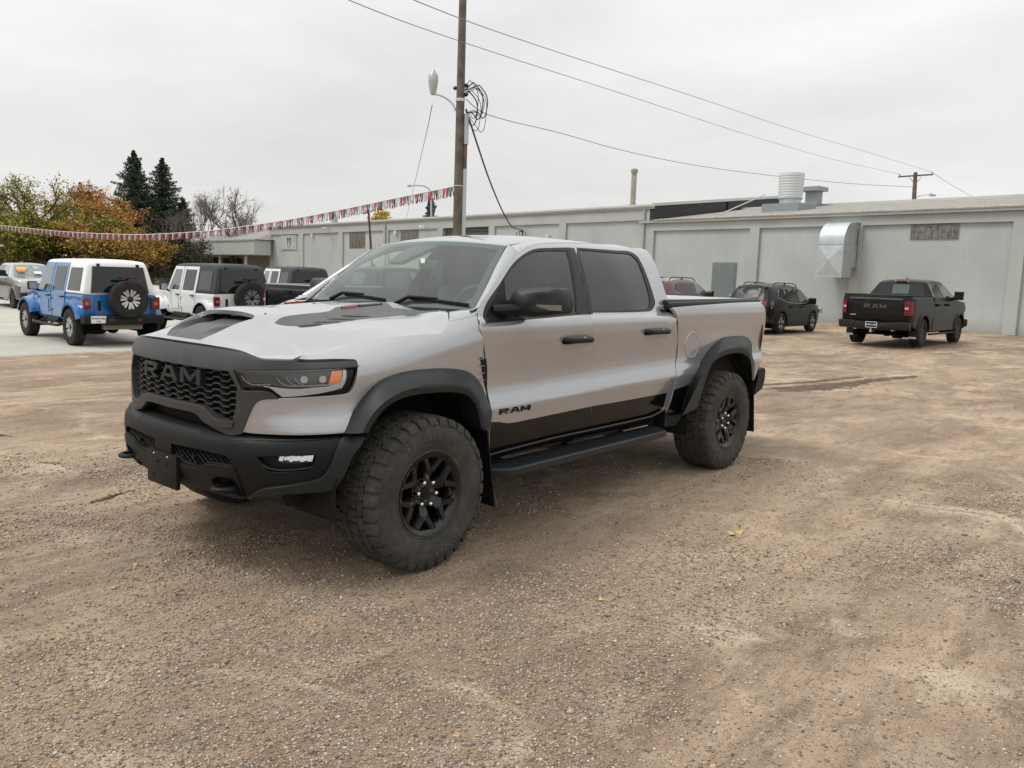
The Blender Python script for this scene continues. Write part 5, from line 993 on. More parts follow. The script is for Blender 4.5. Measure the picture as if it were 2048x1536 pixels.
def car_wheel(R, W, rr, ns, face, wide, parent, loc, flip, split=True):
    key = (R, W, rr, ns, face.name, wide, split)
    if key not in _wh:
        h = W/2; tr = [(rr,-h+.03),(rr+.012,-h+.006),(rr+(R-rr)*.5,-h-.006),(R-.03,-h+.008),(R-.008,-h+.03),(R,-h+.055)]; n = []
        for y in (-.045,-.015,.015,.045): n += [(R,y*W*5-.012*W),(R-.011,y*W*5-.006*W),(R-.011,y*W*5+.006*W),(R,y*W*5+.012*W)]
        prof = tr+n+[(r,-y) for r, y in tr[::-1]]; t = MB().lathe(prof, 48)
        for i in range(40):
            a = 2*math.pi*i/40
            for s in (-1,1): t.add([((R+.002)*math.cos(a+q), s*y, (R+.002)*math.sin(a+q)) for q, y in ((0,h-.055),(.07,h-.055),(.07,h-.02),(0,h-.02))]+[((R-.02)*math.cos(a+q), s*y, (R-.02)*math.sin(a+q)) for q, y in ((0,h-.055),(.07,h-.055),(.07,h-.008),(0,h-.008))], [(0,1,2,3),(0,1,5,4),(2,3,7,6),(3,0,4,7),(1,2,6,5)])
        b = MB().lathe([(rr-.03,-h+.05),(rr-.005,-h+.015),(rr+.004,-h+.02),(rr-.006,-h+.035),(rr-.045,-h+.07),(rr-.05,h-.04),(rr,h-.02)], 40); b.lathe([(0,.02),(rr-.05,.02)], 24)
        f = MB(); y0 = -h+.022
        for k in range(ns):
            a = 2*math.pi*k/ns+.3; c, s_ = math.cos(a), math.sin(a)
            for sg in ((-1,1) if split else (0,)):
                da = sg*.20; c2, s2 = math.cos(a+da), math.sin(a+da); p0 = np.array([.05*c,.05*s_]); p1 = np.array([(rr-.008)*c2,(rr-.008)*s2]); d = p1-p0; d /= np.linalg.norm(d); q = np.array([-d[1],d[0]]); w_ = wide
                V = [(p0[0]+q[0]*w_*.8,y0+.02,p0[1]+q[1]*w_*.8),(p0[0]-q[0]*w_*.8,y0+.02,p0[1]-q[1]*w_*.8),(p1[0]-q[0]*w_,y0,p1[1]-q[1]*w_),(p1[0]+q[0]*w_,y0,p1[1]+q[1]*w_)]; V += [(x,y+.045,z) for x,y,z in V]
                f.add(V, [(0,1,2,3),(4,5,6,7),(0,1,5,4),(1,2,6,5),(2,3,7,6),(3,0,4,7)])
        hub = MB().lathe([(0,y0+.005),(.035,y0+.006),(.07,y0+.018),(.075,y0+.06)], 20)
        _wh[key] = [x.obj('x', mm, None, True, 30).data for x, mm in ((t, C_TYR),(b, C_DRM),(f, face),(hub, C_DRM))]
        for o in [o for o in COL.objects if o.name.startswith('x') and o.type == 'MESH' and (o.name == 'x' or o.name.startswith('x.'))]: bpy.data.objects.remove(o)
    T, B_, F_, H_ = _wh[key]
    w_ = link(bpy.data.objects.new('wheel', B_), parent); w_.location = loc; w_.rotation_euler = (0, 0, 0 if flip else math.pi)
    for nm, me in (('tyre', T), ('rim', F_), ('hub_cap', H_)): link(bpy.data.objects.new(nm, me), w_)
    return w_
def wheels4(par, wb, tr, R, W, rr, ns, face, wide, split=True):
    for x in (wb/2, -wb/2):
        for s in (1, -1): car_wheel(R, W, rr, ns, face, wide, par, (x, s*tr, R), s < 0, split)
def housings(par, wb, R, Yw, inner=.5):
    for x in (wb/2, -wb/2):
        for s in (1,-1):
            n = 14; V = []
            for i in range(n+1): a = -.3+(math.pi+.6)*i/n; V += [(x+R*math.cos(a), s*Yw, .42+R*math.sin(a)), (x+R*math.cos(a), s*inner, .42+R*math.sin(a))]
            MB().add(V, [(2*i,2*i+1,2*i+3,2*i+2) for i in range(n)]+[tuple(2*i+1 for i in range(n+1))]).obj('wheel_housing', C_BLK, par)
def plate(par, x, y, z, txt, dark=False, sgn=-1, w_=.31, h_=.155):
    m = MB(); m.box((x-.01,y-w_/2,z-h_/2),(x,y+w_/2,z+h_/2)); p_ = m.obj('number_plate', C_PLA if dark else C_WHT, par)
    for t, sz, dz in txt:
        tv, tf = text_mesh(t, sz, .0008, .001); V = [(x-.012+c*-1, y-a*1.0, z+dz+b) for a, b, c in tv]; MB().add(V, tf).obj('plate_lettering', C_WHT if dark else mat('plate_ink', (.03,.04,.09), .5), p_)
    if dark:
        m = MB()
        for a in (-1,1): m.box((x-.013,y+a*w_/2-.006,z-h_/2),(x-.010,y+a*w_/2+.006,z+h_/2)); m.box((x-.013,y-w_/2,z+a*h_/2-.006),(x-.010,y+w_/2,z+a*h_/2+.006))
        m.obj('plate_frame', C_WHT, p_)
def wrangler(loc, rz, label, body, top, frame, rim_face, jk=False):
    r = empty('offroad_vehicle', loc, rz, label, 'off-road vehicle', 'box shaped off-road vehicles on the concrete')
    Yt = lambda x, z: (.79 if x < .85 else .79-.10*min(1,(x-.85)/1.1))-.03*max(0,(.75-z)/.25)
    tub = [(-1.98,.56),(-2.03,.75),(-2.02,1.12),(.86,1.125),(1.0,1.155),(1.75,1.10),(1.98,1.04),(2.03,.95),(2.02,.60)]+[(1.98,.56)]+arch(1.504,.50,.56)+[(.9,.52),(-.9,.52)]+arch(-1.504,.50,.56)
    carbody(r, 'body_tub', tub, Yt, body, .03, .01, .015, .03)
    Yc = lambda x, z: .785-.155*max(0,(z-1.125))/.70
    cab = [(-1.99,1.13),(-2.0,1.20),(-1.90,1.76),(-1.82,1.845),(-1.6,1.87),(.45,1.865),(.58,1.83),(.87,1.17),(.85,1.13)]
    carbody(r, 'hard_top', cab, Yc, top, .04, .02, .03, .05)
    xr = tailx(cab, -2.1, -1.7)
    XR = lambda y, z: xr(z)-.02*(1-(y/.7)**2)
    # door frames in body colour with windows
    for dn, x0, x1, wtop in (('front_door', -.02, .80, .52), ('rear_door', -.93, -.06, -.06)):
        fr = (x0 > -.5)
        pl = [(x0,.58 if fr else .58),(x1-.04,.58),(x1+.02 if fr else x1,1.12),(wtop+.03 if fr else x1,1.80),(x0,1.80)] if fr else [(x0+.12,.62),(x0+.34,.58),(x1,.58),(x1,1.80),(x0,1.80),(x0,1.05)]
        for s, dd in zip((1,-1), flank(r, dn, pl, lambda x, z: (Yt(x,z) if z < 1.125 else Yc(x,z)), frame, .012, .02)):
            wp = [(x0+.09,1.17),(x1-.05,1.17),(wtop-.03,1.72),(x0+.09,1.72)] if fr else [(x0+.10,1.17),(x1-.09,1.17),(x1-.09,1.72),(x0+.10,1.72)]
            flank(dd, 'window', wp, Yc, C_GLG if fr else C_GLS, .016, .006, (s,))
            m = MB(); m.box((x0+.05,s*.80,1.02),(x0+.22,s*.845,1.055), .01); m.obj('door_handle', C_PLA, dd)
            for z in (.72,.98): m = MB(); xh = x1-.02; m.box((xh-.02,s*.795,z-.02),(xh+.08,s*.83,z+.02)); m.obj('hinge', body, dd)
            if fr: m = MB(); m.box((x0+.12,s*.808,.66),(x1-.14,s*.812,.96), .002); m.obj('door_crease', frame, dd)
    for s in (1,-1):
        flank(r, 'rear_side_window', [(-1.80,1.20),(-1.05,1.20),(-1.05,1.70),(-1.74,1.70)], Yc, C_GLS, .010, .02, (s,))
        # flares
        for xc in (1.504,-1.504):
            A = arch(xc,.50,.60,14); n = len(A); B_ = [(xc+(x-xc)*1.13, .40+(z-.40)*1.12+.0) for x, z in A]; V = []
            for (x, z), (x2, z2) in zip(A, B_): z2 = min(z2,1.0); V += [(x2,s*.76,z2),(x2,s*.925,z2-.015),(x,s*.93,min(z,.955)-.01),(x,s*.74,z-.01)]
            MB().add(V, [(i*4+j,(i+1)*4+j,(i+1)*4+(j+1)%4,i*4+(j+1)%4) for i in range(n-1) for j in range(4)]+[(0,1,2,3),tuple(range(4*n-4,4*n))]).obj('wheel_flare', body if not jk or True else C_PLA, r, True, 45)
            V = []
            for (x, z) in A: zz = min(z,.955); V += [(x,s*.932,zz-.012),(xc+(x-xc)*.95,s*.928,.40+(zz-.40)*.94),(xc+(x-xc)*.95,s*.80,.40+(zz-.40)*.94)]
            MB().add(V, [(i*3+j,(i+1)*3+j,(i+1)*3+j+1,i*3+j+1) for i in range(n-1) for j in range(2)]).obj('flare_trim', C_PLA, r)
        # tail lamp, mirror, step
        m = MB(); m.box((-2.10,s*.665,.82),(-2.00,s*.81,1.06), .02); lo_ = m.obj('tail_lamp', C_RED, r, True); m = MB(); m.box((-2.106,s*.70,.90),(-2.098,s*.775,.965), .004); m.obj('reverse_lamp', mat('lamp_pink', (.5,.12,.13), .2, coat=1.), lo_)
        m = MB(); m.box((.62,s*.86,1.14),(.74,s*1.06,1.34), .03); mi = m.obj('door_mirror', C_PLA, r, True); m = MB(); m.tube([(.70,s*.78,1.12),(.69,s*.92,1.17)], .025, 8); m.obj('mirror_arm', C_PLA, mi); m = MB(); m.box((.612,s*.885,1.165),(.619,s*1.04,1.315)); m.obj('mirror_glass', C_SLV, mi)
        m = MB(); m.tube(c3([(.98,s*.78,.48),(.90,s*.90,.42),(.75,s*.93,.40),(-.75,s*.93,.40),(-.90,s*.90,.42),(-.98,s*.78,.48)],.12), .035, 8); 
        for x in (.45,-.35): m.tube([(x,s*.93,.41),(x-.12,s*.78,.52)], .022, 6)
        m.obj('side_step', C_PLA, r, True)
        m = MB(); m.box((.5,s*.70,.42),(-.5,s*.80,.56)); m.obj('rocker', C_PLA, r)
        m = MB(); m.tube([(2.03,s*.48,.90),(2.06,s*.48,.90)], .10, 16); m.obj('headlight', C_CLR, r)
        m = MB(); m.box((XR(s*.42,1.76)-.03,s*.42-.03,1.62),(XR(s*.42,1.76)+.05,s*.42+.03,1.80), .01); m.V = [(a-(1.80-c)*.10,b,c) for a,b,c in m.V]; m.obj('glass_hinge', C_PLA, r)
    endpanel(r, 'rear_window', [(-.62,1.17),(.62,1.17),(.54,1.74),(-.54,1.74)], XR, C_GLS, .035, .04, res=.3)
    m = MB(); m.add([(.86,-.70,1.19),(.86,.70,1.19),(.60,.60,1.77),(.60,-.60,1.77)], [(0,1,2,3)]); m.V = [(a+.035,b,c) for a,b,c in m.V]; m.obj('windscreen', C_GLG, r)
    xt = -2.03; endpanel(r, 'tailgate', [(-.62,.60),(.56,.60),(.56,1.11),(-.62,1.11)], lambda y, z: xt-.012, body, .008, .02)
    m = MB(); m.box((-2.075,.44,.78),(-2.045,.50,1.0), .01); m.obj('tailgate_handle', C_PLA, r)
    sp = car_wheel(.405,.255,.225,7,rim_face,.026,r,(0,0,0),True,True); sp.rotation_euler = (0,0,-math.pi/2); sp.location = (-2.28,-.07,1.04); sp.name = 'spare_wheel'
    m = MB(); m.box((-2.20,-.20,.92),(-2.03,.06,1.16)); m.obj('spare_carrier', C_PLA, r)
    m = MB(); m.tube([(-2.10,-.07,1.1),(-2.24,-.07,1.50)], .03, 6); m.box((-2.30,-.25,1.49),(-2.22,.11,1.535), .01); m.obj('brake_lamp_stalk', C_PLA, r); m = MB(); m.box((-2.315,-.22,1.50),(-2.298,.08,1.53)); m.obj('brake_lamp', C_RED, r)
    m = MB(); m.box((-2.24,-.86,.50),(-2.02,.86,.69), .03); m.box((-2.27,-.42,.47),(-2.1,.42,.62), .02); bu = m.obj('rear_bumper', C_PLA, r, True)
    for s in (1,-1): m = MB(); m.box((-2.285,s*.30-.045,.56),(-2.268,s*.30+.045,.61)); m.obj('reflector', C_RED, bu)
    plate(r, -2.245, .56, .60, [('Devils Lake', .062, .025), ('Cars', .05, -.04)])
    m = MB(); m.box((2.02,-.72,.48),(2.25,.72,.66), .03); m.obj('front_bumper', C_PLA, r, True)
    m = MB(); m.box((-1.95,-.50,.36),(1.95,.50,.56)); m.tube([(-1.504,-.75,.40),(-1.504,.75,.40)], .05, 8); m.lathe([(0,-.12),(.14,-.05),(.14,.05),(0,.12)], 12, 'x', (-1.504,.0,.38)); m.obj('chassis', C_BLK, r)
    m = MB(); m.box((-2.08,-.45,.36),(-1.9,.40,.50), .03); m.obj('silencer', mat('dull_tan_metal', (.28,.25,.19), .6, .4), r)
    wheels4(r, 3.008, .80, .405, .255, .225, 7, rim_face, .026); housings(r, 3.008, .49, .80, .55)
    return r
B_BLU = paint('bright_blue', (.001,.135,.39), 0.); B_WHT = paint('car_white', (.74,.75,.75), 0.); B_TOPD = mat('hardtop_charcoal', (.040,.042,.045), .6, bump=.1, bscale=200); B_TOPW = mat('hardtop_white', (.82,.83,.83), .4)
wrangler((5.24,16.17,-.148), 1.520, 'bright blue off-road vehicle with white hardtop and rear spare wheel at the left', B_BLU, B_TOPW, B_BLU, C_SLV)
wrangler((8.78,16.91,-.148), 1.491, 'white off-road vehicle with dark charcoal hardtop, directly right of the blue one', B_WHT, B_TOPD, B_WHT, C_SLV, True)
wrangler((14.31,21.20,-.14), 1.341, 'white off-road vehicle with charcoal top, mostly hidden behind the dark pickup bed', B_WHT, B_TOPD, B_WHT, C_SLV, True)
def pickup(loc, rz, label, body, upper=None, rimf=None, rear=True, flares=None, plate_txt=None):
    r = empty('parked_pickup', loc, rz, label, 'pickup truck'); R = .41; xa = 1.84
    prof = [(-2.98,.66),(-3.02,.9),(-3.02,1.25),(-2.98,1.44),(-1.06,1.45),(-1.0,1.46),(-.86,1.86),(-.72,1.925),(-.3,1.95),(.4,1.945),(.72,1.89),(1.36,1.40),(1.55,1.365),(2.5,1.27),(2.74,1.19),(2.86,1.05),(2.88,.62),(2.80,.45),(2.42,.42)]+arch(xa,.50,.44,14,.42)+[(1.2,.42),(-1.25,.42)]+arch(-xa,.50,.44,14,.42)+[(-2.45,.50)]
    prof = [p for p in prof]
    def Y(x, z):
        y = .985+.012*math.sin((z-.6)*3)
        if z > 1.40 and x > -1.1: y -= .02+.58*(z-1.40)+.10*max(0,z-1.85)
        if x > 2.2: y -= .22*((x-2.2)/.66)**2
        if x < -2.7: y -= .06*((-2.7-x)/.3)**2
        return max(y,.4)
    carbody(r, 'body', prof, Y, body, .12, .03, .03, .05)
    tx = tailx(prof, -3.1, -2.9); X = lambda y, z: tx(z)-.03*(1-(y/.95)**2)
    sg = flank(r, 'door_window', [(.06,1.44),(1.24,1.44),(.78,1.80),(.62,1.84),(.06,1.86)], Y, C_GLG, .006, .01); flank(r, 'door_window', [(-.90,1.46),(-.02,1.44),(-.02,1.86),(-.70,1.84)], Y, C_GLS, .006, .01)
    for s in (1,-1):
        for x in (.02,1.12,-.93): m = MB(); m.add([(x-.004,s*(Y(x,z)+.004),z) for z in np.linspace(.5,1.38,8)]+[(x+.004,s*(Y(x,z)+.004),z) for z in np.linspace(.5,1.38,8)], [(i,i+1,i+9,i+8) for i in range(7)]); m.obj('door_seam', C_BLK, r)
        m = MB(); m.box((-1.03,s*.93,.5),(-.99,s*.992,1.44)); m.obj('bed_gap', C_BLK, r)
        for x in (.18,-.78): m = MB(); m.box((x,s*.98,1.20),(x+.20,s*1.035,1.245), .015); m.obj('door_handle', body, r, True)
        m = MB(); m.box((.98,s*1.03,1.42),(1.12,s*1.19,1.60), .04); m.tube([(1.06,s*.93,1.44),(1.05,s*1.08,1.48)], .035, 8); m.obj('door_mirror', C_PLA, r, True)
        if flares:
            for xc in (xa,-xa):
                A = arch(xc,.50,.46,16,.42); V = []
                for x, z in A: V += [(xc+(x-xc)*1.16,s*(Y(x,z)+.004),.42+(z-.42)*1.15),(xc+(x-xc)*1.10,s*(Y(x,z)+.035),.42+(z-.42)*1.10),(x,s*(Y(x,z)+.035),z),(x,s*(Y(x,z)-.10),z)]
                n = len(A); MB().add(V, [(i*4+j,(i+1)*4+j,(i+1)*4+j+1,i*4+j+1) for i in range(n-1) for j in range(3)]).obj('wheel_flare', flares, r, True, 50)
        m = MB(); m.tube([(1.2,s*.99,.36),(-1.2,s*.99,.36)], .05, 8, flat=.6); m.obj('side_step', C_PLA, r, True)
        # lamps
        V = []; pr = [(-2.86,.99),(-2.95,.965),(-3.02,.93),(-3.055,.86),(-3.06,.80)]
        for z in np.linspace(.93,1.33,5): V += [(x,s*y,z) for x, y in pr]
        tl = MB().add(V, [(i*5+j,(i+1)*5+j,(i+1)*5+j+1,i*5+j+1) for i in range(4) for j in range(4)]).obj('tail_lamp', C_RED, r, True)
        m = MB(); m.box((-3.062,s*.82,1.10),(-3.045,s*.90,1.15), .003); m.obj('reverse_lamp', C_CLR, tl)
        V = []; pr = [(2.62,.94),(2.76,.87),(2.87,.74),(2.93,.56)]
        for z in (.99,1.15): V += [(x,s*y,z) for x, y in pr]
        MB().add(V, [(j,4+j,5+j,1+j) for j in range(3)]).obj('headlight', C_CLR, r)
        m = MB(); m.box((-2.42,s*.78,.26),(-2.40,s*1.0,.62)); m.obj('mud_flap', C_PLA, r); m = MB(); m.box((-2.425,s*.79,.255),(-2.395,s*.99,.31)); m.obj('flap_weight', C_SLV, r)
        m = MB(); m.tube([(-2.8,s*.52,.52),(-3.06,s*.52,.52)], .055, 12); m.obj('exhaust_tip', C_SLV, r, True)
    endpanel(r, 'tailgate', [(-.77,.76),(.77,.76),(.77,1.40),(.74,1.425),(-.74,1.425),(-.77,1.40)], X, body, .012, .02)
    m = MB(); m.add([(X(y,1.33)-.02,y,1.33) for y in np.linspace(-.74,.74,12)]+[(X(y,1.36)-.045,y,1.35) for y in np.linspace(-.74,.74,12)]+[(X(y,1.40)-.015,y,1.40) for y in np.linspace(-.74,.74,12)], [(i+12*k,i+1+12*k,i+13+12*k,i+12+12*k) for i in range(11) for k in range(2)]); m.obj('tailgate_lip', body, r, True)
    m = MB(); m.box((-3.085,-.12,1.30),(-3.05,.12,1.37), .008); m.obj('tailgate_handle', C_PLA, r)
    for let in letter_plates(.62,.115,.06)[:3 if flares else 0]:
        m = MB()
        for poly in let: n = len(poly); m.add([(X(a,1.12)-.014,-a,1.16+b) for a,b in poly]+[(X(a,1.12)-.022,-a,1.16+b) for a,b in poly], [tuple(range(n)),tuple(range(n,2*n))]+[(i,(i+1)%n,n+(i+1)%n,n+i) for i in range(n)])
        m.obj('tailgate_letter', mat('letter_grey', (.09,.095,.10), .3, .3), r)
    m = MB(); m.box((X(0,.9)-.02,.52,.88),(X(0,.9)-.012,.68,.905)); m.obj('trim_badge', C_SLV, r)
    # bumper with dropped middle step
    V = []; ys = [-.985,-.9,-.62,-.46,0,.46,.62,.9,.985]
    for y in ys:
        dr = .0 if abs(y) > .6 else .06 if abs(y) > .4 else .10; xb = -3.22+.10*(abs(y)/.985)**3; V += [(-2.98,y,.74-dr*.3),(xb,y,.73-dr*.6),(xb-.01,y,.66-dr),(xb+.06,y,.52-dr*.4),(-2.95,y,.50-dr*.4)]
    MB().add(V, [(i*5+j,(i+1)*5+j,(i+1)*5+j+1,i*5+j+1) for i in range(8) for j in range(4)]+[tuple(range(5)),tuple(range(40,45))]).obj('rear_bumper', C_PLA if flares is None else mat('bumper_grey', (.02,.021,.022), .45, spec=.4), r, True, 40)
    if plate_txt: plate(r, -3.245, .0, .63, plate_txt, True)
    m = MB(); m.box((-3.28,-.03,.42),(-3.0,.03,.48)); m.tube([(-3.26,0,.48),(-3.26,0,.53)], .02, 8); m.obj('tow_ball', C_SLV, r)
    xw = tailx(prof, -1.02, -.70); XW = lambda y, z: xw(z)-.02*(1-(y/.8)**2)
    rw = endpanel(r, 'rear_window', [(-.72,1.49),(.72,1.49),(.60,1.84),(-.60,1.84)], XW, C_GLS, .03, .04, res=.3)
    for y in (-.26,.26): m = MB(); m.add([(XW(y,z)-.034,y+d,z) for z in (1.50,1.83) for d in (-.01,.01)], [(0,1,3,2)]); m.obj('window_divider', C_PLA, rw)
    m = MB(); m.add([(XW(y,z)-.032,y,z) for y, z in ((-.24,1.53),(.24,1.53),(.24,1.80),(-.24,1.80))], [(0,1,2,3)]); m.obj('sliding_pane', C_GLG, rw)
    m = MB(); m.box((-.93,-.16,1.875),(-.85,.16,1.925), .01); m.obj('brake_lamp', C_RED, r, True); m = MB(); m.box((-.935,-.20,1.885),(-.87,-.165,1.915)); m.box((-.935,.165,1.885),(-.87,.20,1.915)); m.obj('cargo_lamp', C_CLR, r)
    m = MB(); m.prism([(-.55,1.965),(-.40,1.975),(-.50,2.03)], -.012, .012, 'y'); m.obj('antenna_fin', body, r)
    m = MB(); m.box((-2.96,-.93,1.44),(-1.06,.93,1.485), .015); m.obj('tonneau_cover', mat('tonneau_black', (.018,.018,.019), .5), r, True)
    m = MB(); m.tube([(-2.96,-.93,1.48),(-1.06,-.93,1.48)], .02, 6); m.tube([(-2.96,.93,1.48),(-1.06,.93,1.48)], .02, 6); m.tube([(-2.97,-.93,1.48),(-2.97,.93,1.48)], .018, 6); m.obj('cover_rail', C_PLA if flares else mat('rail_alloy', (.35,.36,.37), .35, .7), r)
    m = MB(); V = [(1.39,y*.84,1.42) for y in (-1,1)]+[(.77,y*.66,1.885) for y in (1,-1)]; V = [(x+.06,y,z+.02) for x,y,z in V]; m.add([(1.45,-.80,1.415),(1.52,0,1.415),(1.45,.80,1.415),(.86,.62,1.87),(.90,0,1.895),(.86,-.62,1.87)], [(0,1,4,5),(1,2,3,4)]); m.obj('windscreen', mat('screen_light', (.20,.24,.23), .06, coat=1.), r)
    # face
    m = MB(); V = [(x,y,z) for z in (.80,1.14) for x, y in ((2.99,-.50),(3.02,0),(2.99,.50))]; m.add(V, [(0,1,4,3),(1,2,5,4)])
    m.obj('grille', C_PLA, r)
    for k in range(6): m = MB(); z = .84+k*.055; m.tube([(3.0,-.48,z),(3.03,0,z),(3.0,.48,z)], .010, 5); m.obj('grille_bar', C_SLV, r)
    m = MB(); m.box((2.84,-.95,.48),(3.06,.95,.74), .06); m.obj('front_bumper', C_PLA, r, True)
    m = MB(); m.box((-2.9,-.55,.34),(2.7,.55,.55)); m.tube([(-xa,-.8,.41),(-xa,.8,.41)], .05, 8); m.lathe([(0,-.14),(.15,-.06),(.15,.06),(0,.14)], 12, 'x', (-xa,0,.40)); m.obj('chassis', C_BLK, r)
    wheels4(r, xa*2, .86, R, .275, .25, 6, rimf or C_DRM, .032); housings(r, xa*2, .49, .90, .55)
    return r
pickup((24.73,3.04,.0), -.037, 'black pickup seen from behind, parked facing the grey wall at the right', paint('black_paint', (.006,.006,.006), 0.), None, C_DRM, flares=mat('black_flare', (.01,.01,.01), .4, spec=.35), plate_txt=[('CARS LAKE', .062, .0)])
pickup((10.80,11.75,-.17), .03, 'black pickup with silver edged bed cover, half hidden by the silver pickup hood', paint('black_paint2', (.006,.006,.006), 0.), None, C_SLV, plate_txt=None)
gp = pickup((10.92,36.56,-.41), -1.656, 'silver over brown two tone pickup facing the camera at the left edge', paint('pale_silver', (.42,.43,.44), .6), None, C_DRM, flares=None)
def lower_tone(r):
    Y = lambda x, z: .985+.012*math.sin((z-.6)*3)-(.22*((x-2.2)/.66)**2 if x > 2.2 else 0)
    flank(r, 'lower_paint', [(-2.6,.46),(-2.3,.46)]+arch(-1.84,.52,.46,12,.42)[::-1]+[(-1.2,.44),(1.2,.44)]+arch(1.84,.52,.46,12,.42)[::-1]+[(2.45,.46),(2.7,.5),(2.72,1.0),(1.2,1.12),(-2.9,1.15),(-2.9,.7)], Y, paint('brown_paint', (.085,.062,.060), .5), .004, .006)
lower_tone(gp)
# price stickers on its windscreen
m = MB(); m.add([(1.34,.30,1.55),(1.34,.62,1.55),(1.22,.60,1.64),(1.22,.30,1.64)], [(0,1,2,3)]); m.V = [(a+.05,-b,c+.05) for a,b,c in m.V]; m.obj('price_sticker', mat('sticker_orange', (.75,.25,.06), .6), gp)
m = MB(); m.add([(1.20,.24,1.66),(1.20,.62,1.66),(1.08,.60,1.75),(1.08,.22,1.75)], [(0,1,2,3)]); m.V = [(a+.05,-b,c+.04) for a,b,c in m.V]; m.obj('price_sticker', mat('sticker_yellow', (.80,.52,.10), .6), gp)
m = MB(); m.add([(1.42,-.32,1.46),(1.42,-.02,1.46),(1.28,-.02,1.57),(1.28,-.32,1.57)], [(0,1,2,3)]); m.V = [(a+.05,-b,c+.05) for a,b,c in m.V]; m.obj('window_sheet', C_WHT, gp)
def crossover(loc, rz, label, body, L_, W_, H_, wb, rails, kind):
    r = empty('parked_car', loc, rz, label, 'car'); xa = wb/2; R = .36; h = L_/2; b = W_/2; bz = 1.02 if kind == 'f' else 1.04
    if kind == 'f': prof = [(-h+.10,.42),(-h+.0,.60),(-h+.02,.80),(-h+.12,1.02),(-h+.34,1.42),(-h+.50,1.60),(-h+.75,H_-.06),(-.9,H_-.01),(-.2,H_-.02),(.22,H_-.07),(.45,H_-.16),(1.12,1.10),(1.3,1.05),(1.9,.97),(h-.12,.86),(h-.0,.66),(h-.04,.40),(h-.22,.26)]
    else: prof = [(-h+.12,.40),(-h+.0,.60),(-h+.03,.82),(-h+.14,1.06),(-h+.46,1.46),(-h+.66,1.58),(-h+.95,H_-.07),(-.8,H_-.01),(-.1,H_-.02),(.3,H_-.10),(.55,H_-.20),(1.15,1.12),(1.35,1.06),(1.95,.96),(h-.14,.84),(h-.0,.64),(h-.04,.40),(h-.22,.26)]
    prof = prof+arch(xa,.41,.28,12,.36)+[(xa-.55,.24),(-xa+.55,.24)]+arch(-xa,.41,.28,12,.36)+[(-xa-.5,.30)]
    def Y(x, z):
        y = b-.015-.02*((z-.65)/.4)**2 if z < bz else b-.035-.40*(z-bz)-.25*max(0,z-1.5)
        if x > .9: y -= .20*((x-.9)/(h-.9))**2.4
        if x < -1.2: y -= .13*((-1.2-x)/(h-1.2))**2
        return max(y,.35)
    carbody(r, 'body', prof, Y, body, .16, .07, .03, .06)
    tx = tailx(prof, -h-.05, -h+.95); X = lambda y, z: tx(z)-.06*(1-(y/b)**2)
    zt = H_-.13
    for s in (1,-1):
        flank(r, 'window', [(.12,bz+.05),(1.02,bz+.07),(.48,zt-.05),(.12,zt)], Y, C_GLG, .006, .01, (s,)); flank(r, 'window', [(-.78,bz+.07),(.05,bz+.05),(.05,zt),(-.70,zt)], Y, C_GLS, .006, .01, (s,))
        flank(r, 'quarter_window', [(-1.50,bz+.24),(-.86,bz+.08),(-.79,zt),(-1.36,zt-.06)], Y, C_GLS, .006, .01, (s,))
        m = MB(); m.tube([(x, s*(Y(x,z)+.006), z) for x, z in ((-1.55,bz+.22),(-.84,bz+.04),(.1,bz+.02),(1.06,bz+.04))], .008, 5); m.obj('window_moulding', C_SLV, r)
        for x in (.08,1.0,-.82): m = MB(); m.add([(x-.004,s*(Y(x,z)+.004),z) for z in np.linspace(.36,bz,8)]+[(x+.004,s*(Y(x,z)+.004),z) for z in np.linspace(.36,bz,8)], [(i,i+1,i+9,i+8) for i in range(7)]); m.obj('door_seam', C_BLK, r)
        for x in (.16,-.72): m = MB(); m.box((x,s*(Y(x,.92)-.01),.90),(x+.18,s*(Y(x,.92)+.035),.935), .01); m.obj('door_handle', body, r, True)
        m = MB(); m.box((.80,s*(b+.0),bz+.04),(.93,s*(b+.17),bz+.18), .035); m.tube([(.9,s*(b-.10),bz+.06),(.88,s*(b+.05),bz+.08)], .025, 6); m.obj('door_mirror', body, r, True)
        for xc in (xa,-xa):
            A = arch(xc,.41,.30,14,.36); V = []; n = len(A)
            for x, z in A: V += [(xc+(x-xc)*1.16,s*(Y(x,z)+.006),.36+(z-.36)*1.14),(xc+(x-xc)*1.06,s*(Y(x,z)+.018),.36+(z-.36)*1.06),(x,s*(Y(x,z)+.012),z),(x,s*(Y(x,z)-.08),z)]
            MB().add(V, [(i*4+j,(i+1)*4+j,(i+1)*4+j+1,i*4+j+1) for i in range(n-1) for j in range(3)]).obj('arch_cladding', C_PLA, r, True, 50)
        m = MB(); m.add([(x,s*(Y(x,z)+.010),z) for x in (-xa+.5,xa-.5) for z in (.25,.40)], [(0,1,3,2)]); m.obj('sill_cladding', C_PLA, r)
        # tail lamp wraps round the corner
        V = []; zz = np.linspace(.92,1.12,4) if kind == 'f' else np.linspace(.94,1.06,3)
        for z in zz: 
            x0 = tx(z); V += [(x0+.34-.1*(z-.92)/.2,s*(Y(x0+.34,z)+.008),z),(x0+.14,s*(Y(x0+.14,z)+.010),z),(x0+.02,s*(Y(x0+.05,z)-.06),z),(X(.62,z)-.012,s*.62,z),(X(.48,z)-.012,s*.48,z)]
        k = len(zz); MB().add(V, [(i*5+j,(i+1)*5+j,(i+1)*5+j+1,i*5+j+1) for i in range(k-1) for j in range(4)]).obj('tail_lamp', C_RED, r, True)
        z = .90; V = []
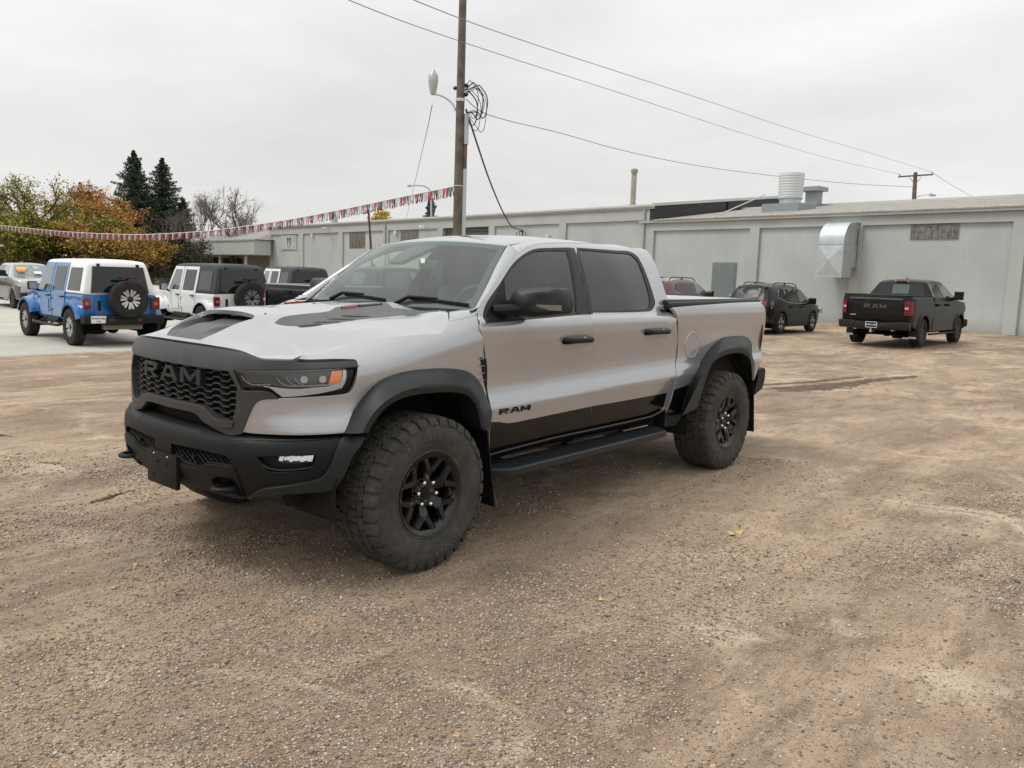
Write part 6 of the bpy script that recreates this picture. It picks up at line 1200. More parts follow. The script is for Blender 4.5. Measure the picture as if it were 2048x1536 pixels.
        for z in (.86,.915): x0 = tx(z); V += [(x0+.22,s*(Y(x0+.22,z)+.009),z),(x0+.02,s*(Y(x0+.05,z)-.05),z),(X(.6,z)-.012,s*.6,z)]
        MB().add(V, [(j,3+j,4+j,1+j) for j in range(2)]).obj('reverse_lamp', C_CLR, r, True)
        m = MB(); m.box((-h-.03,s*.55,.48),(-h+.02,s*.80,.55), .01); m.obj('reflector', C_RED, r)
        if rails:
            m = MB(); zr = H_-.04; yr = Y(-.5,H_-.02)-.02
            m.tube(c3([(-1.50,s*yr,zr-.03),(-1.38,s*yr,zr+.065),(-.9,s*yr,zr+.085),(.0,s*yr,zr+.075),(.30,s*yr,zr+.04),(.42,s*yr,zr-.06)],.1), .018, 6)
            for x in (-.6,): m.tube([(x,s*yr,zr),(x,s*yr,zr+.08)], .03, 6)
            m.obj('roof_rail', C_PLA, r, True)
    endpanel(r, 'rear_window', [(-.58,bz+.12),(.58,bz+.12),(.48,zt-.02),(-.48,zt-.02)], X, mat('rear_tint', (.012,.013,.013), .25, spec=.3), .035, .04, res=.3)
    endpanel(r, 'rear_spoiler', [(-.52,H_-.13),(.52,H_-.13),(.50,H_-.07),(-.50,H_-.07)], lambda y, z: tx(z)-.06, body, .03, .06)
    m = MB(); m.tube([(X(0,bz+.15)-.03,.0,bz+.15),(X(.3,bz+.18)-.03,-.34,bz+.20)], .012, 5); m.obj('rear_wiper', C_PLA, r)
    m = MB(); m.box((-h-.06,-.80,.40),(-h+.10,.80,.60), .03); m.obj('rear_bumper', C_PLA, r, True)
    plate(r, -h-.045, 0, .80, [], False)
    m = MB(); m.add([(1.12,-.72,1.12),(1.12,.72,1.12),(.50,.58,H_-.17),(.50,-.58,H_-.17)], [(0,1,2,3)]); m.V = [(a+.07,b_,c+.03) for a,b_,c in m.V]; m.obj('windscreen', C_GLG, r)
    for s in (1,-1): m = MB(); m.box((h-.22,s*.50,.72),(h-.02,s*.80,.84), .03); m.obj('headlight', C_CLR, r)
    m = MB(); m.box((-h+.2,-.6,.20),(h-.2,.6,.36)); m.obj('underbody', C_BLK, r)
    wheels4(r, wb, b-.13, R, .225, .225, 5, C_SLV, .020); housings(r, wb, .40, b-.06, .5)
    return r
crossover((25.9,7.9,.0), -.03, 'dark grey compact crossover with black roof rails parked by the grey wall', paint('graphite_paint', (.010,.011,.012), .2), 4.62, 1.815, 1.69, 2.67, True, 'f')
crossover((24.6,11.3,.1), .0, 'dark red crossover behind the silver pickup bed beside the wall door', paint('deep_red_paint', (.085,.010,.014), .6), 4.64, 1.84, 1.68, 2.70, True, 'r')

# ================================================================== THE SILVER PICKUP
M_SIL = mat('silver_metallic', (.405,.412,.432), .21, .58, 1.0, .03, var=.03, vscale=900)
M_SAT = mat('satin_graphite', (.040,.040,.041), .42, spec=.4, var=.10, vscale=14)
M_SAT_SKYLIT = mat('satin_skylit', (.085,.085,.086), .45, spec=.4, var=.08, vscale=14)  # paler copy of the graphite: skylight on the upward-facing inserts put into the colour
M_PLA = mat('black_grained_plastic', (.0065,.007,.0075), .50, spec=.28, bump=.10, bscale=420, var=.12, vscale=20, dirt=((.10,.085,.07), .10, .80))
M_FLR = mat('flare_plastic', (.017,.019,.020), .46, spec=.4, bump=.08, bscale=420, var=.10, vscale=16)
M_GLB = mat('gloss_black', (.005,.005,.005), .12, spec=.34, coat=.0)
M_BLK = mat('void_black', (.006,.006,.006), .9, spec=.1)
M_RIM = mat('rim_black', (.007,.0075,.008), .2, spec=.5, coat=.2)
M_RUB = mat('tyre_rubber', (.042,.041,.039), .80, spec=.3, bump=.2, bscale=110, dirt=((.125,.106,.082), .42, 1.5), var=.2, vscale=25)
M_CHR = mat('chrome', (.75,.75,.76), .12, 1.)
M_LGR = mat('lamp_grey', (.24,.25,.255), .30, .3, .6)
M_AMB = mat('amber_lens', (.85,.22,.03), .25, coat=1.)
M_RED = mat('red_lens', (.45,.012,.014), .16, coat=1.)
M_WGL = glass('windscreen_glass', (.80,.96,.89), .05, dust=.07)
M_SGL = glass('front_side_glass', (.74,.84,.80), .12, dust=.03)
M_DGL = glass('privacy_glass', (.10,.10,.105), .0, dust=.02)
M_LGL = glass('lamp_glass', (.92,.94,.95), .04)
M_INT = mat('interior_charcoal', (.060,.064,.066), .75)
M_INL = mat('interior_grey', (.16,.165,.165), .75)
M_STL = mat('frame_steel', (.035,.032,.030), .75, dirt=((.20,.16,.12), .6, 1.0))
M_SKD = mat('bare_skid_steel', (.12,.105,.085), .7, .3)
M_WHT = mat('white_print', (.8,.8,.78), .5)
M_REDP = mat('red_badge', (.42,.02,.02), .35)
truck = empty('pickup_truck', (0,0,0), 0, 'large silver off-road pickup with black flares parked in the middle of the dirt lot', 'pickup truck')
D = TR
def P3(surf, pts, off=0.): a = np.array(pts); return SURF[surf](a[:,0], a[:,1], off)
# ---- nose
lamp_hole = D['lamp_housing']
_hd = [(float(a), float(_ht(a))) for a in np.linspace(0,.89,28)]
panel('header_panel', 'nose', _hd+[p for p in D['header'][6:]], M_SAT, truck, off=.006, full=True, gap=0, depth=.03, step=.02)
HLd = resample(D['hood_line'], .03, False)
_h3 = nose(HLd[:,0], HLd[:,1]); _hx = np.concatenate([[-.9,-.8,-.70], _h3[:,0], [.5]]); _shy = _cr(_hx, np.concatenate([[.72,.745,.765], -_h3[:,1], [.76]])); _shz = _cr(_hx, np.concatenate([[1.232,1.225,1.220], _h3[:,2], [1.445]]))
hx = [(float(q[0]), float(q[1])) for q in SURF['nose'](_hs[:-1:2], _ht(_hs[:-1:2]), -.004)]
shut3 = P3('nose', HLd)
hood_half = hx+[(float(q[0]), float(q[1])) for q in shut3[0:-1]]+[(.385,-.83),(.425,-.77),(.45,-.62),(.475,-.42),(.50,-.2)]
hood_full = [(hx[0][0], 0.)]+hood_half[1:]+[(.505, 0.)]
hood_full = hood_full+[(x, -y) for x, y in hood_full[::-1] if abs(y) > 1e-6]
scoop_hole = [(-.862,-.185),(-.868,0),(-.862,.185),(-.80,.236),(-.70,.262),(-.60,.288),(-.572,.262),(-.562,0),(-.572,-.262),(-.60,-.288),(-.70,-.262),(-.80,-.236)]
panel('hood', 'hood', hood_full, M_SIL, truck, holes=[scoop_hole], mirror=False, gap=.003, depth=.025, res=.02, bev=.001)
# scoop insert
def scoop_insert():
    nx, ny = 40, 56; V = []; F = []
    for i in range(nx):
        x = -.875+(.47)*i/(nx-1)
        hw = np.interp(x, [-.875,-.86,-.80,-.70,-.60,-.40], [.19,.195,.242,.270,.296,.30])
        for j in range(ny):
            q = -1+2*j/(ny-1); y = q*hw
            z = float(SURF['hood'](max(x,-.87), y)[2])
            edge = float(smooth(0, .16, 1-abs(q)))
            dep = .004+.085*float(smooth(-.86, -.58, x))*edge+.05*max(0, x+.57)
            ridge = .030*float(smooth(.62, .48, abs(q)))*float(smooth(-.84, -.66, x))
            gro = .006*float(smooth(.10,.0,abs(abs(q)-.55)))
            V.append((x, y, z-dep+ridge-gro))
    for i in range(nx-1):
        for j in range(ny-1): a = i*ny+j; F.append((a, a+ny, a+ny+1, a+1))
    MB().add(V, F).obj('scoop_insert', M_SAT_SKYLIT, truck, True, 60)
    m = MB()                                    # mesh at the back of the intake
    for k in range(12):
        y = -.27+k*.049; m.box((-.515, y-.003, 1.31), (-.505, y+.003, 1.415))
    for k in range(4): m.box((-.52, -.28, 1.345+k*.018), (-.51, .28, 1.348+k*.018))
    m.obj('intake_mesh', M_PLA, truck)
    MB().box((-.50,-.25,1.25),(-.48,.25,1.400)).obj('intake_back', M_BLK, truck)
    for y in (-.16, 0, .16):
        MB().box((-.548, y-.028, 1.386), (-.540, y+.028, 1.398), .002).obj('marker_lamp', M_INL, truck)
scoop_insert()
panel('hood_vent', 'hood', D['hvent'], M_SAT_SKYLIT, truck, off=.002, gap=0, depth=.01, step=.015)
for k, (x0, y0, x1, y1) in enumerate([(-.44,-.475,-.30,-.515),(-.33,-.455,-.17,-.515),(-.21,-.43,-.05,-.505),(-.10,-.41,.08,-.49)]):
    for s in (1, -1):
        a = SURF['hood'](np.array([x0,x1]), np.array([y0,y1])*s, .006); n = 8; pts = []
        for i in range(n+1):
            q = i/n; x = x0+(x1-x0)*q; y = (y0+(y1-y0)*q)*s; pts.append(tuple(SURF['hood'](x, y, .001+.002*math.sin(math.pi*q))))
        MB().tube(pts, [.003]+[.011]*(n-1)+[.003], 8, flat=.5).obj('vent_louvre', M_SAT_SKYLIT, truck, True)
# raised badge plinth with lettering
def hood_badge(s):
    A = np.array([-.005,-.284*s]); B = np.array([.345,-.254*s]); n = 10
    def pt(q, v, off): x, y = A+(B-A)*q; return SURF['hood'](x, y-.0*v*s, off)
    for nm, q0, q1, m_ in (('badge', 0, .40, M_REDP), ('badge', .405, 1, M_GLB)):
        V = []; F = []
        for i in range(n+1):
            q = q0+(q1-q0)*i/n; p = pt(q, 0, .003)
            V += [(p[0], p[1]-.016*s, p[2]-.004), (p[0], p[1]-.014*s, p[2]+.009), (p[0], p[1]-.010*s, p[2]+.006)]
        for i in range(n):
            for j in range(2): F.append((i*3+j, (i+1)*3+j, (i+1)*3+j+1, i*3+j+1))
        bo = MB().add(V, F).obj(nm, m_, truck, False)
        tx, tf = text_mesh('TURBO' if m_ is M_REDP else 'HURRICANE', .022, .0006, .0004, space=1.15)
        L_ = (q1-q0)*.35; w_ = np.ptp(tx[:,0]); k = .84*L_/w_
        VV = []
        for a, b, c in tx:
            q = (q0+q1)/2+a*k/.35*(1 if s > 0 else -1); p = pt(q, 0, .006)
            h = b/.022+.5; VV.append((p[0], p[1]-(.0158-.0022*h+.0006)*s, p[2]-.003+.011*h))
        MB().add(VV, tf).obj('badge_lettering', M_WHT, bo)
hood_badge(1); hood_badge(-1)
# ---- fenders
_fe = D['fender']; _i0 = min(range(len(_fe)), key=lambda i: abs(_fe[i][0]-D['hood_line'][0][0])+abs(_fe[i][1]-D['hood_line'][0][1])); _i1 = min(range(len(_fe)), key=lambda i: abs(_fe[i][0]-1.9496)+abs(_fe[i][1]-1.4094))
_k = int(np.argmin(np.abs(HLd[:,0]-1.9496))); _fe = _fe[:_i0]+[tuple(q) for q in HLd[:_k+1]]+_fe[_i1+1:]
panel('fender', 'nose', _fe, M_SIL, truck, gap=.003, depth=.02, res=.014, step=.012)
_c0 = SURF['nose'](1.9496, 1.4094); _c1 = SURF['nose'](2.172, 1.444)
_hc = SURF['hood'](.40, -.80)+np.array([.02,0,.002]); _w0 = SURF['wind'](1.01, 0., .004); _s0 = P3('side', D['seam_f'])[0]
bot = np.array([SURF['nose'](s, t) for s, t in zip(np.linspace(1.9496, 2.172, 16), np.linspace(1.4094, 1.444, 16))])
top = resample([_hc, (_hc+_w0)/2+[0,-.008,.004], _w0, _s0], .03, False, 80)
_i = np.linspace(0, len(top)-1, 16); top = np.stack([np.interp(_i, range(len(top)), top[:,k]) for k in range(3)], 1)
strip('fender', [bot, bot*.7+top*.3+[0,-.010,.010], bot*.35+top*.65+[0,-.008,.012], top], M_SIL, truck, n=16)
panel('fender_vent', 'nose', D['fender_vent'], M_PLA, truck, off=.006, gap=0, step=.015)
for k in range(5):
    for s in (1,-1):
        t = 1.16-.045*k; a = SURF['nose'](2.155+.008*k, t, .010); b = SURF['nose'](2.19+.006*k, t+.004, .012); a[1] *= s; b[1] *= s
        MB().tube([a, b], .003, 6).obj('vent_slat', M_LGR, truck, True)
panel('front_cheek', 'nose', D['cheek'], M_SIL, truck, off=.002, gap=.003, depth=.03, res=.016, step=.014)
# ---- lamps
for s in (1, -1):
    def LP(name, key, m_, off, dep, **k): return panel(name, 'nose', [(a*s, b) for a, b in D[key]], m_, k.pop('parent', truck), off=off, gap=0, depth=dep, mirror=False, res=.03, step=.015, **k)[0]
    head = LP('headlight', 'lamp_housing', M_GLB, -.030, .02)
    LP('bezel', 'lamp_bezel', mat('lamp_bezel_grey', (.50,.51,.52), .3, .2, .5), -.004, .02, parent=head)
    LP('lamp_window', 'lamp_window', M_INT, -.020, .008, parent=head)
    LP('indicator', 'amber', M_AMB, -.010, .008, parent=head)
    g = LP('lens', 'lamp_lens', M_LGL, .001, .02, parent=head)
    # bright brow and guide lines
    m = MB()
    brow = [SURF['nose'](q*s, 1.140+.020*(q-.56)/.5, -.004) for q in np.linspace(.575, 1.14, 16)]
    m.tube(brow, .003, 6); m.obj('brow_strip', M_INL, head, True)
    for q0 in (.60, .80, .85, .895):
        m = MB(); w_ = .17 if q0 < .7 else .26
        pts = [(q0, 1.118), (q0+.018, 1.095), (q0+.045, 1.080), (q0+.08, 1.075), (q0+w_, 1.080)]
        m.tube([SURF['nose'](a*s, b, -.009) for a, b in resample(pts, .012, False)], .0026, 6); m.obj('light_guide', M_LGR, head, True)
    for q0 in (.945, 1.045):
        c = SURF['nose'](q0*s, 1.108, -.004); m = MB()
        V = []; nn = 14
        x, y, nx_, ny_ = plan(q0*s); tx_, ty_ = -ny_, nx_
        m.tube([(c[0]-nx_*.03, c[1]-ny_*.03, c[2]), (c[0]-nx_*.006, c[1]-ny_*.006, c[2])], [.017, .019], 16); m.obj('projector', M_CHR, head, True)
    hz = MB(); hz.tube([SURF['nose'](q*s, 1.02+.02*(q-.8), -.03) for q in np.linspace(.72, 1.19, 14)], .006, 6); hz.obj('lamp_seal', M_BLK, head, True)
# ---- grille
GM = [(0,1.138),(.30,1.136),(.525,1.136)]+D['grille_mesh'][3:9]+[(.3628,.9102),(.3076,.929),(0,.931)]
GH = GM+[(-a, b) for a, b in GM[::-1] if a > 1e-6]
panel('grille_surround', 'nose', [(0.,1.145)]+[(.50,1.145)]+D['surround'][:13]+[(.45,.815),(.385,.828)]+D['bar'][8:12]+[(0.,.890)], M_SAT, truck, off=.008, full=True, gap=0, depth=.05, holes=[GH])
MB_back = panel('grille_back', 'nose', [(0,1.17),(.58,1.17),(.64,1.0),(.60,.80),(0,.80)], M_BLK, truck, off=-.075, full=True, gap=0, depth=.01)
gm = D['grille_mesh']; gmf = np.array([(a, b) for a, b in gm]+[(-a, b) for a, b in gm[::-1] if a > 1e-6]); gmf = gmf if area2(gmf) > 0 else gmf[::-1]
gm_big = inset(resample(gmf, .02), -.012)
def wave(s, ph):
    p = (s/.135+ph) % 1.; h = .0085
    return h if p < .36 else h-2*h*(p-.36)/.14 if p < .5 else -h if p < .86 else -h+2*h*(p-.86)/.14
row = 0
for t0 in np.arange(1.152, .84, -.0335):
    ss = np.arange(-.66, .6601, .0045); pts = np.array([(a, t0+wave(a, .18+.0*row)) for a in ss]); k = inside(gm_big, pts); k2 = k.astype(int)
    runs = np.split(np.arange(len(ss)), np.where(np.diff(k2) != 0)[0]+1)
    for r in runs:
        if not k2[r[0]] or len(r) < 8: continue
        m = MB()
        V = []; F = []
        for i in r:
            a, b = pts[i]
            V += [tuple(SURF['nose'](a, b+.0035, -.020)), tuple(SURF['nose'](a, b-.0035, -.020)), tuple(SURF['nose'](a, b-.0045, -.055)), tuple(SURF['nose'](a, b+.0045, -.055))]
        n = len(r)
        for i in range(n-1):
            for j in range(4): F.append((i*4+j, i*4+(j+1) % 4, (i+1)*4+(j+1) % 4, (i+1)*4+j))
        F += [(0,1,2,3), (4*n-4, 4*n-3, 4*n-2, 4*n-1)]; m.add(V, F); m.obj('grille_bar', M_SAT, truck)
    row += 1
m = MB()
for q in np.arange(-.62, .63, .0675):
    a0 = SURF['nose'](q, 1.14, -.062); a1 = SURF['nose'](q, .87, -.062); m.tube([a0, a1], .004, 4)
m.obj('grille_rib', M_PLA, truck)
panel('grille_lower_bar', 'nose', [(0,.929),(.30,.928),(.3628,.912),(.4318,.876),(.56,.876),(.5562,.851),(.5194,.841),(.378,.840),(.3362,.852),(.263,.888),(0,.890)], M_SAT, truck, off=.016, full=True, gap=0, depth=.07, res=.03)
# lettering on the grille
for k, let in enumerate(letter_plates(.62, .082, .05)):
    m = MB(); inner = MB()
    for poly in let:
        # driver side is negative y and reads last: mirror across
        for (o0, o1, mb, sh) in ((-.03, .012, m, 1.0),):
            n = len(poly)
            V = [tuple(SURF['nose'](a, 1.080+b, o0)) for a, b in poly]+[tuple(SURF['nose'](a, 1.080+b, o1)) for a, b in poly]
            mb.add(V, [tuple(range(n)), tuple(range(n, 2*n))]+[(i, (i+1)%n, n+(i+1)%n, n+i) for i in range(n)])
    lo_ = m.obj('grille_letter', M_FLR, truck)
    md = lo_.modifiers.new('bevel', 'BEVEL'); md.width = .004; md.segments = 2; md.limit_method = 'ANGLE'; md.angle_limit = math.radians(50)
# ---- front bumper
mesh_open = D['mesh_open']; mir = lambda P_: [(-a, b) for a, b in P_]
hook = D['hook_open']; fog = D['fog_open']
panel('front_bumper', 'bump', D['bumper'], M_PLA, truck, full=True, gap=0, depth=.04, res=.035, holes=[mesh_open, mir(mesh_open), hook, mir(hook), fog, mir(fog)])
strip('bumper_ledge', [[SURF['bump'](s, t, 0) for s, t in [(s, np.interp(abs(s), [0,.28,.33,.37,.5,.66,1.12],[.805,.805,.80,.779,.779,.80,.809])-.004) for s in np.linspace(-1.125, 1.125, 60)]],
   [SURF['bump'](s, .81, -.055)+np.array([0,0,.012]) for s in np.linspace(-1.125, 1.125, 60)]], M_PLA, truck, mirror=False, n=60)
panel('bumper_back', 'bump', [(0,.84),(1.1,.84),(1.1,.52),(.6,.46),(0,.44)], M_BLK, truck, off=-.10, full=True, gap=0, depth=.01)
panel('lower_valance', 'bump', D['valance'], M_PLA, truck, off=.010, full=True, gap=0, depth=.02, res=.03, holes=[hook, mir(hook)])
panel('flare_extension', 'bump', D['flare_low'], M_FLR, truck, off=.022, gap=.002, depth=.06, res=.03)
for s in (1, -1):
    m = MB()
    mo = np.array(mesh_open); mo = mo if area2(mo) > 0 else mo[::-1]
    for r_, t0 in enumerate(np.arange(.715, .60, -.0165)):
        ss = np.arange(.06, .63, .006); pp = np.array([(a, t0+.006*math.sin((a/.045+r_*.5)*2*math.pi)) for a in ss]); k = inside(inset(resample(mo, .02), -.004), pp)
        seg = [tuple(SURF['bump'](a*s, b, -.022)) for (a, b), q in zip(pp, k) if q]
        if len(seg) > 3: m.tube(seg, .0032, 4)
    m.obj('bumper_mesh', M_PLA, truck)
    # fog lamp pocket
    fb = panel('fog_lamp', 'bump', [(a*s, b) for a, b in fog], M_PLA, truck, off=-.035, gap=-.004, depth=.01, mirror=False, res=.03)[0]
    fc = np.array(D['fog_lamp']); m = MB(); rr = random.Random(3)
    for k in range(12):
        a = fc[:,0].min()+(np.ptp(fc[:,0]))*(k+.5)/12; h = .011+.006*rr.random(); b = fc[:,1].mean()+.004*rr.uniform(-1,1); dx = .008*rr.uniform(-1,1)
        V = [tuple(SURF['bump']((a-.010)*s, b-h, -.018)), tuple(SURF['bump']((a+.004+dx)*s, b-h, -.018)), tuple(SURF['bump']((a+.012+dx)*s, b+h, -.022)), tuple(SURF['bump']((a-.004)*s, b+h, -.024))]
        m.add(V, [(0,1,2,3)])
    m.obj('reflector', M_CHR, fb)
    panel('lamp_lens', 'bump', [(a*s, b) for a, b in D['fog_lamp']], M_LGL, fb, off=-.012, gap=-.006, depth=.005, mirror=False)
    m = MB(); m.tube([tuple(SURF['bump'](a*s, b, -.008)) for a, b in resample([(.735,.69),(.80,.655),(.97,.665),(1.0,.69)], .02, False)], .0045, 6); m.obj('trim_ring', M_FLR, fb, True)
    # tow hook
    cy = -.53*s; m = MB()
    arc = [(-.84, cy+.045, .528), (-.93, cy+.05, .528), (-.968, cy+.03, .528), (-.980, cy, .528), (-.968, cy-.03, .528), (-.93, cy-.05, .528), (-.84, cy-.045, .528)]
    m.tube(c3(arc, .015), .017, 10, flat=.8); m.obj('tow_hook', M_PLA, truck, True)
    m = MB(); c = SURF['bump'](.30*s, .66, .004); m.tube([(c[0]+.03, c[1], c[2]), (c[0]-.002, c[1], c[2])], .012, 12); m.obj('parking_sensor', M_PLA, truck, True)
# plate bracket
m = MB(); m.box((-1.000,-.165,.452),(-.975,.165,.640), .006); pb = m.obj('plate_bracket', M_PLA, truck, True)
for y, z in ((-.06,.582),(.045,.582),(-.11,.500),(.095,.500)): MB().tube([(-1.004,y,z),(-1.0005,y,z)], .0105, 12).obj('hole', M_BLK, pb)
for y in (-.075, .075): MB().tube([(-1.006,y,.625),(-1.0005,y,.625)], .004, 8).obj('screw', M_WHT, pb)
m = MB(); m.box((-.955,-.055,.60),(-.93,.055,.72), .004); m.obj('centre_pillar', M_PLA, truck, True)
# ---- flares
def flare(name, surf, outer, crease, inner):
    o = P3(surf, resample(outer, .03, False, 60), .010); cr_, inn = c3(crease, .03), c3(inner, .03); n = 90
    def rs(c):
        l = np.concatenate([[0], np.cumsum(np.linalg.norm(np.diff(c, axis=0), axis=1))]); t = np.linspace(0, l[-1], n); return np.stack([np.interp(t, l, c[:,k]) for k in range(3)], 1)
    o, cr_, inn = rs(o), rs(cr_), rs(inn); base = o.copy(); base[:,1] += .03
    lip = o.copy(); lip[:,1] -= .006
    mids = []
    for q, b in ((.25,.010),(.5,.014),(.8,.008)): mm = o*(1-q)+cr_*q; mm[:,1] -= b; mids.append(mm)
    ci = cr_*.6+inn*.4; ci[:,1] -= .001
    ret = inn.copy(); ret[:,1] = -.94; cen = inn.mean(0); ret[:,0] = cen[0]+(inn[:,0]-cen[0])*1.02; ret[:,2] += .01
    strip(name, [base, o, lip]+mids+[cr_, ci, inn, ret], M_FLR, truck, n=n)
flare('front_flare', 'nose', D['flare_f'], T3['flare_f_crease'], T3['flare_f_inner'])
flare('rear_flare', 'bedside', D['flare_r'], T3['flare_r_crease'], T3['flare_r_inner'])
# ---- cab sides
for s_ in (0,):
    doors = []
    doors += panel('front_door', 'side', D['front_door'], M_SIL, truck, holes=[D['front_hole']], gap=.004, depth=.02, res=.024)
    doors += panel('rear_door', 'side', D['rear_door'], M_SIL, truck, holes=[D['rear_hole']], gap=.004, depth=.02, res=.024)
panel('cab_corner', 'side', D['cab_corner'], M_SIL, truck, gap=.002, depth=.02)
for k, q in enumerate(doors):
    s = -1 if k % 2 else 1; fr = k < 2
    def sp(name, key, m_, off, dep=.006, gap=0, **kw):
        o = panel(name, 'side', D[key], m_, q, off=off, gap=gap, depth=dep, **kw); keep, drop = (o[0], o[1]) if s > 0 else (o[1], o[0]); bpy.data.objects.remove(drop); return keep
    f = 'front' if fr else 'rear'
    # black window surround: ring between opening and glass
    gl = D[f+'_glass']; ho = D[f+'_hole']
    hx_ = inset(resample(ho, .02), -.003); gx_ = inset(resample(gl, .02), .004)
    sp('window_glass', f+'_glass', M_SGL if fr else M_DGL, -.012, .004, gap=-.02)
    D['_h'] = [tuple(a) for a in hx_]; r = panel('window_trim', 'side', D['_h'], M_FLR, q, off=-.004, holes=[[tuple(a) for a in gx_]], gap=0, depth=.012, smoothout=False)
    bpy.data.objects.remove(r[1] if s > 0 else r[0])
    if fr: sp('sail_panel', 'sail', M_PLA, -.001, .01); sp('b_pillar_trim', 'bpillar', M_FLR, .001, .01)
    sp('lower_paint', 'black_'+f[0], M_GLB, .002, .003, gap=.004)
    if not fr:
        sl = [(1.868,1.893),(1.8148,1.8407),(1.7634,1.6758),(1.7004,1.4121)]; sl = [(a+.0015, b) for a, b in sl]+[(1.74,1.415),(1.80,1.67),(1.845,1.83),(1.89,1.893)]
        rr_ = panel('b_pillar_trim', 'side', sl, M_FLR, q, off=.0035, gap=0, depth=.01, corner=20); bpy.data.objects.remove(rr_[1] if s > 0 else rr_[0])
    # handle
    x0, x1 = (1.375, 1.665) if fr else (2.435, 2.725); z0 = 1.240 if fr else 1.262
    if not fr:
        hh = np.array(D['handle_r']); x0, x1, z0 = hh[:,0].min(), hh[:,0].max(), hh[:,1].mean()
    y_ = float(SURF['side']((x0+x1)/2, z0)[1])
    m = MB(); m.prism([(x0+.02+.11*math.cos(a)+.10, z0+.034*math.sin(a)) for a in np.linspace(0, 2*math.pi, 28, endpoint=False)], y_+.004, y_-.002, 'y'); m.obj('handle_recess', M_SIL, q, True, mirror=s < 0)
    m = MB(); m.tube(c3([(x0,y_+.004,z0-.002),(x0+.012,y_-.028,z0),(x0+.06,y_-.036,z0+.002),(x1-.06,y_-.036,z0+.002),(x1-.012,y_-.028,z0),(x1,y_+.004,z0-.002)], .02), .027, 12, flat=1.0)
    V = [(a, y_+(b-y_)*.9, z0+(c-z0)*.92) for a, b, c in m.V]; m.V = V; hd = m.obj('door_handle', M_GLB, q, True, mirror=s < 0)
    if fr and s > 0 or not fr:
        m = MB(); m.tube([((x0+x1)/2+.01, y_-.052, z0+.019), ((x0+x1)/2+.025, y_-.052, z0+.019)], .005, 8); m.obj('key_cap', M_CHR, hd, True, mirror=s < 0)
# side lettering
bd = np.array(D['badge_door'])
for s in (1, -1):
    W_, H_ = .305, .036; xc, zc = bd[:,0].mean(), bd[:,1].mean()
    for let in letter_plates(W_, H_, .035, .0):
        m = MB()
        for poly in let:
            n = len(poly); V = []
            for o_ in (.002, .007): V += [tuple(np.array(SURF['side'](xc+a*s, zc+b, o_))*[1,s,1]) for a, b in poly]
            m.add(V, [tuple(range(n)), tuple(range(n, 2*n))]+[(i, (i+1)%n, n+(i+1)%n, n+i) for i in range(n)])
        m.obj('door_letter', M_GLB, truck)
# pillars, roof
seam = np.concatenate([P3('side', resample(D['seam_f'], .03, False)), P3('side', resample(D['seam_r'][:4], .03, False))[1:]])
ka = seam[:,0] <= 1.13
wedge = SURF['wind'](np.full(40, 1.01), np.linspace(-.02, 1.0, 40), .004)
def bulged(a, b, amt, n=40):
    def rs(c):
        l = np.concatenate([[0], np.cumsum(np.linalg.norm(np.diff(c, axis=0), axis=1))]); t = np.linspace(0, l[-1], n); return np.stack([np.interp(t, l, c[:,k]) for k in range(3)], 1)
    a, b = rs(np.array(a)), rs(np.array(b)); o = []
    for q in np.linspace(0, 1, 9):
        m_ = a*(1-q)+b*q; t = np.gradient(m_, axis=0); c = b-a; nn = np.cross(t, c); nn /= np.linalg.norm(nn, axis=1)[:,None]+1e-12; nn *= np.where(nn[:,2:3] < 0, -1, 1); o.append(m_+nn*amt*4*q*(1-q))
    return o
outA, outB = seam[ka], seam[np.where(ka)[0].max():]
redge = np.array([SURF['roof'](x, -.60) for x in np.linspace(1.105, 2.66, 50)]); redge[0] = wedge[-1]
outA = np.concatenate([[outA[0]+[-.06,.0,-.02]], outA])
strip('a_pillar', bulged(outA, np.concatenate([[wedge[0]+[-.05,0,-.02]], wedge]), .012), M_SIL, truck)
strip('roof_rail', bulged(outB, redge, .012, 60), M_SIL, truck, n=60)
roof_o = [(1.068,0),(1.078,-.3),(1.10,-.56),(1.115,-.594),(2.66,-.594),(2.70,-.5),(2.71,0)]
roof_o += [(x,-y) for x, y in roof_o[::-1] if y]
panel('roof', 'roof', roof_o, M_SIL, truck, off=.002, mirror=False, res=.05, gap=.006)
for s in (1, -1):
    m = MB(); m.tube([(x, -.602*s, float(SURF['roof'](x, -.60)[2])-.001) for x in np.linspace(1.11, 2.66, 20)], .006, 6); m.obj('roof_ditch', M_PLA, truck, True)
# rear wall of the cab
ctop = P3('side', [p for p in D['cab_corner'][13:19]])
m = MB(); cc = P3('side', [D['cab_corner'][i] for i in range(len(D['cab_corner'])-1, 12, -1)])
rw = [np.concatenate([[[2.66,-.60,float(SURF['roof'](2.66,-.6)[2])]], cc[1:]]), np.array([[2.70,-.30,1.915]]+[[max(a[0]+.012, 2.71), -.30, a[2]] for a in cc[1:]]), np.array([[2.71,0,1.925]]+[[max(a[0]+.015, 2.72), 0, a[2]] for a in cc[1:]])]
strip('cab_rear_wall', rw, M_SIL, truck, n=24)
m = MB(); m.add([(2.795,-.62,1.50),(2.795,.62,1.50),(2.745,.55,1.80),(2.745,-.55,1.80)], [(0,1,2,3)]); m.obj('rear_window', mat('tinted_solid', (.01,.01,.01), .05, coat=1.), truck)
m = MB(); m.prism([(2.35,1.975),(2.45,1.982),(2.40,2.03),(2.37,2.025)], -.012, .012, 'y'); fin = m.obj('antenna_fin', M_SIL, truck, True)
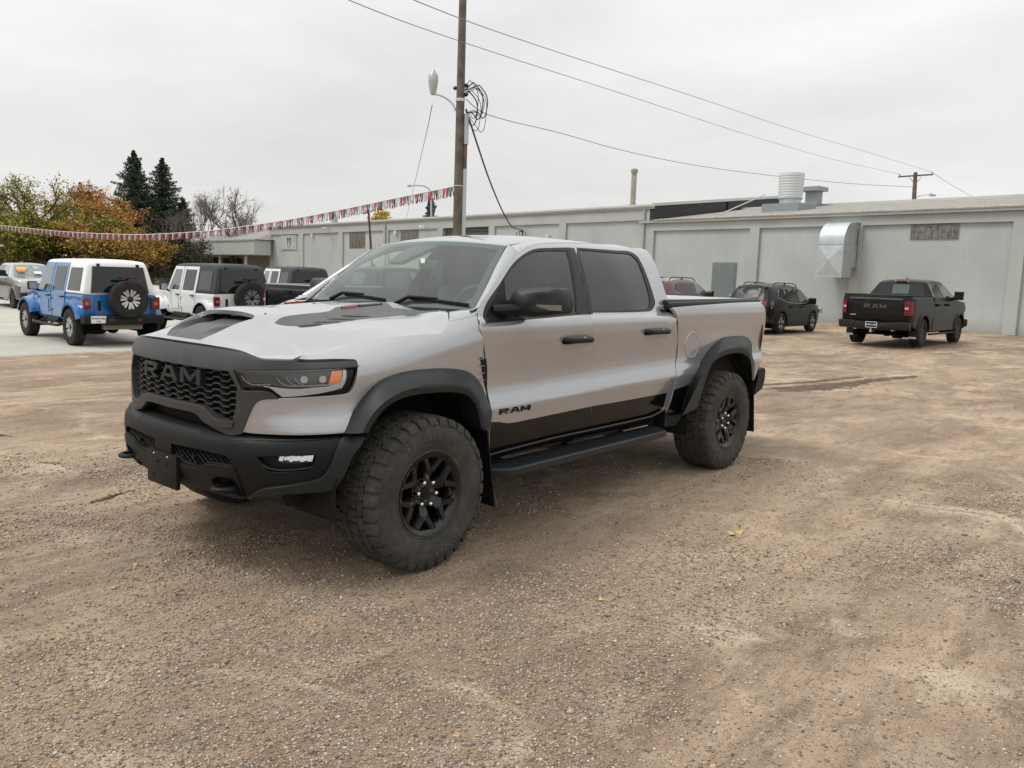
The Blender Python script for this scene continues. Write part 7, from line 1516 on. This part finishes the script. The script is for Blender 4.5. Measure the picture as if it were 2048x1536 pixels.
# ---- windscreen
WS = (.76, .71)
panel('windscreen', 'wind', [(-1,-.01),(0,-.02),(1,-.01),(1.0,.5),(.995,.96),(.96,1.0),(0,1.0),(-.96,1.0),(-.995,.96),(-1,.5)], M_WGL, truck, mirror=False, scale=WS, gap=0, depth=.004, res=.05, off=.002)
ring_o = [(-1,-.01),(0,-.02),(1,-.01),(1.0,.5),(.995,.96),(.96,1.0),(0,1.0),(-.96,1.0),(-.995,.96),(-1,.5)]
ring_i = [(-.93,.16),(-.88,.075),(-.7,.04),(0,.035),(.7,.05),(.87,.09),(.925,.17),(.925,.5),(.93,.90),(.91,.925),(0,.935),(-.91,.925),(-.94,.90),(-.935,.5)]
panel('windscreen_border', 'wind', ring_o, mat('black_frit', (.02,.02,.022), .5), truck, mirror=False, scale=WS, gap=0, depth=.002, res=.05, off=-.006, holes=[ring_i])
panel('sensor_housing', 'wind', [(-.41,.64),(-.36,.83),(-.25,.94),(.10,.94),(.03,.88),(-.21,.64)], M_INT, truck, mirror=False, scale=WS, gap=0, depth=.03, res=.05, off=-.012)
panel('inspection_sticker', 'wind', D['wsdet'][4:8], M_WHT, truck, mirror=False, scale=WS, gap=0, depth=.001, res=.05, off=-.008)
strip('cowl', [[tuple(SURF['hood'](.46-.05*u*u, -.82*u, -.03)) for u in np.linspace(-1,1,40)], [tuple(SURF['wind'](u, -.03, -.006)+np.array([-.02,0,-.004])) for u in np.linspace(-1,1,40)], [tuple(SURF['wind'](u, .01, -.01)) for u in np.linspace(-1,1,40)]], M_PLA, truck, mirror=False, n=40)
for a, b, c in ((.93, .30, -.10), (.05, -.55, -.02)):
    m = MB(); p0 = SURF['wind'](a*.62 if a > .5 else a, .0, .01); pts = [SURF['wind'](q, v, .014) for q, v in zip(np.linspace(a, b, 12), np.linspace(.02, .075, 12))]
    m.tube(pts, .0075, 6, flat=1.6); wb = m.obj('wiper', M_PLA, truck, True)
    m = MB(); m.tube([SURF['wind'](b-.10, -.03, .02), SURF['wind'](b+.02, .03, .04), SURF['wind']((a+b)/2, .05, .03)], [.016,.012,.006], 8); m.obj('wiper_arm', M_PLA, wb, True)
# ---- mirrors
for s in (1, -1):
    out_ = [(a[1], a[2]) for a in T3['mirror'][1:11]]
    P_ = resample(out_, .015); V = []; F = []; n = len(P_); c = P_.mean(0); xo = lambda y: .05*((y-c[0])/.12)
    lay = [(1.005,.985),(.99,1.0),(.92,1.0),(.895,.985),(.87,.93),(.852,.80),(.843,.55),(.840,.25)]
    for x_, k in lay: V += [(x_-xo(y)*.35, c[0]+(y-c[0])*k, c[1]+(z-c[1])*k) for y, z in P_]
    for r in range(len(lay)-1):
        for i in range(n): F.append((r*n+i, r*n+(i+1)%n, (r+1)*n+(i+1)%n, (r+1)*n+i))
    F.append(tuple(range((len(lay)-1)*n, len(lay)*n)))
    F.append(tuple(range(n)))
    mm = MB().add(V, F).obj('door_mirror', M_FLR, truck, True, 55, mirror=s < 0)
    m = MB(); m.add([(1.009-xo(y)*.35, c[0]+(y-c[0])*.93, c[1]+(z-c[1])*.92) for y, z in P_], [tuple(range(n))]); m.obj('mirror_glass', M_CHR, mm, mirror=s < 0)
    m = MB(); m.tube([(.70,-.90,1.450),(.78,-.955,1.455),(.87,-1.0,1.462),(.93,-1.06,1.475)], [.052,.050,.046,.044], 12, flat=.72); m.obj('mirror_arm', M_PLA, mm, True, mirror=s < 0)
    m = MB(); m.box((.66,-.93,1.385),(.80,-.88,1.43), .012); m.obj('mirror_foot', M_PLA, mm, True, mirror=s < 0)
    q_ = [(a[1], a[2]) for a in T3['mirror_b']]; zt_ = q_[1][1]; zb_ = q_[0][1]; ya, yb = max(q_[1][0], c[0]+.02), q_[2][0]; m = MB(); V = []; nn = 10
    for k in range(nn+1):
        y = ya+(min(yb, c[0]-.02)-ya)*0+(P_[:,0].min()+.006-ya)*k/nn; x_ = .865-xo(y)*.35; V += [(x_-.010,y+(.03 if k == 0 else 0),zb_+.002),(x_-.014,y,zt_+.004*k/nn),(x_+.04,y,zt_+.004*k/nn),(x_+.04,y,zb_)]
    m.add(V, [(k*4+j,(k+1)*4+j,(k+1)*4+(j+1)%4,k*4+(j+1)%4) for k in range(nn) for j in range(4)]+[(0,1,2,3),tuple(range(4*nn,4*nn+4))])
    m.obj('turn_signal', mat('smoked_lens', (.16,.14,.11), .15, coat=1.), mm, mirror=s < 0)
# ---- interior
m = MB(); m.box((.72,-.78,1.10),(1.02,.78,1.36), .05); m.box((.60,-.76,1.33),(.95,.76,1.40), .02); m.obj('dashboard', M_INL, truck, True)
m = MB(); m.box((.6,-.86,.60),(2.72,.86,.66)); m.obj('cabin_floor', M_INT, truck)
def seat(x, y, w_=.27):
    m = MB(); m.box((x,y-w_,.95),(x+.52,y+w_,1.10), .05); V0 = len(m.V); m.box((x+.44,y-w_,1.02),(x+.60,y+w_,1.58), .06)
    m.V[V0:] = [(a+(c-1.02)*.28, y+(b-y)*(1-.25*max(0, c-1.3)), c) for a, b, c in m.V[V0:]]
    o = m.obj('seat', M_INT, truck, True)
    m = MB(); m.box((x+.60,y-.14,1.62),(x+.70,y+.14,1.81), .045); m.box((x+.63,y-.07,1.54),(x+.65,y-.05,1.66)); m.box((x+.63,y+.05,1.54),(x+.65,y+.07,1.66)); m.obj('headrest', M_INT, o, True)
for y in (-.42, .42): seat(1.16, y); seat(2.02, y, .34)
m = MB(); pts = [(1.02+.10*math.sin(a)*.55, -.42+.19*math.cos(a), 1.40+.19*math.sin(a)) for a in np.linspace(0, 2*math.pi, 29)]; m.tube(pts, .014, 8, caps=False); m.box((1.0,-.50,1.36),(1.06,-.34,1.44), .02); m.obj('steering_wheel', M_INT, truck, True)
m = MB(); m.box((1.0,-.10,1.70),(1.03,.10,1.765), .015); m.obj('rear_view_mirror', M_INT, truck, True)
m = MB(); m.box((.9,-.70,1.885),(2.65,.70,1.90)); m.V = [(a, b, c-.03*(b/.6)**2-.02) for a, b, c in m.V]
V = []; F = []
for i in range(12):
    for j in range(9): x = 1.14+i*.135; y = -.6+j*.15; V.append((x, y, float(SURF['roof'](x, y)[2])-.035))
for i in range(11):
    for j in range(8): a = i*9+j; F.append((a,a+9,a+10,a+1))
MB().add(V, F).obj('headliner', M_INL, truck, True)
m = MB(); m.box((2.70,-.86,.62),(2.735,.86,1.46)); m.obj('bulkhead', M_INT, truck)
# ---- load bed
bed = panel('bed_side', 'bedside', D['bed'], M_SIL, truck, gap=0, depth=.03, res=.024)
panel('bed_lower_paint', 'bedside', D['bed_black'], M_GLB, truck, off=.002, gap=0, depth=.003)
for q, s in zip(bed, (1, -1)):
    xc, zc = 3.20, 1.128; hh = np.array(D['fuel']); xc, zc = hh[:,0].mean(), hh[:,1].mean(); rx = .098
    circ = [(xc+rx*math.cos(a), zc+rx*math.sin(a)) for a in np.linspace(0, 2*math.pi, 36, endpoint=False)]
    if s > 0:
        r = panel('fuel_door', 'bedside', circ, M_SIL, q, off=.003, gap=0, depth=.01, smoothout=False); bpy.data.objects.remove(r[1])
        cg = [(xc+(rx+.006)*math.cos(a), zc+(rx+.006)*math.sin(a)) for a in np.linspace(0, 2*math.pi, 36, endpoint=False)]; r = panel('fuel_door_gap', 'bedside', cg, M_BLK, q, off=.0008, gap=0, depth=.003, smoothout=False); bpy.data.objects.remove(r[1])
        circ2 = [(xc+(rx+.016)*math.cos(a), zc+(rx+.016)*math.sin(a)) for a in np.linspace(0, 2*math.pi, 36, endpoint=False)]; circ3 = [(xc+(rx+.005)*math.cos(a), zc+(rx+.003)*math.sin(a)) for a in np.linspace(0, 2*math.pi, 36, endpoint=False)]
        r = panel('fuel_door_rim', 'bedside', circ2, M_SIL, q, off=.005, holes=[circ3], gap=0, depth=.01, smoothout=False, bev=.004); bpy.data.objects.remove(r[1])
    m = MB(); zt = [float(SURF['side'](x, z)[2]) for x, z in ((2.82,1.46),)]
    m.tube([(2.79,-.938,1.476),(3.6,-.938,1.486),(4.52,-.928,1.503),(4.58,-.91,1.495)], .019, 8, flat=1.2); m.obj('bed_rail_cap', M_FLR, q, True, mirror=s < 0)
m = MB(); m.box((2.80,-.90,1.492),(4.62,.90,1.522), .008)
m.V = [(a, b*(1 if a < 4.3 else .985), c+.004*(1-(b/.9)**2)) for a, b, c in m.V]; tn = m.obj('tonneau_cover', mat('vinyl_cover', (.42,.43,.42), .45, bump=.1, bscale=300), truck, True)
m = MB()
for s in (1,-1): m.tube([(2.80,-.902*s,1.500),(4.60,-.895*s,1.513),(4.64,-.85*s,1.512)], .017, 8)
m.obj('cover_rail', M_FLR, tn, True)
m = MB(); m.box((2.80,-.93,.72),(4.66,-.90,1.47)); m.box((2.80,.90,.72),(4.66,.93,1.47)); m.box((2.78,-.90,.72),(2.80,.90,1.44)); m.box((2.8,-.5,.70),(4.66,.5,.73)); m.obj('bed_inner', M_BLK, truck)
# tail panel, lamps, bumper
m = MB(); V = []; ys = np.linspace(-.78, .78, 24); zs = [(.90,4.70),(1.0,4.735),(1.15,4.745),(1.30,4.735),(1.40,4.72),(1.47,4.68),(1.495,4.62)]
for y in ys: V += [(x+.03*(1-(y/.78)**2), y, z) for z, x in zs]
k = len(zs); m.add(V, [(i*k+j, (i+1)*k+j, (i+1)*k+j+1, i*k+j+1) for i in range(23) for j in range(k-1)]); m.obj('tailgate', M_SIL, truck, True)
for s in (1, -1):
    V = []; prof = [(4.600,-.970),(4.655,-.938),(4.715,-.895),(4.745,-.84),(4.755,-.785)]
    zz = np.linspace(1.005, 1.385, 7)
    for z in zz:
        q = 1-((z-1.19)/.25)**2*.03; V += [(x+.004, y*q-.006, z) for x, y in prof]
    m = MB(); m.add(V, [(i*5+j,(i+1)*5+j,(i+1)*5+j+1,i*5+j+1) for i in range(6) for j in range(4)]); m.obj('tail_lamp', M_RED, truck, True, mirror=s < 0)
    V = []
    for z in (.70,.80,.90,1.0): V += [(x-.012, y+.005, z) for x, y in prof]
    for z in (1.388,1.44,1.48,1.495): V += [(x-(z-1.385)*.6, y*(1-(z-1.385)*.3), z) for x, y in prof]
    m = MB(); m.add(V, [(i*5+j,(i+1)*5+j,(i+1)*5+j+1,i*5+j+1) for i in (0,1,2,4,5,6) for j in range(4)]); m.obj('bed_corner', M_SIL, truck, True, mirror=s < 0)
V = []; F = []; yy = np.concatenate([np.linspace(-.96,-.75,6), np.linspace(-.6,.6,9), np.linspace(.75,.96,6)])
for y in yy:
    xb = 4.93-.16*max(0, (abs(y)-.55)/.41)**2; lo = .58 if abs(y) > .3 else .52
    V += [(4.60 if abs(y) > .9 else 4.74, y, .835), (xb-.03, y, .838), (xb, y, .815), (xb, y, .72), (xb-.05, y, lo+.05), (xb-.22, y, lo)]
for i in range(len(yy)-1):
    for j in range(5): F.append((i*6+j,(i+1)*6+j,(i+1)*6+j+1,i*6+j+1))
F += [tuple(range(6)), tuple(range((len(yy)-1)*6, len(yy)*6))]
MB().add(V, F).obj('rear_bumper', M_PLA, truck, True, 35)
m = MB(); m.box((4.60,-.05,.46),(5.03,.05,.54), .005); m.obj('tow_receiver', M_STL, truck, True)
for s in (1, -1):
    m = MB(); m.tube([(4.6,-.50*s,.50),(4.98,-.50*s,.50)], .05, 14); m.obj('exhaust_tip', mat('dull_steel', (.12,.12,.13), .35, .9), truck, True)
# ---- running boards, rocker
for s in (1, -1):
    V = []; F = []; n = 26; xs = np.linspace(.60, 2.70, n)
    for x in xs:
        e = min(1, (x-.60)/.18, (2.70-x)/.14); e = math.sqrt(max(e, .0)*(2-max(e, .0))); yo = -.99-.115*e; zt = .470+.012*(x-.6)/2.1
        V += [(x,-.90,zt+.004),(x,-.93,zt+.004),(x,yo+.012,zt),(x,yo,zt-.010),(x,yo,zt-.045),(x,yo+.02,zt-.055),(x,-.90,zt-.055)]
    for i in range(n-1):
        for j in range(7): F.append((i*7+j,(i+1)*7+j,(i+1)*7+(j+1)%7,i*7+(j+1)%7))
    F += [tuple(range(7)), tuple(range((n-1)*7, n*7))]
    bo = MB().add(V, F).obj('running_board', M_FLR, truck, True, 30, mirror=s < 0)
    m = MB()
    for i in range(44):
        for r in range(3):
            x = .78+i*.0425+(r % 2)*.02; zt = .470+.012*(x-.6)/2.1; m.box((x,-1.055+r*.035,zt+.0005),(x+.022,-1.047+r*.035,zt+.0045))
    st_ = m.obj('step_tread', M_PLA, bo, mirror=s < 0); st_['kind'] = 'stuff'
    m = MB()
    for x in (.9, 1.65, 2.4): m.box((x,-.92,.40),(x+.06,-.55,.45))
    m.obj('step_bracket', M_STL, bo, mirror=s < 0)
    sill = [[(x,-.965,z+.004) for x, z in ((.62,.548),(.8,.557),(1.3,.573),(2.2,.577),(2.6,.583),(2.80,.62))], [(x,-.972,z-.006) for x, z in ((.62,.548),(.8,.557),(1.3,.573),(2.2,.577),(2.6,.583),(2.80,.62))],
            [(x,-.955,z-.03) for x, z in ((.62,.548),(.8,.557),(1.3,.573),(2.2,.577),(2.6,.583),(2.80,.60))], [(x,-.90,.50) for x in (.62,.8,1.3,2.2,2.6,2.8)], [(x,-.80,.46) for x in (.62,.8,1.3,2.2,2.6,2.8)]]
    strip('rocker', sill if s > 0 else [[(a,-b,c) for a,b,c in q] for q in sill], M_GLB, truck, mirror=False, n=30)
    # trim below the bed, ahead of the rear wheel
    m = MB(); m.prism([(2.80,.60),(2.88,.555),(3.10,.55),(3.16,.62),(3.08,.52),(2.98,.46),(2.80,.47)], -.97, -.85, 'y'); m.obj('bed_sill_trim', M_PLA, truck, mirror=s < 0)
    # door/bed gap filler
    m = MB(); m.box((2.72,-.93,.58),(2.96,-.90,1.44)); m.obj('gap_seal', M_BLK, truck, mirror=s < 0)
    # mud flaps
    m = MB(); m.prism([(-.93,.72),(-1.07,.72),(-1.075,.245),(-.90,.245)], .50, .508, 'x'); m.V = [(a+(.72-c)*.17, b, c) for a, b, c in m.V]; m.obj('mud_flap', M_PLA, truck, mirror=s < 0)
    m = MB(); m.prism([(-.90,.76),(-1.07,.76),(-1.075,.255),(-.86,.255)], 4.26, 4.268, 'x'); m.V = [(a+(.76-c)*.14, b, c) for a, b, c in m.V]; m.obj('mud_flap', M_PLA, truck, mirror=s < 0)
    # wheel housings
    for xc in (0, 3.686):
        m = MB(); V = []; F = []; n = 28; R_ = .575
        for i in range(n+1):
            a = -.25+(math.pi+.5)*i/n; V += [(xc-R_*math.cos(a), -1.0, .50+R_*math.sin(a)*.98), (xc-R_*math.cos(a), -.62, .50+R_*math.sin(a)*.98)]
        F = [(2*i,2*i+1,2*i+3,2*i+2) for i in range(n)]+[tuple(2*i+1 for i in range(n+1))]
        m.add(V, F); m.obj('wheel_housing', M_BLK, truck, mirror=s < 0)
# underbody
m = MB(); m.box((-.80,-.62,.55),(4.6,.62,.74)); m.box((-.70,-.60,.72),(.60,.60,1.15)); m.box((.60,-.90,.50),(2.75,.90,.62)); m.obj('underbody', M_BLK, truck)
m = MB(); m.box((-.75,-.50,.42),(4.6,-.40,.56), .01); m.box((-.75,.40,.42),(4.6,.50,.56), .01); m.tube([(0,-.8,.42),(0,.8,.42)], .045, 10); m.tube([(3.686,-.8,.435),(3.686,.8,.435)], .06, 10); m.lathe([(.0,-.16),(.15,-.08),(.16,.08),(0,.16)], 16, 'x', (3.686,0,.43)); m.obj('chassis', M_STL, truck, True)
m = MB(); m.prism([(-.80,.50),(-.74,.44),(-.45,.40),(-.30,.44),(-.5,.52)], -.40, .40, 'y'); m.obj('skid_plate', M_STL, truck)
m = MB(); m.prism([(-.76,.52),(-.72,.44),(-.62,.42),(-.55,.52)], -.78, -.54, 'y'); m.obj('brake_duct', M_PLA, truck)
for s in (1,-1):
    m = MB(); m.tube([(.05,-.45*s,.40),(0,-.80*s,.34)], [.045,.05], 10); m.tube([(-.35,-.42*s,.44),(-.05,-.80*s,.33)], [.03,.035], 10); m.obj('control_arm', M_SKD, truck, True)
# inner shell below the belt so the joints read dark
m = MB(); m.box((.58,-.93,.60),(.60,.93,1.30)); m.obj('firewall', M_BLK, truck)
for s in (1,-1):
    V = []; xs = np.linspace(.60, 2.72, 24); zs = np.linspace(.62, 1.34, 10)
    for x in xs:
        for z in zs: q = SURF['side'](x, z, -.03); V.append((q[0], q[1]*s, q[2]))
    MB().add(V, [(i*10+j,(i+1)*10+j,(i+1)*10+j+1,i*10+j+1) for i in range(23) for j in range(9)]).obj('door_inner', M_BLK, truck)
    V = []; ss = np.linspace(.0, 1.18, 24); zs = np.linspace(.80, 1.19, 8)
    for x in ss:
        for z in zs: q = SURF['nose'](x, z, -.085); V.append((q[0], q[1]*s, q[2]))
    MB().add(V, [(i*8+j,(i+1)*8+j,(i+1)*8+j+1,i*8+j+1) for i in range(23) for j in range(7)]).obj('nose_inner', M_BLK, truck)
# ---- wheels
def make_wheel(R=.4425, W=.325, rim=.2286, parent=None, loc=(0,0,0), name='wheel', detail=True):
    """axle along y, outer face towards -y"""
    h = W/2; wheel = MB().lathe([(.205,-h+.03),(.215,-h+.012),(rim+.008,-h+.006),(rim+.010,-h+.016),(rim-.004,-h+.03),(.200,-h+.05),(.195,.10),(.20,h-.01),(.225,h-.005)], 64).obj(name, M_RIM, parent, True, 50)
    wheel.location = loc
    prof = [(rim-.002,-h+.035),(rim+.006,-h+.014),(rim+.018,-h+.004),(rim+.03,-h+.006),(rim+.036,-h+.0015),(rim+.060,-h-.010),(rim+.105,-h-.016),(rim+.150,-h-.012),(R-.040,-h+.004),(R-.022,-h+.016),(R-.016,-h+.032),(R-.012,-.06),(R-.011,0)]
    prof = prof+[(r, -y) for r, y in prof[:-1][::-1]]
    t = MB().lathe(prof, 96)
    def block(poly, r0, r1, tap=.9):
        """poly in (angle, y)"""
        c = np.mean(poly, 0); n = len(poly); V = []
        for k, (r, q) in enumerate(((r0, 1.06), (r1-.002, 1.0), (r1, tap))):
            for a, y in poly:
                aa = c[0]+(a-c[0])*q; yy_ = c[1]+(y-c[1])*q; rr = r-(.010*(max(0, abs(yy_)-.09)/.07)**2 if k else 0); V.append((rr*math.cos(aa), yy_, rr*math.sin(aa)))
        F = [tuple(2*n+i for i in range(n))]+[(k*n+i, k*n+(i+1)%n, (k+1)*n+(i+1)%n, (k+1)*n+i) for k in range(2) for i in range(n)]
        t.add(V, F)
    NB = 34; da = 2*math.pi/NB
    for i in range(NB):
        a = i*da; g = .11*da
        for sgn in (-1, 1):
            sh = (.5*da if sgn > 0 else 0); w_ = .155 if i % 2 else .148
            A = a+sh
            block([(A+g, sgn*.102), (A+da*.42, sgn*.094), (A+da-g, sgn*.102), (A+da-g, sgn*.138), (A+da-g*1.1, sgn*w_), (A+g*1.1, sgn*w_), (A+g, sgn*.138)], R-.02, R, .93)
            # shoulder lug running down the sidewall
            V = []; lay = [(R-.006, .150), (R-.018, .161), (R-.034, .168), (R-.052 if i % 2 else R-.044, .1715)]
            for r, y in lay:
                for q in (g*1.2, da*.45, da*.55, da-g*1.2):
                    V.append((r*math.cos(A+q), sgn*(y-(.0 if q in (g*1.2, da-g*1.2) else -.002)), r*math.sin(A+q)))
            for q0 in (.012,):
                k = len(lay); t.add(V+[(x*.985, y-sgn*.014, z*.985) for x, y, z in V], [(r*4+j, r*4+j+1, (r+1)*4+j+1, (r+1)*4+j) for r in range(k-1) for j in range(3)]+[(r*4, (r+1)*4, (r+1)*4+4*k, r*4+4*k) for r in range(k-1)]+[(r*4+3, (r+1)*4+3, (r+1)*4+3+4*k, r*4+3+4*k) for r in range(k-1)]+[((k-1)*4+j, (k-1)*4+j+1, (k-1)*4+j+1+4*k, (k-1)*4+j+4*k) for j in range(3)])
            B = A+.25*da*sgn
            block([(B+g*.6, sgn*.050), (B+da*.30, sgn*.042), (B+da*.36, sgn*.052), (B+da*.92, sgn*.047), (B+da*.99, sgn*.072), (B+da*.80, sgn*.093), (B+da*.34, sgn*.086), (B+da*.22, sgn*.094), (B-g*.2, sgn*.083)], R-.02, R+.001, .94)
        C = a+.3*da
        block([(C+g*.5,-.040),(C+da*.5,-.034),(C+da*.55,-.022),(C+da*.97,-.030),(C+da*.90,.010),(C+da*.93,.036),(C+da*.45,.040),(C+da*.38,.026),(C+g*.3,.034),(C+g*.9,-.004)], R-.02, R+.001, .94)
    ty = t.obj('tyre', M_RUB, wheel, True, 30)
    if not detail: return wheel
    # sidewall lettering, same rubber, slightly proud
    for txt, a0 in (('GOODYEAR', -1.05), ('WRANGLER', 1.9)):
        tv, tf = text_mesh(txt, .050, .0015, .0008, space=1.25); V = []
        for x, y, z in tv:
            a = a0-x/(rim+.10); r = rim+.108+y*1.0; V.append((r*math.cos(a), -h-.0165-z, r*math.sin(a)))
        MB().add(V, tf).obj('sidewall_lettering', mat('rubber_lettering', (.075,.070,.064), .7), wheel)
    # spokes
    s = MB(); yf = -h+.012
    def bar(p0, p1, w0, w1, y0, y1, th=.05, top=.62):
        d = np.array(p1)-np.array(p0); d /= np.linalg.norm(d); n_ = np.array([-d[1], d[0]]); V = []
        for p, w_, y in ((p0, w0, y0), (p1, w1, y1)):
            for q, yy_ in ((-1, y+.020), (-top, y), (top, y), (1, y+.020), (.9, y+th), (-.9, y+th)): c = np.array(p)+n_*w_*q; V.append((c[0], yy_, c[1]))
        s.add(V, [(i, (i+1)%6, 6+(i+1)%6, 6+i) for i in range(6)]+[tuple(range(6)), tuple(range(6,12))])
    for k in range(6):
        a = math.radians(22)+k*math.pi/3; U_ = lambda r, da_=0: (r*math.cos(a+da_), r*math.sin(a+da_))
        bar(U_(.056), U_(.152), .024, .047, yf+.062, yf+.018, .06, .8)
        for sg in (1, -1):
            bar(U_(.136, sg*.09), U_(.212, sg*.30), .026, .021, yf+.020, yf+.006, .05, .6)
            bar(U_(.212, sg*.30), U_(.226, sg*.46), .022, .018, yf+.006, yf+.006, .05, .5)
    s.lathe([(.0,yf+.050),(.040,yf+.048),(.048,yf+.055),(.086,yf+.060),(.094,yf+.075),(.094,yf+.13),(0,yf+.13)], 36)
    s.lathe([(.208,yf+.02),(.214,yf+.006),(.226,yf+.002),(.236,yf-.004),(.238,yf+.02)], 64)
    s.obj('rim', M_RIM, wheel, True, 28)
    m = MB()
    for k in range(6):
        a = math.radians(52)+k*math.pi/3; c = (.0695*math.cos(a), 0, .0695*math.sin(a))
        m = MB(); m.lathe([(.0,yf+.014),(.008,yf+.015),(.0125,yf+.021),(.0135,yf+.030),(.0145,yf+.062)], 12, 'y', c); m.obj('lug_nut', M_CHR, wheel, True, 50)
    m = MB(); m.lathe([(0,yf+.040),(.030,yf+.041),(.034,yf+.048)], 24); m.obj('hub_cap', M_GLB, wheel, True)
    m = MB(); m.lathe([(.09,.02),(.185,.02),(.185,.045),(.09,.045)], 40); m.box((-.19,-.01,.02),(-.11,.07,.14), .01); m.obj('brake_disc', mat('brake_iron', (.12,.11,.10), .5, .6), wheel, True, 40)
    m = MB(); m.tube([(.205*math.cos(-.35), -h+.05, .205*math.sin(-.35)), (.198*math.cos(-.35), -h+.018, .198*math.sin(-.35))], .006, 8); m.obj('valve', M_PLA, wheel, True)
    return wheel
w0 = make_wheel(parent=truck, loc=(0,-.955,.4375))
for x, y, r in ((3.686,-.955,0), (0,.955,math.pi), (3.686,.955,math.pi)):
    c = copy_tree(w0, truck); c.location = (x, y, .4375); c.rotation_euler = (0, math.radians(0 if r else 17), r)
# sheet of paper on the dashboard
m = MB(); m.box((.70,.18,1.402),(.90,.52,1.404)); tag(m.obj('paper_sheet', M_WHT), 'white sheet of paper lying on the silver pickup dashboard behind its windscreen', 'paper')
